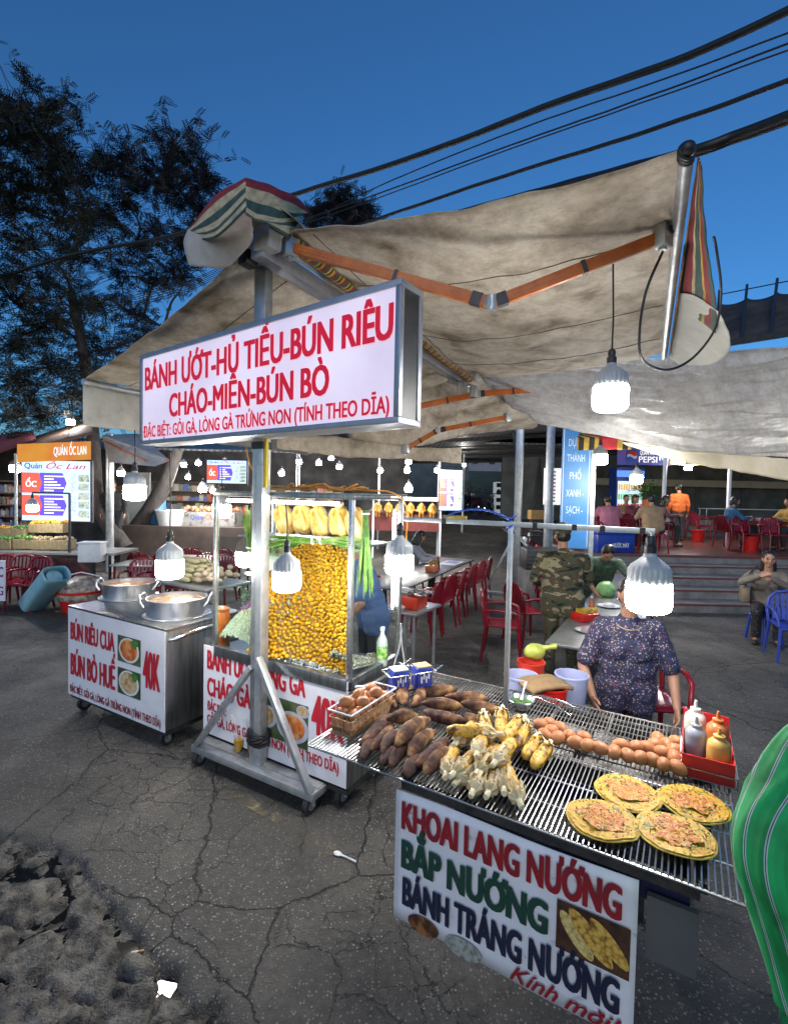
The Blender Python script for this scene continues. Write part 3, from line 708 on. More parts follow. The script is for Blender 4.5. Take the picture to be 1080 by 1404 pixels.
# ---- grilled rice papers
TOP = ramp_mat('egg_topping', [(.34, (.05, .09, .008)), (.41, (.40, .25, .012)), (.5, (.62, .36, .014)), (.61, (.58, .27, .012)), (.69, (.42, .06, .01)), (.9, (.60, .33, .04))], scale=42, rough=.55, detail=7, bump=.7, dist=.6)
TOPR = ramp_mat('red_topping', [(.25, (.58, .32, .015)), (.46, (.58, .26, .015)), (.53, (.42, .035, .008)), (.62, (.55, .26, .03)), (.8, (.56, .22, .07))], scale=60, rough=.5, detail=7, bump=.8, dist=.8)
RIM = ramp_mat('rice_paper_rim', [(.3, (.42, .25, .02)), (.5, (.62, .41, .05)), (.7, (.66, .50, .13))], scale=40, rough=.6, detail=6, bump=.4)
for i, (px, py, s) in enumerate(((825, 1125, 'grilled rice paper pizza at the left front of the four'), (860, 1088, 'rice paper pizza at the back left, nearest the corn and eggs'), (925, 1145, 'rice paper pizza with most green onion, nearest the front edge of the rack'), (950, 1103, 'rice paper pizza nearest the red sauce tray'))):
    c = G(px, py, ZG+.004); t = empty('rice_paper_pizza', c, i*1.1, s, 'rice paper pizza', 'grilled rice paper pizzas'); rr = .112; sd = i*7.
    def disc(r, z, nz_, amp, seed, nr=14, na=40, wav=.004, irr=.03):
        mb = MB(); rings = []
        for k in range(nr+1):
            q = k/nr
            rings.append([mb.b.verts.new((math.cos(a)*r*q*(1+irr*noise.noise(Vector((math.cos(a)*2, math.sin(a)*2, seed)))), math.sin(a)*r*q*(1+irr*noise.noise(Vector((math.cos(a)*2, math.sin(a)*2, seed)))), z+wav*q*q*math.sin(3*a+seed)+amp*noise.noise(Vector((math.cos(a)*q*nz_, math.sin(a)*q*nz_, seed))))) for a in [2*math.pi*j/na for j in range(na)]])
        return mb.skin(rings, True, False, False)
    o = disc(rr, .004, 6, .001, sd).build('rice_paper', RIM, t, 180); solid(o, .002)
    o = disc(rr*.93, .0085, 22, .004, sd, 20, 56, .004, .06).build('egg_layer', TOP, t, 180)
    o = disc(rr*.58, .0125, 26, .006, sd+3, 16, 44, .002, .35).build('red_filling', TOPR, t, 180)
    mb = MB(); rnd = random.Random(i)
    for k in range(90):
        a = rnd.uniform(0, 6.28); q = rr*rnd.uniform(.30, .92); mb.box((math.cos(a)*q, math.sin(a)*q, .0135), (rnd.uniform(.002, .006), .003, .002), rnd.uniform(0, 3))
    mb.build('green_onion', mat('green_onion', (.03, .10, .012), .5, 0, (.08, .18, .03), 60), t)['kind'] = 'stuff'
# ---- chilli bowl with a spoon
c = G(714, 972, .953); t = empty('chilli_bowl', c, 0, 'glass bowl of green onion oil with a white spoon behind the corn', 'bowl')
mb = MB(); mb.lathe([(.028, 0), (.045, .012), (.062, .045), (.066, .05), (.064, .052), (.058, .045), (.042, .016), (.002, .008)], n=28); mb.build('bowl', mat('steel_bowl', (.45, .47, .47), .25, .8, (.55, .57, .57), 10), t, 60)
mb = MB(); mb.lathe([(.056, .036), (.03, .042), (.001, .044)], n=24, caps=False); mb.build('green_sauce', ramp_mat('chopped_green', [(.3, (.01, .03, .005)), (.5, (.04, .12, .015)), (.7, (.12, .24, .05))], scale=90, rough=.35, bump=.8, detail=6), t, 60)
mb = MB(); mb.tube([(.0, 0, .045), (.012, .014, .08), (.03, .035, .125)], [.009, .004, .007], 8); mb.build('spoon', WHITEP, t, 60)
# ---- tongs
c = G(752, 968, .953); t = tag(empty('grill_tongs', c, R(-40)), 'wire tongs lying open on the sooty rack beside the green sauce bowl', 'tongs')
for s, zz in ((1, .012), (-1, .012)):
    mb = MB(); mb.tube([(-.12, s*.004, .012), (-.05, s*.016, .035), (.04, s*.035, .03), (.11, s*.05, .012)], .0035, 6); mb.tube([(.11, s*.05, .012), (.13, s*.044, .010), (.13, s*.06, .010), (.11, s*.05, .012)], .003, 6); mb.build('arm', CHROME, t, 60)
# ---- red tray with sauces
a0, a1 = GF.inv(G(938, 1060, .955)), GF.inv(G(1000, 1066, .955))
TU0, TU1, TV0, TV1 = a0.x-.01, a0.x+.155, .60, .93
print('TRAY', TU0, TU1)
tc_ = GF((TU0+TU1)/2, (TV0+TV1)/2, .004); w, l = TU1-TU0, TV1-TV0
t = empty('sauce_tray', tc_, A31, 'red drinks carton in a wire holder at the end of the grill, holding sauce bottles', 'tray')
CART = ramp_mat('red_carton', [(.3, (.50, .012, .015)), (.6, (.60, .02, .02)), (.9, (.42, .008, .012))], scale=7, rough=.45)
mb = MB(); h = .085
mb.box((0, -l/2, h/2), (w, .004, h)); mb.box((0, l/2, h*.8), (w, .004, h*1.6)); mb.box((-w/2, 0, h/2), (.004, l-.005, h)); mb.box((w/2, 0, h/2), (.004, l-.005, h)); mb.box((0, 0, .004), (w-.006, l-.006, .004))
mb.build('carton', CART, t)
mb = MB()
for z in (-.0, .035):
    P = loopz(z+.004, w+.02, l+.02); [mb.bar(P[i], P[(i+1) % 4], .005, .005) for i in range(4)]
for p in loopz(.004, w+.02, l+.02): mb.bar(p, p+Vector((0, 0, .035)), .005, .005)
mb.build('wire_holder', CHROME, t, 60)
mb = MB(); mb.tube([(-w/2-.004, -.02+.05*math.cos(a), .045+.022*math.sin(a)) for a in [i*.45 for i in range(-3, 9)]], .004, 6); mb.tube([(-w/2-.004, -.12+.03*i, .03+.012*math.sin(i*2.)) for i in range(8)], .003, 5); mb.build('printed_script', WHITEP, t, 60)
def bottle(u, v, r, h, m, label, cap=None, z=.012, name='sauce_bottle', nozzle=True):
    t = empty(name, GF(u, v, z), 0, label, 'bottle'); mb = MB()
    mb.lathe([(r*.96, 0), (r, .006), (r, h*.62), (r*.93, h*.70), (r*.6, h*.78), (r*.42, h*.80)], n=22); mb.build('body', m, t, 50)
    mb = MB()
    mb.lathe([(r*.50, h*.785), (r*.50, h*.87), (r*.2, h*.89)]+([(r*.12, h*1.05)] if nozzle else []), n=16); mb.build('cap', cap or m, t, 50)
ORS = mat('orange_sauce_plastic', (.55, .16, .04), .35, 0, (.46, .12, .03), 12); YLS = mat('mustard_sauce_plastic', (.58, .33, .08), .35, 0, (.5, .28, .07), 12)
GRS = mat('smoky_plastic', (.27, .28, .33), .3, 0, (.22, .23, .27), 10); PALE = mat('pale_sauce_plastic', (.62, .62, .56), .4, 0, (.55, .55, .48), 10)
um = (TU0+TU1)/2
bottle(um-.04, TV0+.27, .040, .185, PALE, 'pale mayonnaise bottle at the back of the red tray', name='sauce_bottle')
bottle(um+.037, TV0+.21, .040, .18, ORS, 'orange chilli sauce bottle in the red tray')
bottle(um-.038, TV0+.13, .038, .17, GRS, 'smoky grey bottle in the red tray')
bottle(um+.036, TV0+.08, .040, .165, YLS, 'mustard yellow sauce bottle at the front of the red tray')
# ---- behind the grill: low table with buckets
bt = at(748, 940, 3.05); TZ = .64
t = empty('bucket_table', (bt.x, bt.y, 0), R(-20), 'low grey side table behind the grill holding buckets', 'table')
mb = MB(); mb.box((0, 0, TZ-.015), (.62, .5, .03), None, .004); mb.build('table_top', IRON, t)
for x in (-.27, .27):
    for y in (-.21, .21): mb = MB(); mb.cyl((x, y, 0), (x, y, TZ-.03), .014); mb.build('leg', IRON, t)
def bucket(px, py, Y, r, h, m, label, rim=None, fill=None, name='bucket'):
    p = at(px, py, Y); t = empty(name, (p.x, p.y, TZ), 0, label, 'bucket'); mb = MB()
    mb.lathe([(r*.78, 0), (r*.80, .004), (r, h-.01), (r*1.06, h-.01), (r*1.06, h), (r*.97, h), (r*.76, .02), (.001, .012)], n=28); mb.build('tub', m, t, 50)
    if fill: mb = MB(); mb.lathe([(r*.9, h*.9), (.001, h*.93)], n=20, caps=False); mb.build('contents', fill, t, 60)
    return p
RED = mat('bright_red_plastic', (.62, .018, .012), .35, 0, (.54, .012, .010), 6); LAV = mat('lavender_plastic', (.42, .45, .66), .4, 0, (.36, .39, .6), 6)
bucket(755, 940, 2.86, .092, .25, RED, 'bright red bucket with a cloth draped over its top')
bucket(714, 930, 2.98, .10, .27, LAV, 'lavender plastic bucket left of the red one')
bucket(783, 935, 3.06, .10, .25, LAV, 'lavender plastic bucket half hidden behind the red one')
bucket(728, 905, 3.14, .085, .30, mat('red_lid_plastic', (.58, .04, .02), .4, 0, (.5, .03, .02), 6), 'small red tub showing behind the lavender bucket')
p = at(746, 917, 2.87); mb = MB()
mb.grid(lambda a, b: ((a-.5)*.27, (b-.5)*.19, .012*noise.noise(Vector((a*3, b*3, 1)))-.02*(abs(a-.5)*2)**3), 14, 10)
o = mb.build('folded_cloth', mat('brown_cloth', (.30, .19, .09), .9, 0, (.22, .14, .065), 12, .4, 120), None, 60, (p.x, p.y, TZ+.268), .3); solid(o, .022); tag(o, 'folded brown cloth covering the bright red bucket', 'cloth')
p = at(733, 893, 3.2); mb = MB(); mb.ball((0, 0, .06), (.10, .07, .075), 16); mb.tube([(.06, 0, .09), (.13, .0, .105), (.19, 0, .115)], [.03, .02, .028], 10)
for v in mb.b.verts: v.co += v.co.normalized()*.012*noise.noise(v.co*18)
for v in mb.b.verts: v.co *= .72
tag(mb.build('plastic_bag', mat('yellow_green_bag', (.32, .36, .04), .35, 0, (.44, .48, .10), 14, .4, 40), None, 60, (p.x, p.y, TZ+.30)), 'knotted yellow green plastic bag on top of the tubs', 'bag')
# hanging blue wire basket by the cart
p = G(560, 948, .98); t = empty('hanging_basket', (p.x, p.y, .98), R(25), 'white rimmed wire basket with blue cartons hooked to the side of the glass cart', 'basket')
mb = MB(); w, l = .26, .12
P = loopz(.11, w, l); [mb.bar(P[i], P[(i+1) % 4], .006, .006, .002) for i in range(4)]; P = loopz(0, w*.85, l*.85); [mb.bar(P[i], P[(i+1) % 4], .004, .004) for i in range(4)]
for i in range(9):
    x = -1+2*i/8
    for s in (-1, 1): mb.tube([(x*w*.425, s*l*.425, 0), (x*w/2, s*l/2, .11)], .0015, 5)
    mb.tube([(x*w*.425, -l*.425, 0), (x*w*.425, l*.425, 0)], .0015, 5)
mb.build('wires', CHROME, t, 60)
mb = MB(); pts = [(-.10, 0, .11), (-.055, 0, .25), (-.05, .005, .36)]; mb.tube(pts, .003, 6); mb.tube([(-.02, 0, .11), (-.045, 0, .25), (-.05, .005, .36)], .003, 6); mb.build('hook', WHITEP, t, 60)
for x, s, m in ((-.06, 'blue carton with white print in the hanging basket', 1), (.075, 'tan topped blue carton in the hanging basket', 0)):
    q = Vector((p.x, p.y, .985))+Matrix.Rotation(R(25), 3, 'Z') @ Vector((x, 0, 0))
    b = empty('drink_carton', q, R(25), s, 'carton'); mb = MB(); mb.box((0, 0, .06), (.085, .075, .12), None, .004); mb.build('carton_body', mat('blue_carton', (.015, .04, .30), .4, 0, (.02, .055, .38), 12), b, 30)
    mb = MB(); mb.box((0, 0, .124), (.08, .07, .006)); mb.build('lid', WHITEP if m else mat('tan_card', (.42, .27, .14)), b)
    mb = MB(); [mb.box((-.02+.014*k, -.0385, .06+.02*(k % 2)), (.008, .001, .035)) for k in range(4)]; mb.build('print', WHITEP, b)
# ================================================================ WHEELED AWNING STAND
def wheel(par, p, r=.05, name='castor', a=0):
    mb = MB(); mb.cyl((-.018, 0, 0), (.018, 0, 0), r, n=20)
    mb.b.transform if 0 else None
    o = mb.build(name, mat('black_rubber', (.012, .012, .012), .7, 0, (.03, .03, .03), 20, .2), par, 40, p)
    mb = MB(); mb.cyl((-.021, 0, 0), (.021, 0, 0), r*.55, n=16); mb.build('hub', mat('wheel_hub', (.30, .30, .30), .5, .3, (.2, .2, .2), 20), o, 40)
    mb = MB()
    for s in (-1, 1): mb.bar((s*.026, 0, 0), (s*.026, .02, r+.035), .004, .03)
    mb.box((0, .02, r+.035), (.06, .06, .006)); mb.build('fork', GALV, o)
    return o
s0, s1 = G(280, 1045), G(430, 1110)
SF = Fr((s0+s1)/2-Vector((.5, .866, 0))*.06, R(-30)); SL = (s1-s0).length+.10
t = empty('awning_stand', SF(0, 0, 0), R(-30), 'wheeled galvanised stand with a tall post and two slanted braces, carrying the awning', 'stand')
mb = MB(); mb.box((0, .02, .125), (SL, .07, .05), None, .003); mb.box((0, .13, .1235), (SL, .05, .047), None, .003)
for x in (-SL/2+.03, SL/2-.03): mb.box((x, .38, .1245), (.06, .66, .049), None, .003)
mb.build('base_frame', GALV, t, 30)
mb = MB(); mb.box((0, .24, .153), (SL-.02, .38, .006)); mb.build('base_plate', mat('dirty_zinc_sheet', (.22, .22, .215), .55, .5, (.42, .43, .43), 7, .1, 30), t)
PX = .02; PT = at(371, 320, 3.2).z+.05
mb = MB(); mb.box((PX, .07, .15+(PT-.15)/2), (.098, .07, PT-.15), None, .004); mb.build('post', GALV, t, 30)
mb = MB(); mb.box((PX+.022, .0335, 1.2), (.05, .006, 1.95)); mb.build('post_channel', mat('galvanised_pale', (.50, .52, .53), .38, .7, (.62, .64, .65), 12), t)
mb = MB(); mb.bar((-SL/2+.04, .0, .15), (PX-.03, .03, .82), .05, .035, .003); mb.build('brace', GALV, t, 30)
mb = MB(); mb.bar((SL/2-.02, -.01, .15), (PX+.04, .02, .90), .05, .035, .003); mb.build('brace', GALV, t, 30)
for x in (-SL/2+.05, SL/2-.05):
    for y in (.02, .66): wheel(t, (x, y, .055), .055)
mb = MB(); rnd = random.Random(2)
for k in range(7): mb.tube([(PX+(.07+.01*rnd.random())*math.cos(a), .07+(.06+.01*rnd.random())*math.sin(a), .30+.012*k+.01*math.sin(a*2+k)) for a in [i*.5 for i in range(13)]], .010, 6, True)
mb.build('cable_coil', CORD, t, 60)
mb = MB(); mb.box((PX, .07, 2.31-.0), (.11, .085, .05), None, .004); mb.build('strap', BLACK, t)
mb = MB(); mb.box((PX+.062, .05, 2.20), (.02, .02, .34)); mb.build('yellow_level', mat('yellow_paint', (.60, .45, .03), .45, 0, (.5, .38, .03), 12), t)
# drinks left on the stand
def drink(p, m, label, lid=True):
    t = empty('drink_cup', p, 0, label, 'cup'); mb = MB(); mb.lathe([(.026, 0), (.036, .11)], n=20); mb.build('cup', glass_mat('thin_plastic', (.86, .88, .9)), t, 40)
    mb = MB(); mb.lathe([(.024, .003), (.033, .085)], n=20); mb.build('liquid', m, t, 40)
    mb = MB(); mb.tube([(0, 0, .02), (-.02, 0, .17), (-.05, .0, .26)], .0035, 6); mb.build('straw', WHITEP, t, 40)
drink(G(327, 1030, .157), mat('passion_fruit_drink', (.62, .33, .015), .2, 0, (.55, .27, .01), 20), 'plastic cup of yellow drink with a straw on the stand base')
drink(G(345, 1035, .157), mat('tea_drink', (.28, .12, .03), .2, 0, (.22, .09, .02), 20), 'plastic cup of brown tea beside the yellow drink on the stand base')
p = SF(.37, .13, .157); t = empty('drink_can', p, .3, 'blue can standing at the foot of the right brace', 'can'); mb = MB(); mb.lathe([(.026, 0), (.031, .008), (.031, .10), (.025, .112)], n=20); mb.build('can_body', mat('blue_can', (.02, .06, .42), .3, .5, (.05, .12, .6), 9), t, 40); mb = MB(); mb.lathe([(.025, .112), (.023, .110), (.001, .1105)], n=16, caps=False); mb.build('can_top', CHROME, t, 40)

# ================================================================ LIGHT BOX SIGN
BA = R(-36); BF = Fr((-.85, 3.02, 0), BA); BX0, BX1, BZ0, BZ1 = -1.44, 1.065, 2.352, 3.05
t = empty('lightbox_sign', BF(BX0, 0, BZ0), BA, 'big backlit sign BÁNH ƯỚT-HỦ TIẾU-BÚN RIÊU fixed across the tall post', 'sign')
W_, H_, D_ = BX1-BX0, BZ1-BZ0, .20
ALU = mat('aluminium_frame', (.30, .32, .37), .4, .7, (.38, .40, .45), 9)
mb = MB(); b_ = .032
mb.box((W_/2, D_/2, b_/2), (W_, D_, b_), None, .003); mb.box((W_/2, D_/2, H_-b_/2), (W_, D_, b_), None, .003)
for x in (b_/2, W_-b_/2):
    for y in (b_/2, D_-b_/2): mb.box((x, y, H_/2), (b_, b_, H_-2*b_-.002), None, .002)
mb.build('frame', ALU, t, 30)
LIT = ramp_mat('backlit_white', [(.3, (.64, .55, .70)), (.7, (.82, .74, .88))], scale=1.6, rough=.5, emit=.42)
mb = MB(); mb.box((W_/2, .014, H_/2), (W_-2*b_, .006, H_-2*b_)); mb.build('face_panel', LIT, t)
mb = MB(); mb.box((W_/2, D_-.012, H_/2), (W_-2*b_, .006, H_-2*b_)); mb.build('rear_panel', SIGNW, t)
for x in (W_-.010, .010): mb = MB(); mb.box((x, D_/2, H_/2), (.006, D_-2*b_-.002, H_-2*b_)); mb.build('end_panel', BLACK, t)
for x in (.55, 1.05, 1.5): mb = MB(); mb.box((x, D_*.5, H_+.018), (.06, .05, .036), None, .004); mb.build('mounting_clip', BLACK, t)
INKL = mat('backlit_red', (.62, .008, .035), .5, 0, (.55, .006, .03), 5, emit=.35)
tx = lambda *a, **k: text('lettering', *a, t, y=.006, thick=0, **k)
tx('BÁNH ƯỚT-HỦ TIẾU-BÚN RIÊU', .07, W_-.045, .42, .168, INKL, bold=.045)
tx('CHÁO-MIẾN-BÚN BÒ', .42, W_-.47, .19, .16, INKL, bold=.045)
tx('ĐẶC BIỆT: GỎI GÀ, LÒNG GÀ TRỨNG NON (TÍNH THEO DĨA)', .05, W_-.06, .055, .082, INKL, bold=.035)

# ================================================================ SOUP CART (two pots)
LF = Fr(G(95, 830, .95), R(-30)); LW, LD = 1.375, .72
lc = LF(LW/2, LD/2, -.95)
t = empty('soup_cart', lc, R(-30), 'steel cart with a BÚN RIÊU CUA banner, carrying two big soup pots', 'cart')
Q = lambda u, v, z: Vector((u-LW/2, v-LD/2, z))
mb = MB(); mb.box(Q(LW/2, LD/2, .545), (LW, LD, .77), None, .006); mb.build('cart_body', STEEL, t, 30)
mb = MB(); mb.box(Q(LW/2, LD/2, .942), (LW+.02, LD+.02, .018), None, .003); mb.build('cart_top', STEEL, t, 30)
mb = MB(); mb.box(Q(LW/2, LD/2, .138), (LW-.02, LD-.02, .035)); mb.build('base_frame', IRON, t)
for u in (.1, LW-.1):
    for v in (.08, LD-.08): wheel(t, Q(u, v, .06), .06)
mb = MB(); mb.tube([Q(LW, .03, .86), Q(LW+.05, .05, .87), Q(LW+.07, .12, .895), Q(LW+.07, LD-.2, .91), Q(LW+.06, LD-.1, .905), Q(LW, LD-.06, .89)], .017, 10); mb.build('push_handle', CHROME, t, 60)
sp = empty('x'); bpy.data.objects.remove(sp)
mb = MB(); mb.box((LW/2, 0, .55), (LW-.004, .006, .79)); bn = mb.build('banner', SIGNW, t, None, Q(0, -.006, 0))
tx = lambda *a, **k: text('lettering', *a, bn, y=-.0055, **k)
tx('BÚN RIÊU CUA', .045, .725, .660, .15, INKR, bold=.045)
tx('BÚN BÒ HUẾ', .045, .735, .345, .185, INKR, bold=.045)
tx('40K', 1.10, 1.325, .46, .28, INKR, bold=.045)
tx('ĐẶC BIỆT: GỎI GÀ, LÒNG GÀ TRỨNG NON (TÍNH THEO DĨA)', .035, 1.33, .185, .06, INKD, bold=.035)
SOUPP = ramp_mat('printed_crab_soup', [(.25, (.30, .03, .01)), (.45, (.55, .12, .02)), (.6, (.65, .30, .10)), (.8, (.70, .55, .35))], scale=16, rough=.5, detail=7)
SOUPP2 = ramp_mat('printed_beef_soup', [(.25, (.18, .07, .02)), (.45, (.45, .28, .12)), (.6, (.62, .48, .30)), (.8, (.20, .30, .05))], scale=22, rough=.5, detail=7)
for z0, z1, m in ((.60, .815, SOUPP), (.335, .55, SOUPP2)):
    mb = MB(); mb.quad((.765, -.0045, z0), (1.075, -.0045, z0), (1.075, -.0045, z1), (.765, -.0045, z1)); pc = mb.build('dish_picture', ramp_mat('printed_table', [(.3, (.02, .03, .015)), (.55, (.06, .10, .03)), (.75, (.15, .13, .09))], scale=9, rough=.5), bn)
    oval(pc, (.92, (z0+z1)/2), .135, .10, WHITEP, 'printed_bowl', -.0065); oval(pc, (.92, (z0+z1)/2+.004), .115, .085, m, 'printed_soup', -.0078)
    mb = MB(); mb.prism([(1.0+.045*math.cos(a)*(1+.3*math.sin(3*a)), -.0092, z1-.045+.035*math.sin(a)) for a in [i*.4 for i in range(16)]], (0, .0008, 0)); mb.build('printed_herb', mat('printed_green', (.03, .14, .02), .5, 0, (.09, .25, .04), 40), pc)
tx2 = 0
ALUP = mat('aluminium_pot', (.46, .47, .48), .33, .9, (.56, .57, .58), 16, .05, 40, stretch=(1, 1, .15))
def pot(px, py, r, h, broth, label):
    c = G(px, py, .951); t = empty('soup_pot', c, 0, label, 'pot'); mb = MB()
    mb.lathe([(r*1.12, 0), (r*1.14, .008), (r*1.10, .014), (r*.96, .016), (r*.98, .03), (r, h-.012), (r*1.035, h-.004), (r*1.03, h), (r*.965, h-.004), (r*.95, .03), (.001, .026)], n=44); mb.build('pot_body', ALUP, t, 50)
    mb = MB(); mb.lathe([(r*.962, h*.80), (r*.5, h*.805), (.001, h*.806)], n=36, caps=False); mb.build('broth', broth, t, 60)
    for s in (-1, 1):
        a = R(10); d = Vector((math.cos(a)*s, math.sin(a)*s, 0)); n = Vector((-d.y, d.x, 0)); mb = MB()
        mb.tube([d*r+n*-.09+Vector((0, 0, h*.55)), d*(r+.03)+n*-.085+Vector((0, 0, h*.8)), d*(r+.045)+n*-.06+Vector((0, 0, h*1.15)), d*(r+.045)+n*.06+Vector((0, 0, h*1.15)), d*(r+.03)+n*.085+Vector((0, 0, h*.8)), d*r+n*.09+Vector((0, 0, h*.55))], .012, 8); mb.build('handle', ALUP, t, 60)
BR1 = ramp_mat('red_crab_broth', [(.3, (.42, .10, .02)), (.5, (.62, .26, .08)), (.75, (.68, .42, .22))], scale=14, rough=.25, detail=8, bump=.4)
BR2 = ramp_mat('brown_broth', [(.3, (.26, .13, .05)), (.5, (.42, .26, .13)), (.75, (.52, .40, .26))], scale=14, rough=.2, detail=8, bump=.4)
pot(178, 818, .235, .15, BR1, 'wide aluminium pot of reddish soup at the back of the soup cart')
pot(243, 842, .235, .15, BR2, 'wide aluminium pot of brown soup at the front of the soup cart')

# ================================================================ GLASS CASE CART
FC = Fr(G(281, 882, .85), A31); FW_, FD = 1.345, .62
t = empty('glass_case_cart', FC(FW_/2, FD/2, -.85), A31, 'steel cart with a lit glass case above its CHÁO GÀ banner', 'cart')
Q = lambda u, v, z: Vector((u-FW_/2, v-FD/2, z))
mb = MB(); mb.box(Q(FW_/2, FD/2, .475), (FW_, FD, .61), None, .005); mb.build('cart_body', STEEL, t, 30)
mb = MB(); mb.box(Q(FW_/2, FD/2, .145), (FW_, FD, .03)); mb.build('base_frame', IRON, t)
for u in (.1, FW_-.1):
    for v in (.08, FD-.08): wheel(t, Q(u, v, .06), .06)
mb = MB(); mb.box(Q(FW_/2+.06, .0, .825), (FW_-.14, .05, .075), None, .006); mb.box(Q(FW_-.01, FD/2, .8245), (.05, FD-.05, .074), None, .006); mb.box(Q(FW_/2, FD/2, .80), (FW_-.06, FD-.06, .02)); mb.build('tray_rim', STEEL, t, 30)
mb = MB(); mb.box((FW_/2, 0, .512), (FW_-.006, .006, .665)); bn = mb.build('banner', SIGNW, t, None, Q(0, -.008, 0))
tx = lambda *a, **k: text('lettering', *a, bn, y=-.0055, **k)
tx('BÁNH ƯỚT LÒNG GÀ', .045, 1.01, .676, .135, INKR, bold=.045)
tx('CHÁO GÀ', .047, .512, .475, .13, INKR, bold=.045)
tx('40K', 1.06, 1.325, .46, .245, INKR, bold=.045)
tx('ĐẶC BIỆT:', .05, .26, .362, .065, INKR, bold=.04)
tx('GỎI GÀ, LÒNG GÀ TRỨNG NON (TÍNH THEO DĨA)', .05, 1.288, .262, .065, INKR, bold=.04)
mb = MB(); mb.quad((.56, -.0045, .33), (1.035, -.0045, .33), (1.035, -.0045, .62), (.56, -.0045, .62)); pc = mb.build('dish_picture', MATS['printed_table'], bn)
for c, rx, rz, m in (((.90, .45), .14, .105, SOUPP), ((.99, .575), .055, .04, SOUPP2), ((.66, .47), .10, .08, SOUPP2)):
    oval(pc, c, rx, rz, mat('printed_plate', (.40, .42, .52), .5, 0, (.5, .5, .6), 5), 'printed_bowl', -.0065); oval(pc, (c[0], c[1]+.004), rx*.78, rz*.78, m, 'printed_food', -.0078)
U0_, U1_, CT = .10, FW_-.012, 1.965                                  # the case stands from U0_ to U1_
ANG = mat('punched_steel_angle', (.42, .43, .44), .32, .9, (.56, .57, .58), 20)
for u, v in ((U0_, .015), (U1_, .015), (U1_, FD-.015), (U0_, FD-.015)):
    mb = MB(); mb.box(Q(u, v, (.84+CT)/2), (.030, .030, CT-.84), None, .002)
    o = mb.build('case_post', ANG, t, 30)
    mb = MB()
    for k in range(26): mb.cyl(Q(u, v-.0153, .90+k*.04), Q(u, v-.0147, .90+k*.04), .004, n=8)
    mb.build('punched_holes', BLACK, o)
mb = MB()
for v in (.015, FD-.015): mb.box(Q((U0_+U1_)/2, v, CT+.016), (U1_-U0_+.03, .030, .032), None, .002)
for u in (U0_, U1_): mb.box(Q(u, FD/2, CT+.0155), (.030, FD-.062, .031), None, .002)
mb.box(Q((U0_+U1_)/2, FD/2, CT+.036), (U1_-U0_+.06, FD+.05, .008)); mb.build('case_roof', STEEL, t, 30)
for (a, b) in (((U0_+.02, .018), (U1_-.02, .018)), ((U1_-.004, .035), (U1_-.004, FD-.035))):
    mb = MB(); p0, p1 = Q(*a, .87), Q(*b, .87); d = p1-p0; hgt = .80 if a[0] < .5 else .50
    mb.box((p0+p1)/2+Vector((0, 0, hgt/2)), (max(.004, abs(d.x)), max(.004, abs(d.y)), hgt)); mb.build('glass_pane', GLASS, t)
mb = MB(); mb.box(Q((U0_+U1_)/2, FD*.62, 1.66), (U1_-U0_-.04, FD*.6, .012)); 
mb.build('upper_shelf', STEEL, t)
TUBE = mat('lit_tube', (.9, .9, .9), .4, emit=24, ecol=(1, .98, .93)); TUBEW = mat('lit_tube_warm', (.9, .85, .7), .4, emit=14, ecol=(1, .80, .38))
def tube(a, b, m, par=t, r=.011):
    mb = MB(); mb.cyl(a, b, r, n=12); o = mb.build('light_tube', m, par, 40); mb = MB(); A_, B_ = Vector(a), Vector(b); d = (B_-A_).normalized(); mb.cyl(A_-d*.02, A_, r*1.15, n=12); mb.cyl(B_, B_+d*.02, r*1.15, n=12); mb.build('tube_end', WHITEP, o, 40)
tube(Q(.50, .06, 1.22), Q(.50, .06, 1.90), TUBEW); tube(Q(U1_-.035, .055, 1.35), Q(U1_-.035, .055, 1.88), TUBE); tube(Q(U1_-.03, FD-.05, 1.2), Q(U1_-.03, FD-.05, 1.88), TUBE)
tube(Q(.16, .07, CT-.03), Q(.50, .07, CT-.03), TUBE); tube(Q(.62, .07, CT-.03), Q(1.2, .07, CT-.03), TUBE); tube(Q(.14, FD*.45, 1.36), Q(.46, FD*.45, 1.36), TUBE)
mb = MB(); mb.tube([Q(FW_, .05, .80), Q(FW_+.05, .07, .80), Q(FW_+.075, .14, .80), Q(FW_+.075, FD-.14, .80), Q(FW_+.05, FD-.07, .80), Q(FW_, FD-.05, .80)], .017, 10); mb.build('push_handle', CHROME, t, 60)
mb = MB()
for z in (.72, .77, .82): mb.bar(Q(.0, -.002, z), Q(.10, -.002, z), .008, .012); mb.bar(Q(.0, -.002, z), Q(.0, .35, z), .008, .012)
mb.build('side_rack', STEEL, t)
# side shelf on the right, wire
mb = MB()
for k in range(9): mb.tube([Q(FW_+.09, .30+.04*k, .83), Q(FW_+.33, .30+.04*k, .83)], .004, 5)
for u in (.09, .33): mb.tube([Q(FW_+u, .28, .83), Q(FW_+u, .64, .83)], .006, 6)
mb.tube([Q(FW_+.33, .46, .83), Q(FW_+.02, .46, .62)], .006, 6); mb.build('wire_shelf', CHROME, t, 60)
CF = lambda u, v, z: FC(u, v, z-.85)
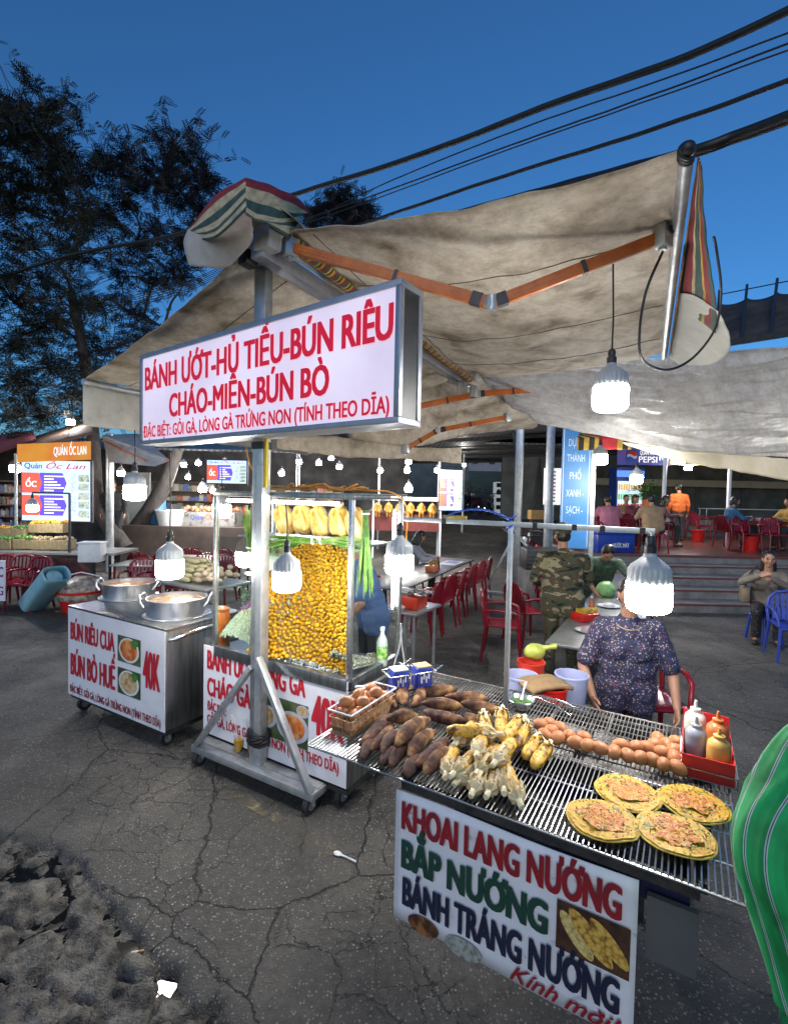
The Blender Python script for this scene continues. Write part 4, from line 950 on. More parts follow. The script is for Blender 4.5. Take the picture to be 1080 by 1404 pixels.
# yolk heap: unlaid eggs piled against the glass
YOLK = mat('egg_yolk', (.78, .34, .006), .25, 0, (.84, .45, .015), 7, jitter=.25, sss=.15)
def slope(u, q): 
    z = .875+q*.75; return Vector((u, .04+.30*q+.05*math.sin(u*7+q*4), z+.02*math.sin(u*9)))
mb = MB(); mb.lathe([(.0, -1)]+[(math.cos(a), math.sin(a)) for a in [-.9, -.4, 0, .4, .9]]+[(0, 1)], n=10, caps=False)
bmesh.ops.remove_doubles(mb.b, verts=mb.b.verts[:], dist=.01)
ymesh = mb.mesh('unlaid_egg', YOLK, 180)
rnd = random.Random(11); ys = []
grid_ = {}
for k in range(60000):                                               # packed by dart throwing, so no rows show
    q = rnd.random(); ul = .43+.10*max(0, q-.5)+.02*math.sin(q*9); ur = U1_-.045-.20*q*q; u = rnd.uniform(ul, ur); r = rnd.choice((.0105, .012, .0135, .0145, .016, .0175)); c = (int(u/.03), int(q*.80/.03)); ok = True
    for i in (-1, 0, 1):
        for j in (-1, 0, 1):
            for (u2, q2, r2) in grid_.get((c[0]+i, c[1]+j), ()):
                if (u-u2)**2+((q-q2)*.80)**2 < (.86*(r+r2))**2: ok = False
    if ok: grid_.setdefault(c, []).append((u, q, r)); ys.append((u, q, r))
    if len(ys) > 1250: break
rnd.shuffle(ys); print('YOLKS', len(ys))
for i, (u, q, r) in enumerate(ys[:299]):
    o = bpy.data.objects.new('unlaid_egg', ymesh); COL.objects.link(o); p = slope(u, q); o.location = CF(p.x, p.y-rnd.uniform(-.006, .016), p.z); o.scale = (r, r, r*rnd.uniform(.9, 1.1))
    tag(o, 'round yellow unlaid egg in the big heap behind the cart glass', 'unlaid egg', 'yellow unlaid eggs in the glass case')
mb = MB()
for (u, q, r) in ys[299:]:
    p = slope(u, q); mb.ball(CF(p.x, p.y-rnd.uniform(-.004, .008), p.z), r, 9)
o = mb.build('unlaid_egg_heap', YOLK, None, 180); tag(o, kind='stuff')
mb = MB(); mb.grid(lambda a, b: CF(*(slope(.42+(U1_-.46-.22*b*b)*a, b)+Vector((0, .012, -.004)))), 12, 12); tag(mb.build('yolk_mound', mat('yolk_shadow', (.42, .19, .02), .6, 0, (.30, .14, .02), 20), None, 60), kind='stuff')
GREY = ramp_mat('speckled_quail_shell', [(.3, (.06, .05, .035)), (.5, (.30, .27, .20)), (.7, (.48, .45, .36))], scale=40, rough=.5, detail=5)
mb = MB(); rnd = random.Random(4)
for k in range(420):
    u = U1_-.03-.15*rnd.random()**1.3; v = rnd.uniform(.05, FD-.10); top = .16*max(0, 1-v/.42)*min(1, (U1_-u)/.10+.3); mb.ball(CF(u, v, .85+top*(.75+.25*rnd.random())), rnd.uniform(.009, .013), 7)
mb.grid(lambda a, b: CF(U1_-.18+.165*a, .045+.40*b, .842+.15*max(0, 1-(.045+.40*b)/.42)*min(1, (.18-.165*a)/.10+.3)), 8, 12)
tag(mb.build('quail_eggs', GREY, None, 180), kind='stuff')
mb = MB(); mb.lathe([(.10, 0), (.07, .05), (.03, .09), (.0, .1)], n=16); 
rnd = random.Random(14)
ROOT = ramp_mat('grey_innards', [(.3, (.12, .10, .07)), (.5, (.38, .33, .22)), (.7, (.55, .5, .38))], scale=30, rough=.4, detail=6, bump=.5)
mb.b.clear()
for k in range(46): mb.ball(CF(.66+rnd.gauss(0, .09), .10+.21*((k % 5)/5)-.02, 1.18+rnd.gauss(0, .06)), rnd.uniform(.008, .012), 7)
for k in range(60): mb.ball(CF(rnd.uniform(.46, U1_-.1), .030+rnd.uniform(0, .015), .868+rnd.uniform(-.005, .012)), rnd.uniform(.008, .013), 7)
tag(mb.build('quail_eggs_scatter', GREY, None, 180), kind='stuff')
# chickens lying on scallions on the upper heap
CHK = ramp_mat('boiled_chicken_skin', [(.3, (.44, .22, .025)), (.5, (.58, .36, .08)), (.75, (.66, .50, .20))], scale=7, rough=.35, detail=6, bump=.3)
def chicken(u, v, z, tilt, label):
    mb = MB(); mb.cap((0, 0, -.02), .055, (0, .01, .10), .046); mb.ball((0, -.015, .02), (.058, .055, .075)); mb.cap((.035, -.03, -.03), .032, (.03, -.055, .09), .018); mb.cap((-.035, -.03, -.03), .032, (-.03, -.055, .09), .018)
    mb.cap((.03, -.055, .09), .016, (.02, -.045, .13), .010); mb.cap((-.03, -.055, .09), .016, (-.02, -.045, .13), .010); mb.cap((.055, .0, .06), .016, (.06, -.03, .0), .012); mb.cap((-.055, .0, .06), .016, (-.06, -.03, .0), .012); mb.cap((0, .0, .1), .026, (.01, -.03, .17), .016); mb.cap((.01, -.03, .17), .018, (.015, -.055, .165), .010)
    o = link('boiled_chicken', remesh(mb, .007, 3), CHK); o.location = CF(u, v, z); o.rotation_euler = (R(18), R(tilt), A31); tag(o, label, 'chicken', 'boiled chickens in the glass case')
for i, (u, s) in enumerate(((.63, 'whole boiled chicken at the left of the row in the glass case'), (.79, 'second whole boiled chicken from the left in the glass case'), (.95, 'third whole boiled chicken from the left in the glass case'), (1.11, 'fourth whole boiled chicken from the left in the glass case'), (1.255, 'whole boiled chicken nearest the front right case post'))):
    chicken(u, .20, 1.775+.012*(i % 2), (-8, 6, -4, 8, -3)[i], s)
SCAL = ramp_mat('scallion_green', [(.3, (.03, .09, .01)), (.5, (.08, .19, .02)), (.75, (.34, .42, .14))], scale=12, rough=.5, detail=4)
def bunch(name, root, d, L, n, spread, label, cat, m=SCAL, r=.004, droop=0, tie=None, white=None):
    t = empty(name, root, 0, label, cat); rnd = random.Random(n*7+int(L*100)); mb = MB(); d = Vector(d).normalized(); x, y = frame_to(d)
    for k in range(n):
        a, q = rnd.uniform(0, 6.28), rnd.random()**.5; o = (x*math.cos(a)+y*math.sin(a))*q
        l = L*rnd.uniform(.75, 1.05); mb.tube([o*.012, o*(.012+spread*.35)+d*l*.4, o*(.012+spread)+d*l*.75+Vector((0, 0, -droop*.5)), o*(.012+spread*1.4)+d*l+Vector((0, 0, -droop))], [r, r*1.2, r, r*.3], 5)
    mb.build('leaves', m, t, 60)
    mb = MB(); mb.tube([x*.022*math.cos(a)+y*.022*math.sin(a)+d*.02 for a in [i*.7 for i in range(9)]], .006, 6, True); mb.build('tie', tie or WHITEP, t, 60)
bunch('scallion_bunch', CF(.98, .10, 1.685), (-.95, .3, -.0), .40, 46, .05, 'bunch of scallions laid leftwards under the boiled chickens', 'scallions', droop=.05)
bunch('scallion_bunch', CF(1.0, .10, 1.685), (.95, -.25, -.0), .34, 40, .05, 'bunch of scallions laid rightwards under the boiled chickens', 'scallions', droop=.03)
bunch('scallion_bunch', CF(.27, .18, 1.56), (.05, 0, 1), .32, 40, .045, 'upright bunch of scallions standing at the left end of the glass case', 'scallions')
for c in (1, 2):
    pass
HERB = ramp_mat('leafy_herb', [(.3, (.018, .06, .008)), (.5, (.05, .13, .014)), (.75, (.13, .25, .04))], scale=25, rough=.5, detail=5)
bunch('hanging_greens', CF(FW_+.03, .10, 1.90), (0.02, 0, -1), .52, 40, .035, 'long bunch of green herbs hanging outside the right end of the glass case', 'herbs', HERB, .006)
# left half of the case: shredded cabbage, purple onion, greens, basin with lid
def mound(name, u0, u1, v0, v1, z0, h, m, nz_=40, amp=.006, n=64):
    mb = MB(); mb.grid(lambda a, b: CF(u0+(u1-u0)*a, v0+(v1-v0)*b, z0+h*max(0, math.sin(math.pi*(.10+.80*a)))**.4*max(0, math.sin(math.pi*min(.9, b*.8+.06)))**.6+amp*noise.noise(Vector((a*nz_, b*nz_*.7, h*9)))+amp*.8*noise.noise(Vector((a*nz_*2.3, b*nz_*1.7, h*5)))), n, n)
    return tag(mb.build(name, m, None, None), kind='stuff')
mound('shredded_cabbage', .125, .47, .025, .35, .845, .27, ramp_mat('cabbage_shreds', [(.3, (.30, .36, .18)), (.5, (.58, .62, .42)), (.7, (.74, .76, .62))], scale=70, rough=.6, detail=5, bump=1, stretch=(1, 1, 2.5)), 34, .020)
mound('purple_onion', .13, .47, .14, .42, .96, .22, ramp_mat('onion_shreds', [(.3, (.10, .015, .07)), (.5, (.28, .08, .22)), (.7, (.60, .48, .55))], scale=80, rough=.5, detail=5, bump=1), 36, .018)
rnd = random.Random(21); mb = MB()
for k in range(420):
    c = Vector(CF(rnd.uniform(.12, .48), rnd.uniform(.16, .50), 1.14+rnd.uniform(0, .12))); d = Vector((rnd.gauss(0, 1), rnd.gauss(0, 1), rnd.gauss(.4, 1))).normalized(); x, y = frame_to(d); l = rnd.uniform(.015, .03)
    mb.quad(c, c+d*l*.5+x*l*.35, c+d*l, c+d*l*.5-x*l*.35)
tag(mb.build('chopped_herbs', HERB, None, None), kind='stuff')
c = CF(.40, .30, 1.375); t2 = empty('steel_basin', c, 0, 'steel basin with a pale domed lid on the shelf behind the tall post', 'basin'); mb = MB(); mb.lathe([(.12, 0), (.17, .05), (.175, .055), (.165, .052), (.002, .01)], n=28); mb.build('basin', STEEL, t2, 50); mb = MB(); mb.lathe([(.16, .055), (.14, .11), (.08, .15), (.001, .165)], n=28); mb.build('lid', mat('pale_green_lid', (.46, .56, .52), .4, 0, (.40, .5, .46), 6), t2, 50)
# orange tub of sauce at the left rack
c = CF(.045, .12, .80); t2 = empty('chilli_jar', c, 0, 'tall clear jar of orange chilli paste at the left end of the glass case', 'jar'); mb = MB(); mb.lathe([(.055, 0), (.06, .01), (.06, .26), (.05, .28)], n=24); mb.build('jar_body', mat('orange_chilli_paste', (.55, .11, .008), .3, 0, (.62, .17, .015), 14), t2, 50); mb = MB(); mb.lathe([(.056, .281), (.058, .30), (.03, .315), (.001, .316)], n=20); mb.build('lid', ORS, t2, 50)
# vinegar bottle
c = CF(FW_+.02, FD-.12, .835); c = at(524, 884, CF(FW_+.03, .42, .83).y); t2 = empty('fish_sauce_bottle', (c.x, c.y, .835), 0, 'clear bottle with a green label and white cap in the glass case', 'bottle')
mb = MB(); mb.lathe([(.036, 0), (.038, .01), (.038, .15), (.030, .185), (.014, .215), (.013, .24)], n=22); mb.build('body', mat('cloudy_clear_plastic', (.50, .56, .54), .2, 0, (.6, .66, .63), 9, alpha=.75), t2, 50)
mb = MB(); mb.lathe([(.0388, .045), (.0388, .135)], n=22, caps=False); mb.build('label', ramp_mat('green_label', [(.3, (.06, .24, .03)), (.5, (.14, .40, .05)), (.62, (.60, .62, .35)), (.7, (.12, .36, .05))], scale=30, rough=.4), t2, 50)
mb = MB(); mb.lathe([(.016, .24), (.016, .262), (.001, .263)], n=16); mb.build('cap', WHITEP, t2, 50)
# orange extension cable on the case roof
rnd = random.Random(8); mb = MB(); pts = []
for k in range(46):
    a = k*.62; pts.append(CF(.62+.52*(k/46)+.13*math.cos(a)*(.6+.5*rnd.random()), .33+.18*math.sin(a)*(.6+.5*rnd.random()), CT+.055+.05*rnd.random()))
pts = [CF(.40, .02, CT+.35), CF(.44, .04, CT+.2), CF(.52, .15, CT+.08)]+pts+[CF(1.26, .3, CT+.06), CF(U1_+.02, .45, CT+.05), CF(U1_+.05, .60, CT-.05), CF(U1_+.04, .62, CT-.3)]
def spl(P, k=4):
    out = []
    for i in range(len(P)-1):
        p0, p1, p2, p3 = P[max(i-1, 0)], P[i], P[i+1], P[min(i+2, len(P)-1)]
        for j in range(k):
            t_ = j/k; out.append(.5*((2*p1)+(-p0+p2)*t_+(2*p0-5*p1+4*p2-p3)*t_*t_+(-p0+3*p1-3*p2+p3)*t_**3))
    return out+[P[-1]]
mb.tube(spl(pts), .006, 6); tag(mb.build('extension_cable', mat('orange_cable', (.62, .26, .02), .45, 0, (.5, .2, .02), 12), None, 60), 'tangled orange extension cable on the roof of the glass case', 'cable')
# lamps around the carts
lamp(at(393, 800, 2.72), 'lit bulb hanging in front of the glass case beside the tall post', .155, at(392, 690, 2.72))
lamp(at(547, 777, 2.72), 'lit bulb hanging at the right end of the glass case from the grill rail', .155, at(549, 722, 2.72))
lamp(at(233, 783, 3.35), 'lit bulb on a red cord above the two soup pots', .18, at(233, 690, 3.35)+Vector((0, 0, .35)), bulb_mat('lit_diffuser_pots', 48))
lamp(at(304, 703, 4.4), 'lit bulb partly hidden behind the left post of the glass case', .16, at(304, 640, 4.4))
lamp(at(185, 678, 4.05), 'lit bulb hanging from the left edge of the awning, in front of the tree trunks', .17, at(185, 590, 4.05), BULBW)
# ================================================================ AWNING
TARP = ramp_mat('stained_tarp', [(.29, (.31, .26, .19)), (.40, (.60, .53, .43)), (.52, (.79, .72, .62)), (.75, (.86, .81, .72))], scale=2.6, rough=.7, detail=14, dist=.5, stretch=(1, 1, 1))
def tarp_tex(m, sc=6, bs=.5):
    nt = m.node_tree; b = nt.nodes['Principled BSDF']; N = nt.nodes.new; base = b.inputs['Base Color'].links[0].from_socket; tc = N('ShaderNodeTexCoord')
    n = N('ShaderNodeTexNoise'); n.inputs['Scale'].default_value = 9; n.inputs['Detail'].default_value = 12; n.inputs['Roughness'].default_value = .8; nt.links.new(tc.outputs['Object'], n.inputs[0])
    r = N('ShaderNodeValToRGB'); r.color_ramp.elements[0].position = .30; r.color_ramp.elements[0].color = (.50, .44, .36, 1); r.color_ramp.elements[1].position = .58; r.color_ramp.elements[1].color = (1.05, 1.04, 1.02, 1); nt.links.new(n.outputs[0], r.inputs[0])
    x = N('ShaderNodeMix'); x.data_type = 'RGBA'; x.blend_type = 'MULTIPLY'; x.inputs[0].default_value = .8; nt.links.new(base, x.inputs[6]); nt.links.new(r.outputs[0], x.inputs[7]); nt.links.new(x.outputs[2], b.inputs['Base Color'])
    mp = N('ShaderNodeMapping'); mp.inputs['Scale'].default_value = (2.2, 2.2, 9); mp.inputs['Rotation'].default_value = (0, 0, R(30)); nt.links.new(tc.outputs['Object'], mp.inputs[0])
    n2 = N('ShaderNodeTexNoise'); n2.inputs['Scale'].default_value = sc; n2.inputs['Detail'].default_value = 6; nt.links.new(mp.outputs[0], n2.inputs[0])
    bp = N('ShaderNodeBump'); bp.inputs['Strength'].default_value = bs; bp.inputs['Distance'].default_value = .03; nt.links.new(n2.outputs[0], bp.inputs['Height']); nt.links.new(bp.outputs[0], b.inputs['Normal'])
    # light soaks through the cloth
    tr = N('ShaderNodeBsdfTranslucent'); nt.links.new(x.outputs[2], tr.inputs[0]); ms = N('ShaderNodeMixShader'); ms.inputs[0].default_value = .35
    out = nt.nodes['Material Output']; nt.links.new(b.outputs[0], ms.inputs[1]); nt.links.new(tr.outputs[0], ms.inputs[2]); nt.links.new(ms.outputs[0], out.inputs[0]); return m
tarp_tex(TARP)
PLAST = ramp_mat('plastic_tarp', [(.3, (.60, .60, .60)), (.5, (.74, .74, .75)), (.7, (.82, .82, .83))], scale=1.3, rough=.2, detail=9, dist=.5); tarp_tex(PLAST, 4, .35)
W27 = Vector((math.cos(R(62.66)), math.sin(R(62.66)), 0)); QP = Vector((W27.y, -W27.x, 0))     # along the ridge, across it
RA = Vector((-.80, 3.05, 3.62)); RL = 3.5
def sheet(name, rows, m, nu=40, nv=30, sag=0, wr=.012, wf=5, th=.004, par=None, sd=0, folds=0):
    """cloth through a net of points (rows of equal length)"""
    P = [[Vector(p) for p in r] for r in rows]
    def cr(p, t):
        n = len(p)-1; f = min(t*n, n-1e-6); i = int(f); s = f-i
        p0 = p[i-1] if i else p[0]*2-p[1]; p1, p2 = p[i], p[i+1]; p3 = p[i+2] if i+2 <= n else p[n]*2-p[n-1]
        return .5*((2*p1)+(-p0+p2)*s+(2*p0-5*p1+4*p2-p3)*s*s+(-p0+3*p1-3*p2+p3)*s**3)
    def fn(a, b):
        q = cr([cr(r, a) for r in P], b)
        q.z -= sag*4*a*(1-a)*4*b*(1-b)
        if folds: q.z += folds*(noise.noise(Vector((b*6+a*1.5, a*1.6, sd)))+.55*noise.noise(Vector((b*15-a*2.5, a*2.2, sd+4)))+.25*noise.noise(Vector((b*30+a*3, a*7, sd+9))))
        w = noise.noise(Vector((q.x*wf+sd, q.y*wf, q.z*2)))+.5*noise.noise(Vector((q.x*wf*2.3+sd, q.y*wf*2.3, q.z*5)))
        q += Vector((.3, -.4, 1))*(wr*w); return q
    global LASTFN; LASTFN = fn
    mb = MB(); mb.grid(fn, nu, nv); o = mb.build(name, m, par, 180); 
    if th: solid(o, th)
    return o
STRIPE = None
def stripes(name, cols, axis, period, coords='Object', rough=.75):
    m = bpy.data.materials.new(name); m.use_nodes = True; nt = m.node_tree; N = nt.nodes.new; b = nt.nodes['Principled BSDF']; b.inputs['Roughness'].default_value = rough
    tc = N('ShaderNodeTexCoord'); d = N('ShaderNodeVectorMath'); d.operation = 'DOT_PRODUCT'; d.inputs[1].default_value = axis; nt.links.new(tc.outputs[coords], d.inputs[0])
    dv = N('ShaderNodeMath'); dv.operation = 'MULTIPLY'; dv.inputs[1].default_value = 1/period; nt.links.new(d.outputs['Value'], dv.inputs[0])
    fr = N('ShaderNodeMath'); fr.operation = 'FRACT'; nt.links.new(dv.outputs[0], fr.inputs[0])
    r = N('ShaderNodeValToRGB'); r.color_ramp.interpolation = 'CONSTANT'; e = r.color_ramp.elements
    while len(e) < len(cols): e.new(.5)
    for x, (p, c) in zip(e, cols): x.position = p; x.color = (*c, 1)
    nt.links.new(fr.outputs[0], r.inputs[0])
    n = N('ShaderNodeTexNoise'); n.inputs['Scale'].default_value = 9; n.inputs['Detail'].default_value = 8; nt.links.new(tc.outputs[coords], n.inputs[0])
    r2 = N('ShaderNodeValToRGB'); r2.color_ramp.elements[0].position = .3; r2.color_ramp.elements[0].color = (.55, .52, .48, 1); r2.color_ramp.elements[1].position = .6; nt.links.new(n.outputs[0], r2.inputs[0])
    x = N('ShaderNodeMix'); x.data_type = 'RGBA'; x.blend_type = 'MULTIPLY'; x.inputs[0].default_value = 1; nt.links.new(r.outputs[0], x.inputs[6]); nt.links.new(r2.outputs[0], x.inputs[7]); nt.links.new(x.outputs[2], b.inputs['Base Color']); return m
SRED, SGRN, SCRM, SYEL, SBLK = (.26, .025, .035), (.045, .095, .085), (.55, .47, .30), (.55, .36, .05), (.02, .018, .016)
aw = empty('retractable_awning', RA, 0, 'stained off-white retractable awning with orange folding arms over the food carts', 'awning')
def under(o): o.parent = aw; o.matrix_parent_inverse = Matrix.Translation(-RA); return o
# right wing
BAR0, BAR1 = G(940, 215, 3.42), G(910, 484, 3.42); BAR2 = BAR1+(BAR1-BAR0)*.05
rn = Vector(at(398, 316, 3.02)); rf = RA+W27*RL+Vector((0, 0, -.12))
mid = lambda a, b, t, dz=0: a+(b-a)*t+Vector((0, 0, dz))
rows = []
for t_ in (0, .33, .66, 1):
    a = mid(rn, rf, t_); b = mid(BAR0+Vector((0, 0, .03)), BAR2+Vector((0, 0, .03)), t_)
    rows.append([a, mid(a, b, .25, -.05-.02*(t_ > 0)), mid(a, b, .5, -.075), mid(a, b, .75, -.045), b])
SEAM = mat('seam_thread', (.09, .08, .065), .9, 0, (.14, .12, .1), 20)
def seams(along, across=()):
    f = LASTFN
    for v in along: mb = MB(); mb.tube([f(.02+.96*i/40, v)+Vector((0, 0, -.004)) for i in range(41)], .0035, 5); under(mb.build('seam', SEAM, None, 60))
    for u in across: mb = MB(); mb.tube([f(u, .02+.96*i/40)+Vector((0, 0, -.004)) for i in range(41)], .0035, 5); under(mb.build('seam', SEAM, None, 60))
under(sheet('right_canopy', rows, TARP, 70, 70, .05, .016, 3.2, folds=.022)); seams((.22, .55, .82), (.06,))
d = (BAR1-BAR0).normalized()
mb = MB(); mb.cyl(BAR0-d*.03, BAR2, .029, n=20); under(mb.build('front_bar', GALV, None, 40))
mb = MB(); c = BAR0-d*.03; mb.ball(c+Vector((0, 0, .01)), (.034, .036, .032), 12); [mb.tube([c+Vector((.030*math.cos(a), 0, .030*math.sin(a)+.003)) + d*(.02*k) for a in [i*.5 for i in range(13)]], .009, 6) for k in range(3)]; under(mb.build('bar_end_wrap', BLACK, None, 60))
# its striped valance blown outward, with the white lower lobe
VS = stripes('striped_valance', [(0, SCRM), (.18, SGRN), (.34, SCRM), (.40, SRED), (.62, SYEL), (.68, SBLK), (.76, SCRM), (.86, SGRN)], (QP.x*1., QP.y, 1.3), .42)
SM = stripes('narrow_stripes', [(0, SRED), (.3, SBLK), (.42, SYEL), (.55, SBLK), (.68, SYEL), (.8, SBLK)], (d.x, d.y, 0), .11)
bl = (BAR2-BAR0).length; bo = QP*.045
rows = [[mid(BAR0, BAR2, s)+bo+QP*(w*k*.9)+Vector((0, 0, .02-.50*w*k*k-.04*k)) for k in (0, .35, .7, 1)] for s, w in ((.02, .015), (.15, .07), (.3, .15), (.48, .25), (.62, .30))]
VROWS = rows
rows = [[mid(BAR0, BAR2, s)+bo+QP*(w*k)+Vector((0, 0, .0-.5*w*k*k-.05*k)) for k in (0, .35, .7, 1)] for s, w in ((.48, .24), (.62, .36), (.76, .38), (.9, .28), (1.0, .10))]
under(sheet('valance_back', rows, mat('pale_canvas', (.50, .51, .47), .75, 0, (.62, .62, .57), 4, .2, 30), 20, 30, 0, .012, 5))
rows = [[mid(BAR0, BAR2, s)+QP*.04+Vector((0, 0, -.0-.075*k)) for k in (0, 1)] for s in (.25, .5, .75, .98)]
under(sheet('valance_trim', rows, SM, 6, 40, 0, .004, 9))
# left wing and its valance
LB0 = G(117, 524, 3.0); LB1 = LB0+W27*3.45
rows = []
ln_ = Vector(at(345, 335, 3.02)); lf = RA+W27*RL+Vector((-.05, 0, -.12))
for t_ in (0, .33, .66, 1):
    a = mid(ln_, lf, t_); b = mid(LB0, LB1, t_)+Vector((0, 0, .03)); rows.append([a, mid(a, b, .33, -.04), mid(a, b, .66, -.04), b])
under(sheet('left_canopy', rows, TARP, 40, 44, .04, .02, 3.4, sd=5)); seams((.12, .5))
mb = MB(); mb.cyl(LB0-W27*.02, LB1, .03, n=16); under(mb.build('front_bar', GALV, None, 40))
VAL = mat('grey_valance', (.30, .30, .29), .75, 0, (.46, .45, .43), 4, .3, 30)
rows = [[mid(LB0, LB1, s)-QP*.035+Vector((0, 0, -.40*k)) for k in (0, .5, 1)] for s in (0, .2, .4, .6, .8, 1)]
under(sheet('left_valance', rows, VAL, 8, 60, 0, .02, 6))
under(sheet('ridge_cover', [[ln_+Vector((0, -.1, .05)), mid(ln_, rn, .5, .17)+Vector((0, -.1, 0)), rn+Vector((0, -.1, .05))], [lf+Vector((0, 0, .04)), mid(lf, rf, .5, .12), rf+Vector((.02, 0, .04))]], TARP, 12, 40, 0, .01, 5, sd=2))
# ridge tube, arms, brackets
mb = MB(); mb.box((RA+(rf-RA)*.5)+Vector((.0, .05, -.10)), (.10, RL+.25, .10), R(62.66-90), .01); under(mb.build('ridge_box', ALU, None, 30))
mb = MB(); mb.cyl(RA+Vector((.12, .1, -.02)), rf+Vector((.12, .1, 0)), .055, n=16); under(mb.build('roller', stripes('roller_stripes', [(0, SYEL), (.2, SRED), (.45, SGRN), (.7, SYEL), (.85, SBLK)], (W27.x, W27.y, 0), .12), None, 40))
def arm(p0, p1, p2, w=.062):
    h = empty('folding_arm', p0); h.parent = aw; h.matrix_parent_inverse = Matrix.Translation(-RA)
    bpy.data.objects.remove(h)
    for a, b, nm in ((p0, p1, 'arm'), (p1, p2, 'arm')):
        a, b = Vector(a), Vector(b); dd = (b-a).normalized(); x, y = frame_to(dd); mb = MB()
        mb.bar(a, b, .034, w, .003)
        for k in (-.3, 0, .3): mb.bar(a+y*w*k+x*.0172, b+y*w*k+x*.0172, .0035, .006); mb.bar(a+y*w*k-x*.0172, b+y*w*k-x*.0172, .0035, .006)
        o = under(mb.build(nm, ORANGE, None, 30))
        for f, h_ in ((.93 if nm == 'arm' and (a-Vector(p0)).length < 1e-4 else .06, .03), (.55, .012)):
            mb = MB(); c = a+(b-a)*f; mb.bar(c-dd*h_, c+dd*h_, .041, w+.007); q = mb.build('clamp', BLACK); q.parent = o
    mb = MB(); mb.cyl(Vector(p1)+Vector((0, 0, .04)), Vector(p1)-Vector((0, 0, .04)), .030, n=12); mb.box(p1, (.09, .04, .05), .5, .006); under(mb.build('elbow_joint', GALV, None, 40))
    for p in (p0, p2): mb = MB(); mb.box(p, (.09, .07, .11), .6, .008); mb.cyl(Vector(p)-Vector((0, 0, .07)), Vector(p)+Vector((0, 0, .07)), .02, n=10); under(mb.build('arm_bracket', GALV, None, 40))
arm(at(398, 340, 3.05), at(674, 416, 2.72), G(908, 325, 3.38))
arm(at(336, 352, 3.2), at(322, 440, 4.2), at(215, 480, 4.35))
arm(at(560, 560, 5.9), at(655, 540, 6.0), at(738, 534, 6.4), .07)
arm(at(695, 572, 6.6), at(600, 590, 6.3), at(555, 616, 6.2), .06)
# far bracket cluster
c = at(640, 528, 5.95); mb = MB()
for k in range(6): mb.box(c+Vector((random.uniform(-.12, .12), random.uniform(-.1, .1), random.uniform(-.1, .1))), (.06, .05, .12), random.random(), .006)
mb.cyl(c+Vector((-.22, 0, .05)), c+Vector((.15, .25, .02)), .03, n=10); under(mb.build('far_bracket', GALV, None, 40))
# hood over the near end of the ridge
HS = stripes('hood_stripes', [(0, SCRM), (.2, SGRN), (.36, SCRM), (.52, SGRN), (.68, SCRM), (.84, SRED)], (0, 0, 1), .34)
HSB = stripes('hood_stripes_flat', [(0, SRED), (.14, SCRM), (.3, SGRN), (.46, SCRM), (.6, SGRN), (.72, SCRM), (.86, SGRN)], (0.001, 0, 1), .5, 'Generated')
A1, A2, A3, A4, A5, A6 = at(337, 243, 2.72), at(406, 270, 3.05), at(424, 292, 3.2), at(396, 328, 3.0), at(367, 303, 2.80), at(338, 287, 2.66)
def uvstripe(name, cols):
    m = stripes(name, cols, (0, 1, 0), 1, 'UV'); return m
def uvsheet(name, rows, m, nu=14, nv=14, wr=.008):
    o = sheet(name, rows, m, nu, nv, 0, wr, 6, 0); me = o.data; uv = me.uv_layers.new(name='u'); n1 = nu+1
    for l in me.loops: i = l.vertex_index; uv.data[l.index].uv = ((i % n1)/nu*.98+.01, (i//n1)/nv*.98+.01)
    return solid(o, .006)
CAPM = uvstripe('cap_stripes', [(0, SRED), (.13, SCRM), (.30, SGRN), (.46, SCRM), (.62, SGRN), (.74, SCRM), (.9, SGRN)])
under(uvsheet('hood_front', [[A1, mid(A1, A2, .5, .01), A2, A3], [A6, mid(A6, A5, .6), mid(A5, A4, .5, .06), mid(A4, A3, .6, .04)], [mid(A6, A5, .05, -.03), mid(A6, A5, .8, -.02), A5+Vector((.02, 0, -.03)), A4]], CAPM))
B1, B2, B3 = at(318, 272, 2.9), at(258, 316, 3.15), at(252, 335, 3.1)
under(uvsheet('hood_side', [[A1, mid(A1, B2, .5, .05), B2], [mid(A1, A6, .5), mid(A6, B2, .5, -.02), B2+Vector((0, 0, -.02))], [A6, mid(A6, B2, .5, -.10), B2+Vector((.02, 0, -.05))]], CAPM))
under(sheet('hood_flap', [[A6, mid(A6, B2, .5, -.08), B2], [at(345, 300, 2.8), at(305, 330, 2.95), B3], [at(348, 330, 2.95), at(310, 366, 3.02), at(259, 362, 3.08)]], VAL, 16, 16, 0, .012, 7, .006))
mb = MB(); mb.box(at(366, 330, 2.98), (.13, .10, .13), R(-30), .01); under(mb.build('post_bracket', mat('white_painted_steel', (.55, .56, .58), .4, .3, (.4, .41, .42), 10), None, 30))
mb = MB(); mb.box(at(340, 352, 3.1), (.08, .10, .12), R(-30), .01); mb.cyl(at(340, 340, 3.1), at(352, 322, 3.0), .025); under(mb.build('arm_bracket', BLACK, None, 40))
under(uvsheet('striped_valance', [[r[k] for r in VROWS] for k in range(4)], uvstripe('valance_stripes', [(0, SYEL), (.06, SBLK), (.12, SRED), (.34, SCRM), (.42, SGRN), (.62, SYEL), (.68, SRED), (.86, SGRN)]), 30, 20))
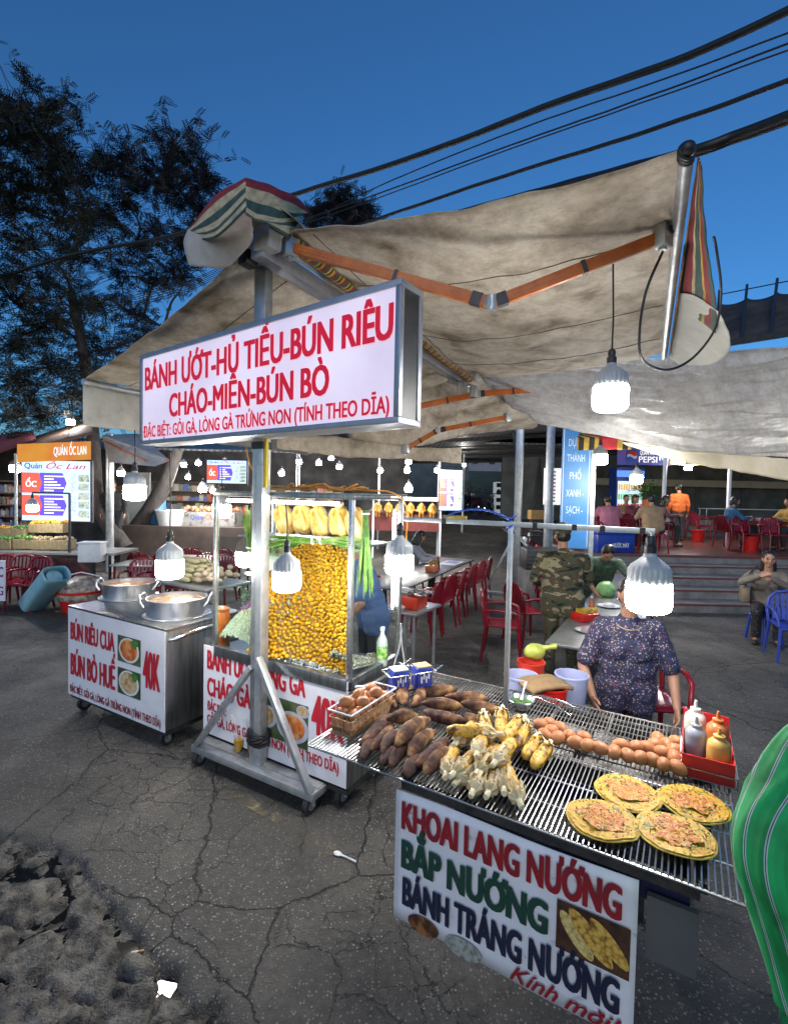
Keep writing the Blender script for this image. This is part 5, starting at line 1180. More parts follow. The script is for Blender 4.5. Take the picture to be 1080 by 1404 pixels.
# small valance seen deep under the right side, striped
VX = stripes('bold_stripes', [(0, SYEL), (.12, SBLK), (.2, SYEL), (.28, SBLK), (.36, SYEL), (.42, (.50, .02, .03)), (.7, SYEL), (.78, SBLK), (.86, SYEL), (.94, SBLK)], (1, .5, 0), .62)
p0, p1, p2 = at(791, 600, 7.2), at(864, 600, 6.9), at(866, 616, 6.9)
v_ = empty('striped_awning_end', at(828, 605, 7.1), 0, 'small red, yellow and black striped awning end beside the blue street banner', 'awning')
def vu(o): o.parent = v_; o.matrix_parent_inverse = Matrix.Translation(-v_.location); return o
vu(sheet('valance', [[p0, mid(p0, p1, .5), p1], [at(791, 617, 7.2), at(828, 617, 7.05), p2]], VX, 20, 5, 0, .01, 6))
vu(sheet('slope', [[at(800, 582, 7.7), at(830, 584, 7.6), at(842, 590, 7.5)], [p0, mid(p0, p1, .5), p1]], VX, 20, 8, 0, .01, 6))
# plastic tarp beyond the first awning
rows = [[at(598, 466, 5.4), at(740, 484, 5.5), at(905, 492, 5.2), at(1000, 484, 4.7), at(1120, 462, 4.1)],
        [at(640, 500, 6.0), at(750, 520, 5.9), at(905, 530, 5.5), at(1010, 525, 4.9), at(1120, 515, 4.2)],
        [at(690, 545, 6.7), at(775, 556, 6.4), at(905, 575, 5.9), at(1015, 580, 5.1), at(1120, 575, 4.3)],
        [at(735, 580, 7.4), at(800, 592, 7.0), at(905, 612, 6.2), at(1020, 622, 5.3), at(1120, 630, 4.4)]]
o = sheet('plastic_tarp', rows, PLAST, 90, 90, .04, .008, 3.4, sd=3, folds=.085); tag(o, 'wide grey translucent plastic tarp sagging behind the big hanging bulb', 'tarp')
rows = [[at(852, 606, 6.6), at(920, 616, 6.1), at(1020, 624, 5.3), at(1120, 631, 4.4)], [at(860, 612, 6.62), at(930, 632, 6.2), at(1020, 648, 5.4), at(1120, 664, 4.5)]]
o = sheet('tarp_hem', rows, mat('cream_hem', (.46, .41, .30), .7, 0, (.56, .52, .42), 5, .2, 30), 40, 8, 0, .02, 4, sd=8); tag(o, 'cream hem strip hanging below the plastic tarp at its right side', 'tarp')
# second awning wing further back
rows = [[at(470, 470, 5.8), at(585, 472, 6.1), at(640, 505, 6.3), at(730, 560, 7.4)], [at(470, 560, 6.8), at(570, 545, 7.0), at(640, 560, 7.2), at(735, 585, 8.2)], [at(480, 604, 7.0), at(565, 612, 7.2), at(640, 596, 7.8), at(700, 590, 8.6)]]
o = sheet('rear_canopy', rows, TARP, 40, 30, .05, .015, 3, sd=9); tag(o, 'dim stained rear awning canopy between the lightbox sign and the far post', 'awning')
rows = [[at(380, 596, 6.3), at(470, 600, 6.7), at(560, 612, 7.2), at(632, 614, 7.5)], [at(380, 614, 6.3), at(470, 626, 6.7), at(560, 630, 7.2), at(632, 636, 7.5)]]
o = sheet('rear_valance', rows, TARP, 30, 6, 0, .02, 4, sd=4); tag(o, 'off-white valance strip hanging under the lightbox sign', 'valance')
# far stand under the ridge
fb = G(706, 826, 0); t = empty('far_awning_stand', (fb.x, fb.y, 0), R(-27), 'far galvanised stand with diagonal braces and a castor, holding the rear of the awning', 'stand')
zt = at(707, 545, fb.y).z; mb = MB(); mb.box((0, 0, zt/2+.05), (.13, .10, zt-.1), None, .005); mb.build('post', GALV, t, 30)
mb = MB(); mb.box((.1, 0, .13), (1.5, .09, .07), None, .004); mb.build('base_bar', GALV, t, 30)
mb = MB(); mb.bar((-.6, -.01, .16), (-.06, -.01, 1.25), .06, .045); mb.build('brace', GALV, t); mb = MB(); mb.bar((.85, -.01, .16), (.06, -.01, 1.25), .06, .045); mb.build('brace', GALV, t)
mb = MB(); mb.bar((-.25, 0, zt-.1), (-.0, -.02, zt-1.25), .05, .05); mb.build('upper_strut', IRON, t)
for x in (-.6, .8): wheel(t, (x, 0, .07), .07)
lamp(at(836, 551, 2.66), 'big lit bulb hanging on a long cord from the orange awning arm', .18, at(840, 362, 2.62), bulb_mat('lit_diffuser_tall', 130))
lamp(at(822, 632, 6.1), 'lit bulb hanging under the small striped awning end', .17, at(824, 600, 6.1), bulb_mat('lit_diffuser_awning', 110))
lamp(at(872, 659, 6.9), 'lit bulb in front of the drinks fridge', .16, at(872, 615, 6.9), bulb_mat('lit_diffuser_bright', 260))
# loose loop of cable on the right bar
pts = [at(908, 345, 2.55), at(885, 400, 2.5), at(876, 460, 2.55), at(882, 495, 2.6), at(915, 507, 2.7), at(950, 490, 2.8), at(980, 450, 2.8), at(988, 400, 2.75), at(982, 345, 2.6), at(978, 325, 2.5)]
mb = MB(); mb.tube(spl(pts, 5), .007, 6); tag(mb.build('loose_cable', CORD, None, 60), 'black cable hanging in a big loop from the right awning bar', 'cable')
# ================================================================ OVERHEAD CABLES
def cable(pts, r, label, wob=.03):
    P = spl([at(*p) for p in pts], 10); mb = MB(); mb.tube([p+Vector((0, 0, wob*.3*noise.noise(p*2.2))) for p in P], r, 7); tag(mb.build('overhead_cable', CORD, None, 60), label, 'cable', 'overhead cables')
cable([(1130, -8, 3.6), (940, 78, 4.3), (760, 142, 5.2), (560, 218, 6.4), (400, 268, 7.6), (240, 322, 9), (90, 352, 10.5), (-60, 402, 12)], .032, 'thickest overhead cable, crossing the sky from the top right corner')
cable([(1120, 30, 5), (900, 112, 6), (720, 174, 7), (540, 246, 8.5), (460, 284, 10)], .010, 'upper thin cable of the pair beneath the thickest one')
cable([(1120, 44, 5), (900, 128, 6), (720, 192, 7), (500, 272, 9), (420, 300, 11)], .011, 'middle thin cable beneath the thickest one')
cable([(1120, 54, 5), (900, 134, 6), (720, 197, 7), (500, 278, 9), (420, 306, 11)], .009, 'lowest thin cable of the pair, close to its neighbour')
cable([(1130, 92, 4.5), (900, 176, 5.6), (720, 232, 6.8), (552, 288, 8), (470, 316, 9)], .024, 'medium overhead cable passing just above the awning')
cable([(1130, 140, 3.6), (1010, 185, 4.1), (930, 212, 4.4), (740, 262, 6), (600, 300, 7.5)], .040, 'thick twisted cable bundle touching the top of the awning bar')
cable([(1130, 150, 3.62), (1010, 192, 4.12), (930, 219, 4.45), (740, 270, 6), (600, 306, 7.5)], .022, 'cable hugging the underside of the thick twisted bundle')
rnd = random.Random(31)
for k in range(6):
    y0 = 395+k*9; cable([(-40, y0+40+k*4, 12), (120, y0+22-k*5, 11), (250, y0-8-k*6, 10.5), (330, y0-40-k*7, 10)], .007, 'thin slack wire running through the tree crowns on the left', .1)
# ================================================================ TREES
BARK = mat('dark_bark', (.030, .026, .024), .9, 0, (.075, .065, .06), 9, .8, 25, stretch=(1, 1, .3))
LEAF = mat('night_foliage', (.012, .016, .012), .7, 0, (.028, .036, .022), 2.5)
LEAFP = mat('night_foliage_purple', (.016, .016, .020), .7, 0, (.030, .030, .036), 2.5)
def tree(base, forks, clumps, label, trunk_r, seed, leafm, dens=1., lsz=1.):
    rnd = random.Random(seed); t = empty('tree', base, 0, label, 'tree'); base = Vector(base); mbt = MB(); mbl = MB(); J = []
    mbt.tube([p-base for p in spl(forks, 5)], [trunk_r*(1-.55*i/(len(forks)*5-4)) for i in range(len(forks)*5-4)], 10)
    nodes = [Vector(p) for p in spl(forks, 5)][4:]
    for ci, (c, rad) in enumerate(sorted([(Vector(c), r) for c, r in clumps], key=lambda q: (q[0]-nodes[-1]).length)):
        s = min(nodes, key=lambda n: (n-c).length+max(0, n.z-c.z)*1.5); L = (c-s).length
        m1 = mid(s, c, .35)+Vector((rnd.gauss(0, .08), rnd.gauss(0, .08), .10))*L; m2 = mid(s, c, .7)+Vector((rnd.gauss(0, .08), rnd.gauss(0, .08), .08))*L
        P = spl([s, m1, m2, c], 4); r0 = min(trunk_r*.40, .018+.016*L); mbt.tube([p-base for p in P], [r0*(1-.72*i/(len(P)-1)) for i in range(len(P))], 6)
        nodes += P[5:]
        for k in range(int(32*dens*(rad/.6))):
            q = P[-1-rnd.randrange(4)]; e = c+Vector((rnd.gauss(0, 1), rnd.gauss(0, .8), rnd.gauss(0, .8)))*rad*.86
            tw = [q, mid(q, e, .5)+Vector((rnd.gauss(0, .05), rnd.gauss(0, .05), .06)), e]; mbt.tube([p-base for p in tw], [.012, .007, .003], 4)
            for s_ in range(5):                                          # feathery leaves: leaflets along a rachis
                o = mid(tw[1], e, rnd.uniform(.1, 1.05)); d = Vector((rnd.gauss(0, 1), rnd.gauss(0, 1), rnd.gauss(.05, .6))).normalized(); sd = d.cross(Vector((rnd.gauss(0, .4), rnd.gauss(0, .4), 1))).normalized(); up = sd.cross(d)
                n_ = 6; ll = .30*lsz*rnd.uniform(.7, 1.2)
                for i in range(n_):
                    b_ = o+d*(ll*(i+.6)/n_)+up*(-.12*ll*(i/n_)**2)
                    for sg in (-1, 1):
                        w = .092*lsz*(1-.35*abs(i/n_-.4)); dd = (sd*sg*.9+d*.45).normalized()
                        mbl.quad(b_-base, b_+dd*w*.5+d*w*.22-base, b_+dd*w-base, b_+dd*w*.5-d*w*.22-base)
    mbt.build('trunk', BARK, t, 60); mbl.build('crown', leafm, t, None, fix=False)
    return t
b1 = G(172, 752, 0); Y1 = 12.5; b1 = at(172, 752, Y1)
def cl(L, Y, sp, sd):
    rnd = random.Random(sd); return [(at(x, y, Y+rnd.uniform(-sp, sp)), r*Y/670) for x, y, r in L]
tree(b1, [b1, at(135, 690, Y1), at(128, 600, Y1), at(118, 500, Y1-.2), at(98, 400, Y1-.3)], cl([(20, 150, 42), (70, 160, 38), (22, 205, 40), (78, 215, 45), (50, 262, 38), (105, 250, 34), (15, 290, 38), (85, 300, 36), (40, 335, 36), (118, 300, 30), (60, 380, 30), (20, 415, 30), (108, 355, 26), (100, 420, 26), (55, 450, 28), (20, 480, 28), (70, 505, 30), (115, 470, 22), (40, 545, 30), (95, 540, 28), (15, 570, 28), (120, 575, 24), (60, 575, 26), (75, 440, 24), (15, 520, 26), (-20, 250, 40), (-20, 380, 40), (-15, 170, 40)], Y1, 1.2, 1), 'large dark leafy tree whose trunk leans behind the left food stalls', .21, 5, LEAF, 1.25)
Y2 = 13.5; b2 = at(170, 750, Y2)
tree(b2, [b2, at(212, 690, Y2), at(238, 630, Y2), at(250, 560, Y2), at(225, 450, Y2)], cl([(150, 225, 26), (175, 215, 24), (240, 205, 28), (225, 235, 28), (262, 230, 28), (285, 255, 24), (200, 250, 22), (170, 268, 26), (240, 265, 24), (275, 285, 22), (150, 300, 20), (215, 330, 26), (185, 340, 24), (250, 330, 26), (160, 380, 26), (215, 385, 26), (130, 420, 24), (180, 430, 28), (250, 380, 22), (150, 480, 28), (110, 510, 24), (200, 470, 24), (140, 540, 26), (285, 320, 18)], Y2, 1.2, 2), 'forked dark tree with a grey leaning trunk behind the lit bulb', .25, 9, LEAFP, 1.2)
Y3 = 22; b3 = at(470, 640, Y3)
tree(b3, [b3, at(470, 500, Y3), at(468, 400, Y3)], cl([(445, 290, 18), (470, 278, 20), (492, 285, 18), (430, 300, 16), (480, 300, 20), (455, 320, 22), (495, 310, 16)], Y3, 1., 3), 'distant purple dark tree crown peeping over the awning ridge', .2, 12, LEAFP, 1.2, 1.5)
# ================================================================ BUILDINGS, PLATFORMS, HALLS
CONC = mat('dark_concrete', (.12, .115, .11), .85, 0, (.23, .22, .21), 3.5, .4, 25, detail=9)
TILE = ramp_mat('red_floor_tile', [(.3, (.13, .045, .035)), (.6, (.20, .075, .06)), (.8, (.26, .13, .11))], scale=4, rough=.28, detail=7)
PZ, PY = .80, 10.7
px0 = at(800, 760, PY).x
mb = MB(); mb.box((px0+8, PY+6, PZ/2), (16, 12, PZ)); mb.k = 1; mb.box((px0+8, PY+6.0, PZ+.003), (15.98, 11.98, .02))
tag(mb.build('platform', [CONC, TILE]), kind='structure')
sx0 = at(872, 800, 9.5).x
mb = MB()
for k in range(4):
    z = PZ*(4-k)/5.; y1 = PY-.50*k; mb.k = 0; mb.box((sx0+6, (y1-.25), z/2), (12, .5, z)); 
    mb.k = 1; mb.box((sx0+6, y1-.5-.004, z-.015), (12, .012, .03)); 
mb.k = 1; mb.box((sx0+6, PY-.006, PZ-.02), (12, .014, .035))
tag(mb.build('steps', [CONC, mat('red_step_nosing', (.17, .035, .03), .6, 0, (.10, .03, .027), 6)]), kind='structure')
mb = MB()
for k in range(3): mb.box((9.0, 16.3+k*.4+1.5, PZ+.09+.18*k), (5, 3, .18+.0*k)) if False else mb.box((9.3, 16.4+k*.45+.225, PZ+(.18*(k+1))/2), (4.2, .45, .18*(k+1)))
tag(mb.build('rear_steps', CONC), kind='structure')
DARKW = ramp_mat('dim_market_wall', [(.3, (.06, .07, .075)), (.5, (.10, .115, .12)), (.75, (.17, .18, .18))], scale=1.6, rough=.8, detail=8)
ROOFU = ramp_mat('corrugated_underside', [(.0, (.03, .032, .036)), (.5, (.075, .08, .088)), (1, (.14, .145, .155))], 'wave', 2.1, .55, dist=.4)
def bldg(name, label, cat='building'): return empty(name, (0, 0, 0), 0, label, cat)
# right hall: rear wall, posts, beam, black tarpaulin roof
hb = bldg('market_hall', 'open market hall on the raised platform with white posts and a cream beam')
mb = MB(); mb.box((px0+9, 21.5, 2.6), (17, .2, 4.0)); mb.build('rear_wall', DARKW, hb)
mb = MB(); mb.grid(lambda a, b: (px0-1.4+17*a, 13.2+8.5*b, 3.45+.9*b), 8, 4); solid(mb.build('roof', ROOFU, hb), .05)
for p in ((738, 9.6), (909, 13.3), (998, 13.3), (806, 13.3)):
    x = at(p[0], 690, p[1]).x
    if p[0] == 738: continue
    mb = MB(); mb.cyl((x, p[1], PZ), (x, p[1], 3.5), .05, n=12); mb.build('post', WHITEP, hb, 40)
mb = MB(); mb.box((px0+9, 20.5, at(1000, 664, 20.5).z), (13, .2, .28)); mb.build('cream_beam', mat('cream_paint', (.45, .43, .36), .6, 0, (.36, .34, .28), 4), hb)
for k in range(7): mb = MB(); mb.box((px0+3+2.0*k, 21.36, 2.0), (.12, .08, 2.4)); mb.build('pilaster', mat('slate_paint', (.10, .12, .13), .7, 0, (.07, .085, .09), 5), hb)
# ribbed tarpaulin roof at the right edge of the view
r0, r1, r2, r3 = at(980, 474, 9.5), at(1150, 446, 7.6), at(1160, 384, 9.5), at(985, 416, 11.5)
rb = empty('black_shade_roof', r0, 0, 'black shade cloth roof with raised ribs at the right, behind the awning valance', 'roof')
mb = MB(); mb.grid(lambda a, b: (mid(mid(r0, r1, a), mid(r3, r2, a), b)+Vector((0, 0, -.10*abs(math.sin(a*math.pi*4))**.5*b+.02)))-r0, 48, 8); solid(mb.build('shade_cloth', mat('black_shade_cloth', (.022, .020, .019), .85, 0, (.065, .06, .055), 2.4, .5, 40, detail=9), rb, 60), .02)
for k in range(5):
    a = k/4; mb = MB(); mb.bar(mid(r0, r1, a)-r0, mid(r3, r2, a)+Vector((0, 0, .28))-r0, .05, .07); mb.build('rib', BLACK, rb)
mb = MB(); mb.tube([mid(r3, r2, a)+Vector((0, 0, .20))-r0 for a in (0, .5, 1)], .012, 6); mb.build('ridge_wire', CORD, rb)
mb = MB(); mb.bar(r0-r0, r1-r0, .05, .10); mb.build('eave_beam', BLACK, rb)
# far building across the yard
fz = 1.3; FY = 27.5
fbx0, fbx1 = at(380, 690, FY).x, at(900, 690, FY).x
fbd = bldg('far_building', 'pale fronted building across the yard with a green roller shutter and two small vents')
mb = MB(); mb.box(((fbx0+fbx1)/2, FY+2, fz+2.2), (fbx1-fbx0, 4, 4.4)); mb.build('wall', DARKW, fbd)
x0, x1 = at(640, 690, FY).x, at(694, 690, FY).x
mb = MB(); z0, z1 = at(660, 646, FY).z, at(660, 624, FY).z; mb.box(((x0+x1)/2, FY-.06, (z0+z1)/2), (x1-x0, .1, z1-z0)); mb.box((x1+.25, FY-.08, (fz+z1)/2), (.5, .16, z1-fz)); mb.build('upper_band', mat('pale_render', (.30, .30, .33), .8, 0, (.22, .22, .25), 1.5), fbd)
for q in (649, 672): x = at(q, 690, FY).x; mb = MB(); mb.box((x, FY-.12, (z0+z1)/2+.1), (.3, .06, .3)); mb.build('vent', BLACK, fbd)
mb = MB(); 
for k in range(22): mb.box(((x0+x1)/2, FY-.05, fz+.05+(z0-fz)/22*k), (x1-x0-.1, .06+.02*(k % 2), (z0-fz)/22*.8))
mb.build('roller_shutter', mat('green_shutter', (.055, .095, .09), .5, .3, (.04, .07, .068), 3), fbd)
for (a, b, c1) in ((700, 760, (.03, .04, .05)), (560, 632, (.05, .07, .08)), (470, 545, (.04, .05, .06))):
    mb = MB(); xa, xb = at(a, 690, FY).x, at(b, 690, FY).x; mb.box(((xa+xb)/2, FY-.04, fz+1.2), (xb-xa, .08, 2.4)); mb.build('door', mat('door_paint_%d' % a, c1, .6, 0, tuple(v*1.6 for v in c1), 2), fbd)
# yard roof (corrugated) seen from below
yr = [at(535, 592, 11.5), at(850, 570, 11.5), at(905, 630, 24), at(500, 634, 24)]
yo = empty('yard_roof', yr[0], 0, 'corrugated metal roof over the yard behind the awnings, seen from below', 'roof')
mb = MB(); mb.grid(lambda a, b: mid(mid(yr[0], yr[1], a), mid(yr[3], yr[2], a), b)-yr[0], 10, 10); solid(mb.build('roof_sheet', ROOFU, yo), .04)
for k in range(4): b = .15+.25*k; mb = MB(); mb.bar(mid(yr[0], yr[3], b)-yr[0]-Vector((0, 0, .1)), mid(yr[1], yr[2], b)-yr[0]-Vector((0, 0, .1)), .08, .1); mb.build('purlin', IRON, yo)
for q, yy in ((601, 14), (634, 18), (519, 15), (408, 12)):
    b = at(q, 700, yy); b.z = gz(b.x, b.y); mb = MB(); top = at(q, 622, yy).z; mb.cyl((b.x, b.y, b.z), (b.x, b.y, top), .045, n=10); tag(mb.build('steel_post', GALV, None, 40), {601: 'thin steel post left of the hanging menu screen', 634: 'thin steel post right of the hanging menu screen', 519: 'thin steel post behind the orange cable tangle', 408: 'thin steel post right of the tall awning post'}[q], 'post')
# left market hall: rear wall, low platform
lh = bldg('left_market_hall', 'dim market hall on the left, with a dark rear wall above a low brick platform')
xa, xb = -17.5, at(560, 690, 17.5).x
mb = MB(); mb.box(((xa+xb)/2, 17.7, 1.9), (xb-xa, .2, 3.8)); mb.build('rear_wall', ramp_mat('dim_clutter_wall', [(.3, (.016, .016, .018)), (.5, (.04, .039, .042)), (.75, (.085, .08, .076))], scale=2.2, rough=.8, detail=9), lh)
mb = MB(); mb.grid(lambda a, b: (xa+(xb-xa)*a, 12.6+5.2*b, 3.05+.7*b), 8, 3); solid(mb.build('roof', ROOFU, lh), .05)
xl, xr = at(165, 740, 13).x, at(345, 740, 13).x; lz = at(250, 722, 13).z
mb = MB(); mb.box(((xl+xr)/2, 15.2, lz/2), (xr-xl, 4.4, lz)); tag(mb.build('brick_platform', ramp_mat('brown_block', [(.3, (.05, .035, .03)), (.6, (.085, .06, .05)), (.8, (.12, .085, .07))], scale=3, rough=.8, detail=8)), kind='structure')
# ================================================================ CHAIRS AND TABLES
def make_chair(m, name='plastic_chair'):
    t = empty(name)
    mb = MB(); mb.grid(lambda a, b: ((a-.5)*(.40+.05*b), -.21+.42*(1-b), .44-.018*math.sin(math.pi*a)*math.sin(math.pi*b)-.02*(b > .9)), 8, 8); solid(mb.build('seat', m, t, 60), .02)
    mb = MB()
    for i in range(7):                                                # fan of slats under a rounded top rail
        x = (-1+i/3)
        for (x0, y0, z0), (x1, y1, z1) in (((x*.135, .198, .46), (x*.168, .227, .62)), ((x*.168, .227, .62), (x*.18, .252, .81-.055*x*x))): mb.box(((x0+x1)/2, (y0+y1)/2, (z0+z1)/2), (.038, .012, (z1-z0)*1.03), Matrix.Rotation(-.17, 3, 'X'))
    mb.tube([(-.215, .20, .44), (-.225, .23, .62), (-.20, .25, .74), (-.13, .262, .815), (0, .268, .84), (.13, .262, .815), (.20, .25, .74), (.225, .23, .62), (.215, .20, .44)], .019, 8)
    mb.tube([(-.16, .20, .475), (.16, .20, .475)], .016, 6); mb.build('backrest', m, t, 60)
    for s in (-1, 1):
        mb = MB(); mb.tube([(s*.222, .235, .62), (s*.25, .10, .645), (s*.255, -.08, .64), (s*.245, -.17, .60), (s*.225, -.195, .45)], [.016, .018, .02, .02, .017], 8); mb.build('armrest', m, t, 60)
        for y0, y1 in ((-.19, -.225), (.19, .245)): mb = MB(); mb.tube([(s*.205, y0, .45), (s*.235, y1, 0)], [.024, .016], 8); mb.build('leg', m, t, 60)
    return t
CH0 = make_chair(REDP); chn = 0
def chair(p, rz, label, group='red plastic chairs', sc=1.0):
    global chn
    p = Vector(p)
    o = CH0 if chn == 0 else dup(CH0)
    chn += 1; o.location = p; o.rotation_euler = (0, 0, rz); o.scale = (sc,)*3; tag(o, label, 'chair', group); return o
def table(p, rz, l, w, h, label, m, legm=IRON, name='dining_table', th=.025):
    t = empty(name, p, rz, label, 'table'); mb = MB(); mb.box((0, 0, h-th/2), (l, w, th), None, .004); mb.build('table_top', m, t, 30)
    for x in (-l/2+.06, l/2-.06):
        for y in (-w/2+.06, w/2-.06): mb = MB(); mb.cyl((x, y, 0), (x, y, h-th), .018, n=10); mb.build('leg', legm, t, 40)
    return t
STTOP = mat('steel_table_top', (.34, .35, .35), .3, .6, (.44, .45, .45), 5)
# long table in the centre with its row of chairs
ta, tb = G(552, 806, .72), G(643, 768, .72); ta.z = tb.z = 0; tdv = (tb-ta); tl = tdv.length; tdv.normalize(); tn = Vector((-tdv.y, tdv.x, 0)); ang = math.atan2(tdv.y, tdv.x)
tc0 = (ta+tb)/2+tn*.30
table(tc0, ang, tl+.3, .72, .72, 'long dark dining table in the middle distance with red chairs along one side', mat('dark_table_top', (.05, .045, .042), .35, 0, (.10, .09, .085), 4))
for k in range(6):
    p = ta+tdv*(tl*(k+.25)/5.6)-tn*.22; chair(p, ang+R(180+random.uniform(-8, 8)), ('red chair nearest the viewer along the long table' if k == 0 else 'red chair farthest along the long table' if k == 5 else 'red chair in the row tucked along the long dark table'), 'red chairs along the long table')
for k in (1, 3): p = ta+tdv*(tl*k/4)+tn*.95; chair(p, ang+R(0), 'red chair on the far side of the long table' if k == 1 else 'red chair under the dark haired diner at the long table', 'red chairs along the long table')
# things on it
def small_bottle(p, h, r, m, cap, label, name='condiment_bottle'):
    t = empty(name, p, 0, label, 'bottle'); mb = MB(); mb.lathe([(r, 0), (r, h*.65), (r*.4, h*.8), (r*.4, h*.9)], n=14); mb.build('body', m, t, 50); mb = MB(); mb.lathe([(r*.45, h*.9), (r*.4, h), (.001, h)], n=12); mb.build('cap', cap, t, 50)
q = G(604, 778, .74); small_bottle(G(600, 780, .722), .2, .035, mat('dark_sauce', (.03, .015, .012), .3, 0, (.05, .02, .015), 9), REDP, 'dark sauce bottle on the long table')
t = empty('condiment_basket', G(592, 783, .722), ang, 'orange basket of condiments on the long table', 'basket'); mb = MB(); mb.box((0, 0, .05), (.22, .16, .10), None, .01); mb.build('basket_body', ORS, t, 30); mb = MB(); [mb.cyl((x, y, .06), (x, y, .19), .025) for x, y in ((-.06, 0), (.05, .03), (.06, -.04))]; mb.build('jars', mat('amber_jar', (.40, .24, .06), .3, 0, (.3, .15, .04), 10), t, 40)
t = empty('menu_sheet', G(618, 772, .724), ang, 'blue and white laminated menu lying on the long table', 'menu'); mb = MB(); mb.box((0, 0, .002), (.62, .34, .004)); mb.build('sheet', WHITEP, t); mb = MB(); mb.box((.1, 0, .0052), (.3, .24, .001)); mb.build('print', mat('blue_print', (.04, .10, .40), .4, 0, (.03, .07, .3), 8), t)
# small steel table with the red tub
p = G(562, 830, .74); p.z = 0; table(p, A31+R(90), .62, .5, .73, 'small steel table behind the glass cart holding a red tub', STTOP, GALV, 'side_table')
t = empty('red_tub', (p.x-.02, p.y-.02, .733), A31, 'red rectangular tub with a checked cloth and a clear bag on the small steel table', 'tub'); mb = MB(); mb.box((0, 0, .07), (.36, .26, .14), None, .015); mb.build('tub_body', mat('orange_red_plastic', (.55, .05, .02), .35, 0, (.48, .035, .015), 6), t, 30)
mb = MB(); mb.grid(lambda a, b: ((a-.5)*.3+.12, (b-.5)*.26, .165+.03*math.sin(a*3)+.012*noise.noise(Vector((a*5, b*5, 0)))), 14, 12); ck = ramp_mat('checked_cloth', [(.0, (.05, .03, .035)), (.5, (.6, .58, .56))], 'voronoi', 26, .8, const=True); ck.node_tree.nodes['Voronoi Texture'].distance = 'CHEBYCHEV'; solid(mb.build('checked_cloth', ck, t, 60), .006)
mb = MB(); mb.ball((-.06, 0, .16), (.13, .10, .05), 14); mb.build('clear_bag', mat('cloudy_bag', (.55, .56, .56), .3, 0, (.42, .43, .43), 14, .6, 30), t, 60)
t = empty('bowl', G(548, 838, .733), 0, 'small white bowl at the edge of the small steel table', 'bowl'); mb = MB(); mb.lathe([(.03, 0), (.06, .05), (.057, .05), (.001, .01)], n=20); mb.build('bowl_body', WHITEP, t, 50)
# soldier's table and the chairs near it
sa, sb = G(815, 880, .72), G(868, 792, .72); sa.z = sb.z = 0; sd = sb-sa; sl = sd.length; sang = math.atan2(sd.y, sd.x)
table((sa+sb)/2+Vector((-.02, 0, 0)), sang, sl+.5, .72, .72, 'steel topped table between the two men in camouflage', STTOP)
for (px, py, rz, s) in ((688, 902, 75, 'red chair left of the soldier, nearest the grill upright'), (722, 880, 110, 'red chair between the soldier and the far stand'), (752, 862, 140, 'red chair just behind the soldier, beside the black crate')): chair(G(px, py, 0), R(rz), s, 'red chairs near the soldier')
chair(at(700, 900, 6.6)*1, R(200), 'red chair tucked in behind the chairs near the soldier', 'red chairs near the soldier') if False else None
chair((at(884, 900, 3.5).x, 3.5, .14), R(-5), 'dark red chair the seller sits on, its back showing behind her shoulders', 'red plastic chairs')
small_bottle(G(810, 842, .722), .2, .035, ORS, WHITEP, 'orange chilli bottle on the steel table beside the soldier')
def plate(p, label, r=.12, food=None, name='plate'):
    t = empty(name, p, 0, label, 'plate'); mb = MB(); mb.lathe([(r*.6, 0), (r, .018), (r*.97, .02), (r*.55, .006), (.001, .005)], n=24); mb.build('plate_body', WHITEP, t, 50)
    if food: mb = MB(); mb.ball((0, 0, .02), (r*.55, r*.5, .03), 10); mb.build('food', food, t, 60)
plate(G(804, 866, .722), 'white plate with food wrap at the near end of the steel table', .11, mat('pink_wrap', (.55, .42, .45), .5, 0, (.4, .3, .3), 30))
plate(G(834, 832, .722), 'white plate behind the orange bottle on the steel table', .13, WHITEP)
p = G(830, 818, .722); mb = MB(); mb.ball((0, 0, .09), (.13, .10, .11), 16)
for v in mb.b.verts: v.co += v.co.normalized()*.02*noise.noise(v.co*14)
tag(mb.build('vegetable_bag', mat('green_plastic_bag', (.16, .40, .12), .3, 0, (.30, .52, .22), 18, .6, 30), None, 60, p), 'clear bag of green vegetables on the steel table', 'bag')
t = empty('snack_basket', G(802, 850, .722), .4, 'red basket with yellow snack packets on the steel table', 'basket'); mb = MB(); mb.box((0, 0, .04), (.24, .18, .08), None, .012); mb.build('basket_body', RED, t, 30); mb = MB(); [mb.box((-.06+.05*k, .01*(k % 2), .09), (.04, .12, .06), .3*k) for k in range(4)]; mb.build('packets', mat('yellow_packet', (.60, .42, .04), .4, 0, (.5, .3, .03), 20), t)
# black crate on a block, red and white post, cooler
p = at(742, 782, 7.6); mb = MB(); mb.box((p.x, p.y, .45), (.62, .5, .9)); tag(mb.build('concrete_block', CONC), 'grey concrete block under the black crate, left of the soldier', 'block')
t = empty('black_crate', (p.x, p.y-.02, .902), 0, 'black plastic crate on the concrete block left of the soldier', 'crate'); mb = MB(); mb.box((0, 0, .16), (.60, .42, .32), None, .01); mb.build('crate_body', BLACK, t, 30)
mb = MB(); [mb.box((0, -.213, .05+.06*k), (.56, .006, .02)) for k in range(5)]; mb.build('slats', mat('grey_black', (.04, .04, .042), .5, 0, (.03, .03, .03), 9), t)
p = G(730, 812, 0); t = empty('traffic_post', p, 0, 'red and white striped traffic post by the far stand', 'traffic post'); 
for k, (z0, z1, m) in enumerate(((.05, .55, WHITEP), (.55, 1.0, RED))): mb = MB(); mb.cyl((0, 0, z0), (.10*(k), 0, z1), .075, .07, 16); mb.build('post_section', m, t, 40)
mb = MB(); mb.cyl((0, 0, 0), (0, 0, .05), .18, n=20); mb.build('foot', BLACK, t, 40)
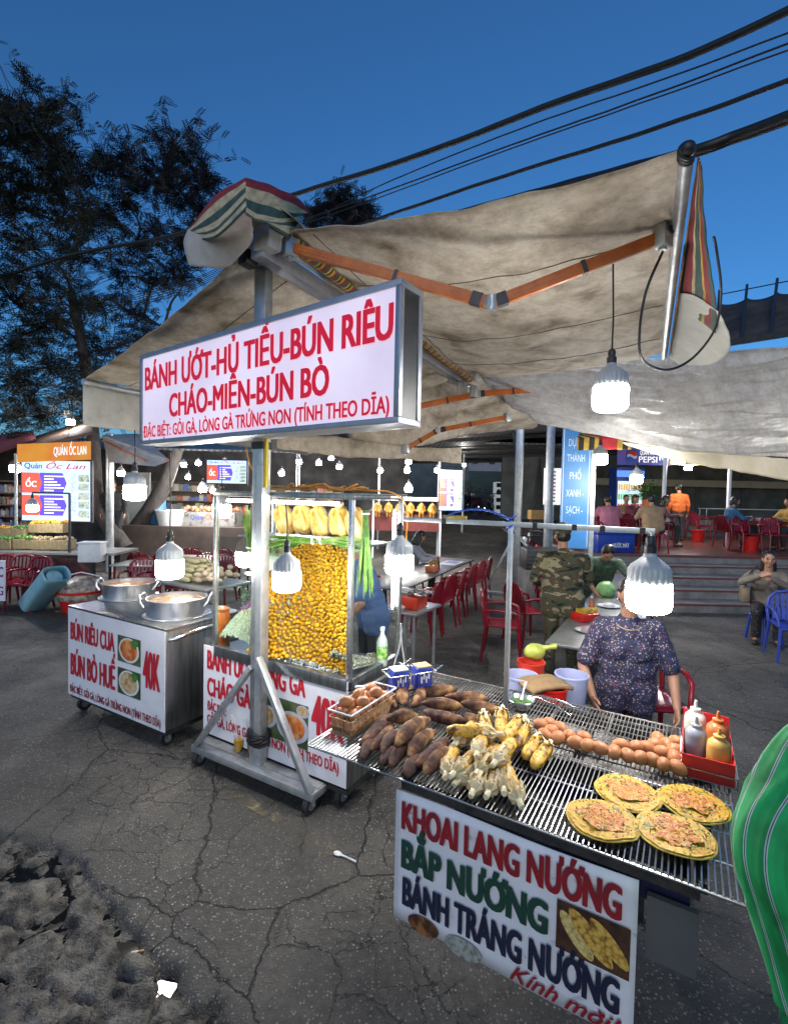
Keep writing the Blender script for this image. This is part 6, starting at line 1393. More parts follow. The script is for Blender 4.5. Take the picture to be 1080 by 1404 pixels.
p = at(838, 755, PY+.35); t = empty('cooler_box', (p.x, PY+.4, PZ+.014), R(4), 'blue cooler box with white lettering at the edge of the platform', 'cooler'); 
COOL = mat('blue_cooler_plastic', (.012, .045, .32), .35, 0, (.01, .035, .26), 4)
mb = MB(); mb.box((0, 0, .20), (.86, .46, .40), None, .02); mb.build('cooler_body', COOL, t, 30); mb = MB(); mb.box((0, 0, .43), (.88, .48, .06), None, .015); mb.build('lid', COOL, t, 30); mb = MB(); mb.box((.455, 0, .3), (.03, .2, .04)); mb.build('handle', WHITEP, t)
text('lettering', 'NƯỚC MÁT', -.08, .3, .12, .09, WHITEP, t, y=-.234, bold=.03)
# ================================================================ STREET SIGN, BOARDS, BANNERS
BLUES = mat('blue_sign_enamel', (.035, .17, .42), .45, 0, (.045, .2, .47), 3)
p = at(786, 740, 7.9); zt, zb = at(786, 560, 7.9).z, at(786, 752, 7.9).z
t = empty('street_banner', (p.x, 7.9, zb), R(-3), 'tall blue street banner THÀNH PHỐ XANH on a grey post', 'sign'); w = .46; h = zt-zb
mb = MB(); mb.box((0, 0, h/2), (w, .02, h), None, .004); mb.build('panel', BLUES, t)
mb = MB(); mb.box((w/2+.05, .03, h/2-.3), (.07, .05, h+.6)); mb.build('post', GALV, t)
mb = MB(); [mb.box((s*(w/2-.025), -.0115, h/2), (.008, .002, h-.06)) for s in (-1, 1)]; mb.build('border', WHITEP, t)
for k, (s, py, wd) in enumerate((('XÂY', 588, .20), ('DỰNG', 612, .24), ('THÀNH', 633, .28), ('PHỐ', 657, .18), ('XANH -', 681, .28), ('SẠCH -', 704, .26))):
    text('lettering', s, -wd/2-.01, wd/2-.01, at(786, py, 7.9).z-zb, .115, mat('pale_letter', (.55, .66, .74), .5, 0, (.48, .6, .7), 9), t, y=-.0125, bold=.0)
p = at(750, 745, 8.6); zt = at(750, 575, 8.6).z; mb = MB(); mb.box((0, 0, zt/2), (.12, .10, zt), None, .005); tag(mb.build('steel_post', GALV, None, 30, (p.x, p.y, 0)), 'square galvanised post left of the blue street banner', 'post')
p = at(757, 690, 9.2); mb = MB(); t = empty('price_board', (p.x, 9.2, at(757, 692, 9.2).z), 0, 'white lit price board half hidden behind the blue street banner', 'sign'); hh = at(757, 642, 9.2).z-at(757, 692, 9.2).z
mb.box((0, 0, hh/2), (.34, .05, hh)); mb.build('panel', mat('lit_white_board', (.75, .74, .72), .5, emit=.5, ecol=(.9, .88, .85)), t); mb = MB(); [mb.box((-.05, -.027, hh*(.1+.1*k)), (.18, .003, .03)) for k in range(9)]; mb.build('price_lines', mat('red_price', (.6, .12, .08), .5, 0, (.5, .1, .07), 9), t)
mb = MB(); mb.box((0, 0, -.4), (.04, .04, .8)); mb.build('post', GALV, t)
def litsheet(name, c, e): return mat(name, c, .5, emit=e, ecol=c)
LB_W, LB_B, LB_R, LB_N = litsheet('lit_pale_blue', (.50, .68, .95), .75), litsheet('lit_violet_blue', (.10, .06, .70), .8), litsheet('lit_brick_red', (.62, .10, .06), .7), litsheet('lit_white', (.85, .88, .95), .9)
DISH = ramp_mat('lit_dish_photo', [(.3, (.06, .18, .06)), (.45, (.35, .40, .30)), (.6, (.5, .55, .5)), (.75, (.12, .25, .10))], scale=14, rough=.5, emit=.5)
def menuboard(px0, px1, py0, py1, Y, label, n_blocks=2, title=True, rz=0):
    a, b = at(px0, py1, Y), at(px1, py0, Y); w, h = b.x-a.x, b.z-a.z; t = empty('menu_board', ((a.x+b.x)/2, Y, a.z), rz, label, 'sign'); mb = MB(); mb.box((0, .04, h/2), (w+.06, .08, h+.06), None, .005); mb.build('frame', IRON, t); mb = MB(); mb.box((0, -.004, h/2), (w, .008, h)); mb.build('face_panel', LB_W, t)
    def rect(x0, x1, z0, z1, m, name, pts=None, y=-.011):
        mb = MB(); mb.prism([((q[0]-.5)*w, y, q[1]*h) for q in (pts or [(x0, z0), (x1, z0), (x1, z1), (x0, z1)])], (0, .0012, 0)); return mb.build(name, m, t)
    H_ = .82/n_blocks*.9
    for k in range(n_blocks):
        z1 = .80-k*(.80-.05)/n_blocks; z0 = z1-.68/n_blocks
        rect(.28, .6, z0, z1, LB_B, 'blue_block', [(.26, z0), (.6, z0), (.66, (z0+z1)/2), (.6, z1), (.26, z1)]); rect(.0, .3, z0, z1, LB_R, 'red_block', [(.0, z0), (.25, z0), (.30, (z0+z1)/2), (.25, z1), (.0, z1)], y=-.0125)
        for i in range(6): rect(.33, .33+.14+.05*((i*7) % 4), z0+(z1-z0)*(.1+.14*i), z0+(z1-z0)*(.16+.14*i), LB_N, 'menu_lines', y=-.0125)
        rect(.72, .80, z0, z1, ramp_mat('lit_price_print', [(.45, (.30, .40, .7)), (.5, (.6, .72, .95))], scale=60, rough=.5, emit=.6), 'price_column')
        if title and k == 0: text('lettering', 'ỐC', (.06-.5)*w, (.22-.5)*w, (z0+.3*(z1-z0))*h, .28*(z1-z0)*h, LB_N, t, y=-.014, bold=.03)
    for i in range(5): rect(.83, .99, .06+.15*i, .18+.15*i, DISH, 'dish_photo')
    if title:
        text('lettering', 'Quán', -.46*w, -.2*w, .87*h, .09*h, litsheet('lit_navy', (.03, .06, .45), .5), t, y=-.012, bold=.03); text('lettering', 'Ốc Lan', -.14*w, .44*w, .87*h, .09*h, litsheet('lit_crimson', (.55, .02, .04), .5), t, y=-.012, bold=.02, shear=.35)
    return t
menuboard(31, 124, 633, 713, 10., 'large backlit menu board headed Quán Ốc Lan with blue and red panels')
menuboard(284, 338, 632, 662, 11.5, 'small wide backlit menu board hanging above the tall post\'s left side', 1)
menuboard(602, 634, 645, 699, 13.5, 'upright backlit menu screen beside the roast chickens', 2)
def banner(px0, px1, py0, py1, Y, m, label, words=(), slope=0, rz=0):
    a, b = at(px0, py1, Y), at(px1, py0, Y); w, h = b.x-a.x, b.z-a.z; t = empty('shop_banner', (a.x, Y, a.z), 0, label, 'sign'); mb = MB(); mb.prism([(0, 0, 0), (w, 0, slope*w), (w, 0, slope*w+h), (0, 0, h)], (0, .03, 0)); mb.build('panel', m, t)
    for s, x0, x1, z0, c, mm in words: text('lettering', s, x0*w, x1*w, z0*h+slope*x0*w, c*h, mm, t, y=-.004, bold=.02, slope=slope)
    return t
LW_ = litsheet('lit_white_letter', (.8, .8, .78), .5)
banner(24, 124, 611, 634, 9.98, ramp_mat('orange_banner', [(.3, (.62, .30, .02)), (.6, (.60, .16, .015)), (.8, (.5, .28, .03))], scale=1.2, rough=.5, emit=.45), 'orange banner reading QUÁN ỐC LAN above the large menu board', [('QUÁN ỐC LAN', .50, .95, .3, .45, LW_)], .06)
banner(846, 858, 616, 637, 14, ramp_mat('lit_blue_logo', [(.4, (.04, .05, .25)), (.6, (.10, .06, .22))], scale=2, emit=.35), 'dark violet banner with a round soda emblem under the tarp', [])
e_ = at(861, 626, 13.96); t = S.objects[-1] if False else None
banner(858, 919, 616, 637, 14, mat('lit_navy_banner', (.02, .025, .13), .5, emit=.5, ecol=(.03, .035, .2)), 'navy banner with white lettering PEPSI under the tarp', [('QUÁN ĂN', .30, .62, .62, .25, LW_), ('PEPSI', .28, .70, .16, .36, LW_), ('N 1', .75, .95, .3, .4, LW_)])
em = [o for o in COL.objects if o.name.startswith('shop_banner')][-1]
for k, (m, z0, z1) in enumerate(((RED, 0, 1), (WHITEP, -.25, .25), (mat('soda_blue', (.02, .06, .4), .4, 0, (.03, .08, .5), 5), -1, 0))):
    mb = MB(); n = 24; r = .15; cx, cz = .16, .24
    if k == 0: pts = [(cx+r*math.cos(math.pi*i/n), -.006, cz+r*math.sin(math.pi*i/n)) for i in range(n+1)]
    elif k == 2: pts = [(cx+r*math.cos(math.pi+math.pi*i/n), -.006, cz+r*math.sin(math.pi+math.pi*i/n)) for i in range(n+1)]
    else: pts = [(cx+r*.97*(-1+2*i/n), -.008, cz+.035+.03*math.sin(math.pi*2*i/n)) for i in range(n+1)]+[(cx+r*.97*(1-2*i/n), -.008, cz-.035+.03*math.sin(math.pi*2*(1-i/n))) for i in range(n+1)]
    mb.prism(pts, (0, .001, 0)); mb.build('emblem', m, em)
banner(919, 962, 620, 637, 14, ramp_mat('lit_orange_banner', [(.35, (.75, .45, .08)), (.6, (.70, .28, .04))], scale=3, emit=.6), 'glowing orange banner right of the navy PEPSI banner', [('QUÁN LẨU', .12, .85, .3, .4, LW_)])
# drinks fridge, white chests, plant on the platform
def onp(px, Y, z=PZ+.014): q = at(px, 700, Y); return Vector((q.x, Y, z))
p = onp(862, 17); hfr = at(862, 641, 17).z-PZ; t = empty('drinks_fridge', p, 0, 'lit drinks fridge with blue header and rows of coloured bottles', 'fridge'); w = .95
mb = MB(); mb.box((0, .3, hfr/2), (w, .6, hfr), None, .01); mb.build('fridge_body', COOL, t); mb = MB(); mb.box((0, -.008, hfr*.9), (w, .01, .22)); mb.build('header', litsheet('lit_sky_header', (.08, .22, .7), .8), t); mb = MB(); mb.box((0, -.004, hfr*.42), (w-.1, .006, hfr*.74)); mb.build('lit_interior', litsheet('lit_fridge', (.45, .62, .75), .8), t)
for k in range(5):
    c = ((.6, .1, .05), (.7, .5, .05), (.6, .08, .06), (.15, .4, .1), (.6, .35, .05))[k]; mb = MB(); [mb.box((-.38+.085*i, -.012, hfr*(.12+.145*k)), (.06, .014, .2)) for i in range(10)]; mb.build('bottle_row', litsheet('lit_bottles_%d' % k, c, .6), t)
for k, px in enumerate((884, 900)): 
    p = onp(px, 16.5); mb = MB(); mb.box((0, 0, .45), (.62, .5, .9), None, .03); o = empty('chest_freezer', p, 0, ('white chest freezer below the potted plant', 'white chest freezer right of the potted plant')[k], 'freezer'); mb.build('freezer_body', WHITEP, o, 30); mb = MB(); mb.box((0, 0, .94), (.64, .52, .07), None, .02); mb.build('lid', WHITEP, o, 30)
p = onp(889, 16.3, PZ+.014+.98); p.y = 16.5; t = empty('potted_plant', p, 0, 'leafy green potted plant standing on the white chest freezers', 'plant'); mb = MB(); mb.lathe([(.10, 0), (.15, .22), (.13, .22), (.001, .2)], n=16); mb.build('pot', ORS, t, 50); mb = MB(); rnd = random.Random(3)
for k in range(260):
    d = Vector((rnd.gauss(0, 1), rnd.gauss(0, 1), abs(rnd.gauss(.5, .9)))).normalized(); c = Vector((0, 0, .3))+d*rnd.uniform(.1, .55); x, y = frame_to(d); l = rnd.uniform(.10, .18); mb.quad(c, c+d*l*.5+x*l*.28, c+d*l-Vector((0, 0, .03)), c+d*l*.5-x*l*.28)
mb.build('leaves', HERB, t, None, fix=False)
# platform tables and chairs
REDT = mat('red_table_top', (.20, .012, .02), .3, 0, (.15, .008, .014), 5)
def ptable(px, Y, rz, l, w, label): table(onp(px, Y), rz, l, w, .72, label, REDT, REDP)
ptable(862, 12.4, .1, 1.4, .8, 'red table with a group of diners behind the blue cooler'); ptable(1048, 12.6, .05, 1.7, .8, 'red table at the right of the platform with bowls on it'); ptable(980, 15.6, 0, 1.6, .8, 'red table far back on the platform')
table(onp(1030, 17.5), 0, 3.6, .5, .95, 'long white topped counter along the rear of the hall', WHITEP, GALV, 'counter_table')
for (px, Y, rz, s) in ((836, 11.75, 0, 'red chair under the pink shirted diner'), (868, 11.7, 5, 'empty red chair beside the pink shirted diner'), (897, 11.15, -4, 'red chair under the tan sweatered diner, nearest the steps'), (858, 13.2, 180, 'red chair under the woman resting her cheek on her hand'), (906, 12.6, 120, 'red chair at the right end of the group of diners'), (958, 15., 10, 'red chair far back on the platform, right of the woman in orange'), (1000, 12.3, 100, 'red chair under the diner in the blue jacket'), (1024, 11.8, 0, 'red chair with its back to the steps beside the blue jacket'), (1063, 11.5, -6, 'red chair with its back to the steps at the right edge'), (1012, 15.2, 20, 'red chair far back beneath the right hall post'), (1082, 12.3, -60, 'red chair at the right edge under the yellow shirted diner')): chair(onp(px, Y), R(rz), s, 'red chairs on the platform')
for px, Y, s in ((1028, 12.55, 'bowl'), (1040, 12.5, 'bowl'), (1052, 12.5, 'bowl'), (1063, 12.6, 'bowl'), (850, 12.5, 'bowl'), (872, 12.4, 'bowl')):
    t = empty('bowl', onp(px, Y, PZ+.014+.72), 0, 'white bowl on the table with the group of diners' if px < 900 else 'white bowl on the red table at the right of the platform', 'bowl', 'bowls on the platform tables'); mb = MB(); mb.lathe([(.04, 0), (.085, .07), (.08, .07), (.001, .012)], n=16); mb.build('bowl_body', WHITEP, t, 50)
for k, (px, Y) in enumerate(((1030, 11.9), (958, 14.2))): t = empty('red_bin', onp(px, Y), 0, ('red plastic bin under the table at the right of the platform', 'red plastic bin beside the woman in orange')[k], 'bin'); mb = MB(); mb.lathe([(.14, 0), (.19, .34), (.2, .34), (.2, .36), (.18, .36), (.13, .02), (.001, .02)], n=20); mb.build('bin_body', RED, t, 50)
# blue chairs, lower right
BLUP = mat('blue_chair_plastic', (.035, .07, .40), .3, 0, (.028, .055, .34), 5)
bc0 = make_chair(BLUP); bc0.location = G(1086, 905, 0); bc0.rotation_euler.z = R(-20); tag(bc0, 'blue plastic armchair cut off by the right edge', 'chair')
t = empty('plastic_stool', G(1046, 878, 0), 0, 'small dark blue plastic stool under the woman with the shoulder bag', 'stool'); mb = MB(); mb.box((0, 0, .36), (.30, .30, .025), None, .01); mb.build('seat', BLUP, t)
for x in (-1, 1):
    for y in (-1, 1): mb = MB(); mb.tube([(x*.12, y*.12, .35), (x*.155, y*.155, 0)], .02, 8); mb.build('leg', BLUP, t, 40)
# ================================================================ LEFT STALLS
# stand in front of the big menu
TP = at(60, 756, 8.6); TZ2 = TP.z
t = empty('snail_stall_table', (at(55, 756, 8.6).x, 8.6, 0), R(3), 'dark red stall table under the big menu board', 'table'); w = at(150, 756, 8.6).x-at(-60, 756, 8.6).x
mb = MB(); mb.box((0, .3, TZ2-.02), (w, .9, .04)); mb.build('table_top', STTOP, t); mb = MB(); mb.box((.35, -.12, TZ2*.52), (w*.42, .02, TZ2*.72)); mb.build('front_panel', ramp_mat('red_black_panel', [(.4, (.02, .012, .012)), (.55, (.12, .02, .02)), (.7, (.22, .03, .03))], scale=7, rough=.5), t)
for x in (-w/2+.1, w/2-.1):
    for y in (-.1, .7): mb = MB(); mb.cyl((x, y, 0), (x, y, TZ2-.04), .025); mb.build('leg', IRON, t, 40)
def crate(px, py, Y, s, m, label, fm=None, name='produce_crate'):
    p = at(px, py, Y); t = empty(name, p, random.uniform(-.1, .1), label, 'crate', 'produce crates on the left stall'); mb = MB(); mb.box((0, 0, s*.25), (s, s*.7, s*.5), None, .01); mb.build('crate_body', m, t); rnd = random.Random(int(px*7)); mb = MB()
    for k in range(26): mb.ball((rnd.uniform(-.42, .42)*s, rnd.uniform(-.3, .3)*s, s*.5+rnd.uniform(0, .1)*s), s*rnd.uniform(.07, .12), 7)
    mb.build('produce', fm or m, t, 60)
ORF = mat('orange_produce', (.55, .24, .02), .5, 0, (.62, .36, .05), 14); GRF = mat('green_produce', (.06, .15, .03), .5, 0, (.12, .24, .05), 14); BRF = mat('shell_produce', (.22, .16, .09), .5, 0, (.42, .34, .2), 18); CRT = mat('woven_crate', (.18, .13, .06), .8, 0, (.28, .22, .12), 22)
for i, (px, py, s, f) in enumerate(((58, 730, .34, ORF), (80, 730, .34, ORF), (30, 736, .32, GRF), (8, 736, .32, ORF), (38, 752, .36, GRF), (62, 753, .36, BRF), (86, 753, .36, BRF), (10, 752, .34, GRF))): crate(px, py, 9.05 if i < 4 else 8.85, s, CRT, 'crate of %s on the left stall, %s' % (('orange fruit', 'orange peppers', 'green leaves', 'yellow fruit', 'green herbs', 'brown shells', 'grey snails', 'green bananas')[i], 'back row' if i < 4 else 'front row'), f)
mb = MB(); t = empty('square_stand', (at(72, 755, 8.5).x, 8.5, TZ2), 0, 'black square tube frame on the stall table carrying a lit bulb', 'frame'); zz = at(72, 676, 8.5).z-TZ2; xx = at(96, 755, 8.5).x-at(72, 755, 8.5).x
mb.bar((xx, 0, 0), (xx, 0, zz), .03, .03); mb.bar((xx, 0, zz), (-xx*1.1, 0, zz), .03, .03); mb.build('tube', BLACK, t)
lamp(at(45, 698, 8.45), 'lit bulb on the black frame in front of the large menu board', .17, at(45, 678, 8.45))
lamp(at(22, 614, 10.5)*1, 'bright bulb at the left edge below the red roof', .17) if False else lamp(at(21, 644, 10.6), 'lit bulb left of the large menu board, under the red roof', .2)
lamp(at(97, 580, 11.5), 'bright bulb high beside the dark tree trunk', .17); lamp(at(166, 650, 11), 'bulb by the white board behind the tree trunks', .15)
p = at(127, 768, 8.4); t = empty('white_bucket', (p.x, 8.4, at(127, 770, 8.4).z), R(10), 'square white bucket on the end of the left stall table', 'bucket'); mb = MB(); mb.box((0, 0, .16), (.36, .3, .32), None, .03); mb.build('bucket_body', WHITEP, t, 30); mb = MB(); mb.box((0, 0, .33), (.38, .32, .03), None, .01); mb.build('rim', WHITEP, t, 30); mb = MB(); mb.cyl((0, 0, -.5), (0, 0, 0), .05); mb.build('pedestal', IRON, t)
# blue ice bag leaning, basket of shells
b0, b1_ = G(46, 838, .0), at(84, 790, 7.5); d = (b1_-b0); L = .86; d.normalize(); x, y = frame_to(d)
t = empty('ice_bag', b0, 0, 'long pale blue plastic bag leaning against the red basket on the left', 'bag'); mb = MB(); rings = []
for i in range(13):
    q = i/12; r = [mb.b.verts.new(d*(L*q)+x*(.19*(1-.0*q)*abs(math.cos(a))**.5*math.copysign(1, math.cos(a))*(1+.05*noise.noise(Vector((q*3, a, 1)))))+y*(.13*abs(math.sin(a))**.5*math.copysign(1, math.sin(a)))+Vector((0, 0, .12))) for a in [2*math.pi*k/24+.13 for k in range(24)]]; rings.append(r)
mb.skin(rings, True, True, False); o = solid(mb.build('bag_body', mat('pale_blue_plastic', (.10, .34, .50), .3, 0, (.28, .52, .60), 2.2, .3, 18, stretch=(1, 1, .5), alpha=.93), t, 60), .006)
mb = MB(); mb.cyl(d*.08+Vector((0, 0, .12)), d*(L*.9)+Vector((0, 0, .12)), .115, n=14); mb.build('ice', mat('blue_ice', (.16, .36, .46), .3, 0, (.34, .55, .58), 5), t, 50)
p = G(112, 838, 0); p = at(112, 840, 8.0); p.z = 0; t = empty('shell_basket', p, .2, 'red plastic basket of pale shells in a clear bag beside the blue bag', 'basket'); mb = MB(); mb.lathe([(.26, 0), (.34, .30), (.36, .30), (.36, .34), (.33, .34), (.25, .02), (.001, .02)], n=24); mb.build('basket_body', RED, t, 50); mb = MB(); mb.ball((0, 0, .30), (.35, .35, .26), 18)
for v in mb.b.verts: v.co += v.co.normalized()*.04*noise.noise(v.co*9)
mb.build('shells', ramp_mat('bagged_shells', [(.3, (.12, .05, .04)), (.5, (.38, .30, .24)), (.7, (.6, .54, .46))], scale=14, rough=.35, detail=7, bump=.8), t, 60); mb = MB(); mb.tube([(-.34, 0, .33), (-.28, 0, .55), (0, 0, .62), (.28, 0, .55), (.34, 0, .33)], .012, 6); mb.build('handle', WHITEP, t, 60)
t = empty('corner_sign', (at(-4, 800, 7.4).x, 7.4, .25), 0, 'white sign with violet letters cut off by the left edge', 'sign'); mb = MB(); mb.box((-.12, 0, .32), (.5, .02, .62)); mb.build('panel', SIGNW, t); text('lettering', 'ỐC', -.05, .11, .38, .15, mat('violet_ink', (.16, .03, .2), .5, 0, (.2, .04, .25), 9), t, y=-.012, bold=.03); text('lettering', 'NÓNG', -.3, .11, .10, .13, MATS['violet_ink'], t, y=-.012, bold=.03); mb = MB(); mb.box((-.12, .03, -.02), (.04, .04, .46)); mb.build('post', IRON, t)
# roofs above the left stalls
r_ = [at(-60, 640, 9.5), at(50, 604, 10.5), at(46, 590, 12.5), at(-60, 605, 12)]
t = empty('red_awning', r_[0], 0, 'dark red sloping awning at the left edge', 'awning'); mb = MB(); mb.grid(lambda a, b: mid(mid(r_[0], r_[1], a), mid(r_[3], r_[2], a), b)-r_[0], 6, 6); solid(mb.build('canopy', mat('dark_red_canvas', (.14, .02, .03), .8, 0, (.2, .04, .045), 5), t, 60), .02); mb = MB(); mb.cyl((.3, .3, 0), (.3, .3, -r_[0].z), .03); mb.build('post', GALV, t, 40)
r2_ = [at(22, 622, 10.2), at(132, 594, 10.2), at(128, 574, 12.5), at(30, 604, 12.5)]
t = empty('brown_awning', r2_[0], 0, 'brown stall roof with a sagging edge above the orange banner', 'awning'); mb = MB(); mb.grid(lambda a, b: mid(mid(r2_[0], r2_[1], a), mid(r2_[3], r2_[2], a), b)-r2_[0], 20, 6); solid(mb.build('canopy', mat('brown_canvas', (.13, .075, .05), .8, 0, (.2, .12, .08), 4), t, 60), .02)
for k in (0,): q = (r2_[0], r2_[1])[k]-r2_[0]; mb = MB(); mb.cyl(q, (q.x, q.y, -r2_[0].z), .03); mb.build('post', GALV, t, 40)
r3_ = [at(168, 606, 11.0), at(230, 628, 10.0), at(175, 596, 13), at(150, 600, 13)]
# grey pole, white board, small canopy behind
p = at(151, 752, 11.8); mb = MB(); mb.cyl((0, 0, 0), (0, 0, at(151, 594, 11.8).z), .09, n=16); tag(mb.build('steel_pole', GALV, None, 40, (p.x, p.y, 0)), 'thick grey pole between the two tree trunks', 'pole')
p = at(188, 715, 14.5); mb = MB(); mb.box((0, 0, .75), (.78, .06, 1.5)); tag(mb.build('notice_board', mat('dull_white_board', (.34, .36, .36), .7, 0, (.28, .3, .3), 3), None, None, (p.x, p.y, at(188, 717, 14.5).z)), 'plain white board behind the yellow lit bulb', 'board')
c0 = at(160, 600, 10.5); t = empty('small_canopy', c0, 0, 'small dirty canopy with thin ribs behind the left tree trunks', 'canopy'); mb = MB(); q = [at(140, 598, 11.5)-c0, at(232, 632, 10.2)-c0, at(190, 596, 13)-c0]
mb.prism([q[0], q[1], q[2]], (0, 0, .03)); mb.prism([q[0]+Vector((0, 0, -.0)), q[1]+Vector((0, 0, -.001)), q[1]+Vector((-.3, 0, -.12)), at(150, 634, 11)-c0], (0, .02, 0)); mb.build('canvas', VAL, t); mb = MB(); mb.bar(q[0]+Vector((.3, 0, -.3)), q[1], .03, .03); mb.bar(q[0]+Vector((0, 0, -.1)), q[1]+Vector((-.5, 0, 0)), .03, .03); mb.build('rib', ORANGE, t)
# shelves of goods along the rear wall
def shelf(px0, px1, py0, py1, Y, n, label, seed, cols):
    a, b = at(px0, py1, Y), at(px1, py0, Y); w, h = b.x-a.x, b.z-a.z; t = empty('goods_shelf', ((a.x+b.x)/2, Y, a.z), 0, label, 'shelf'); rnd = random.Random(seed); mb = MB()
    for k in range(n+1): mb.box((0, .15, h*k/n), (w, .32, .03))
    for s in (-1, 1): mb.box((s*w/2, .15, h/2), (.04, .33, h))
    mb.box((0, .30, h/2), (w, .02, h)); mb.build('shelf_frame', mat('shelf_wood', (.10, .07, .05), .7, 0, (.15, .11, .08), 6), t)
    ms = [mat('goods_%s_%d' % (seed, ci), c, .45, 0, tuple(min(1, v*1.5) for v in c), 9) for ci, c in enumerate(cols)]
    for k in range(n):
        x = -w/2+.05
        while x < w/2-.10:
            ww = rnd.uniform(.09, .2)*w/2.; hh_ = rnd.uniform(.35, .8)*h/n; mb = MB(); mb.box((x+ww/2, .1+rnd.uniform(0, .05), h*k/n+.015+hh_/2), (ww*.9, .14, hh_), None, .004); mb.build('packet', rnd.choice(ms), t); x += ww
shelf(205, 300, 662, 712, 16.8, 4, 'wide shelf of small packets behind the tree trunks', 3, ((.4, .36, .3), (.10, .14, .35), (.4, .12, .08), (.35, .3, .12), (.2, .22, .22)))
shelf(-10, 32, 660, 724, 12, 4, 'crowded shelf of dark goods at the left edge', 4, ((.12, .10, .09), (.3, .28, .25), (.08, .1, .2), (.3, .12, .06)))
shelf(345, 470, 668, 706, 16.8, 3, 'shelf of goods behind the glass case roof', 6, ((.3, .2, .12), (.12, .14, .2), (.35, .12, .08), (.3, .28, .2)))
shelf(160, 204, 668, 716, 16.2, 3, 'narrow shelf of jars behind the thick grey pole', 8, ((.3, .28, .22), (.25, .12, .06), (.1, .12, .16)))
shelf(300, 345, 690, 722, 16.6, 2, 'low shelf of packets right of the seafood counter', 10, ((.4, .1, .06), (.35, .3, .25), (.1, .14, .3)))
# seafood counter on the brick platform
def counter(px0, px1, py0, py1, Y, label, front, topm, words=(), z0=None):
    a, b = at(px0, py1, Y), at(px1, py0, Y); w, h = b.x-a.x, b.z-a.z; t = empty('food_counter', ((a.x+b.x)/2, Y, a.z), 0, label, 'counter'); mb = MB(); mb.box((0, .35, h/2), (w, .7, h)); mb.build('counter_body', front, t); rnd = random.Random(int(px0)); mb = MB()
    for k in range(60): mb.ball((rnd.uniform(-.48, .48)*w, rnd.uniform(.05, .65), h+rnd.uniform(.0, .10)), rnd.uniform(.04, .09), 7)
    mb.build('food', topm, t, 60)
    for s, x0, x1, z, c, mm in words: text('lettering', s, (x0-.5)*w, (x1-.5)*w, z*h, c*h, mm, t, y=-.006, bold=.02)
    return t
SEAF = ramp_mat('mixed_seafood', [(.3, (.26, .03, .015)), (.45, (.30, .14, .07)), (.6, (.16, .12, .08)), (.75, (.32, .25, .16))], scale=4, rough=.5)
counter(246, 322, 703, 727, 13.4, 'white counter lettered Quán Ốc with seafood on top, on the brick platform', ramp_mat('white_photo_front', [(.42, (.24, .24, .23)), (.55, (.20, .19, .18)), (.62, (.08, .07, .06))], scale=6, rough=.5), SEAF, [('Quán', .2, .42, .6, .25, mat('navy_plain', (.03, .05, .3), .5, 0, (.04, .06, .34), 9)), ('Ốc Lan', .46, .9, .6, .25, MATS['red_price'])])
t = empty('blue_barrel', at(216, 726, 13.6), 0, 'blue plastic barrel on the brick platform behind the soup pots', 'barrel'); t.location.z = lz; mb = MB(); mb.lathe([(.2, 0), (.22, .05), (.22, .35), (.24, .38), (.22, .41), (.22, .7), (.2, .74), (.001, .74)], n=20); mb.build('barrel_body', mat('barrel_blue', (.05, .16, .36), .45, 0, (.04, .12, .3), 5), t, 50)
t = empty('white_tub', at(234, 726, 13.4), 0, 'white tub beside the blue barrel on the brick platform', 'tub'); t.location.z = lz; mb = MB(); mb.lathe([(.3, 0), (.38, .38), (.4, .38), (.4, .42), (.36, .42), (.001, .1)], n=20); mb.build('tub_body', WHITEP, t, 50)
# roast chicken stall in the centre
t = counter(498, 602, 706, 727, 13.8, 'dark red counter of the roast chicken stall in the centre', mat('maroon_counter', (.10, .02, .018), .5, 0, (.14, .03, .025), 5), mat('counter_clutter', (.08, .05, .04), .6, 0, (.2, .14, .1), 6)); tz = t.location.z
xa, xb = at(512, 690, 13.7).x, at(604, 690, 13.7).x; zr_ = at(560, 684, 13.7).z
RAILX = (xa+xb)/2; o = empty('hanging_rail', (RAILX, 13.7, zr_), 0, 'white rail above the roast chicken counter', 'rail'); mb = MB(); mb.box((0, 0, .0), (xb-xa, .25, .10)); mb.build('rail', WHITEP, o)
for k in (0, 1): mb = MB(); mb.box(((-1, 1)[k]*(xb-xa)/2, 0, -(zr_-gz(RAILX, 13.7))/2), (.05, .05, zr_-gz(RAILX, 13.7))); mb.build('post', WHITEP, o)
RST = ramp_mat('roast_chicken_skin', [(.3, (.14, .05, .01)), (.5, (.36, .17, .03)), (.75, (.55, .33, .09))], scale=6, rough=.35, detail=5)
mb = MB(); mb.cap((0, 0, -.16), .10, (0, 0, -.36), .075); mb.cap((.05, -.03, -.34), .05, (.05, -.02, -.52), .025); mb.cap((-.05, -.03, -.34), .05, (-.05, -.02, -.52), .025); mb.cap((.10, 0, -.18), .03, (.14, 0, -.32), .02); mb.cap((-.10, 0, -.18), .03, (-.14, 0, -.32), .02); mb.cap((0, 0, -.1), .03, (0, 0, 0), .012)
rme = remesh(mb, .018, 2); rme.materials.clear(); rme.materials.append(RST)
for k in range(6):
    o = bpy.data.objects.new('roast_chicken', rme); COL.objects.link(o); o.location = (xa+.12+(xb-xa-.2)*k/5.5, 13.68, zr_-.06); o.scale = (.85,)*3; tag(o, 'golden roast chicken hanging in the row above the dark red counter', 'chicken', 'roast chickens hanging in a row')
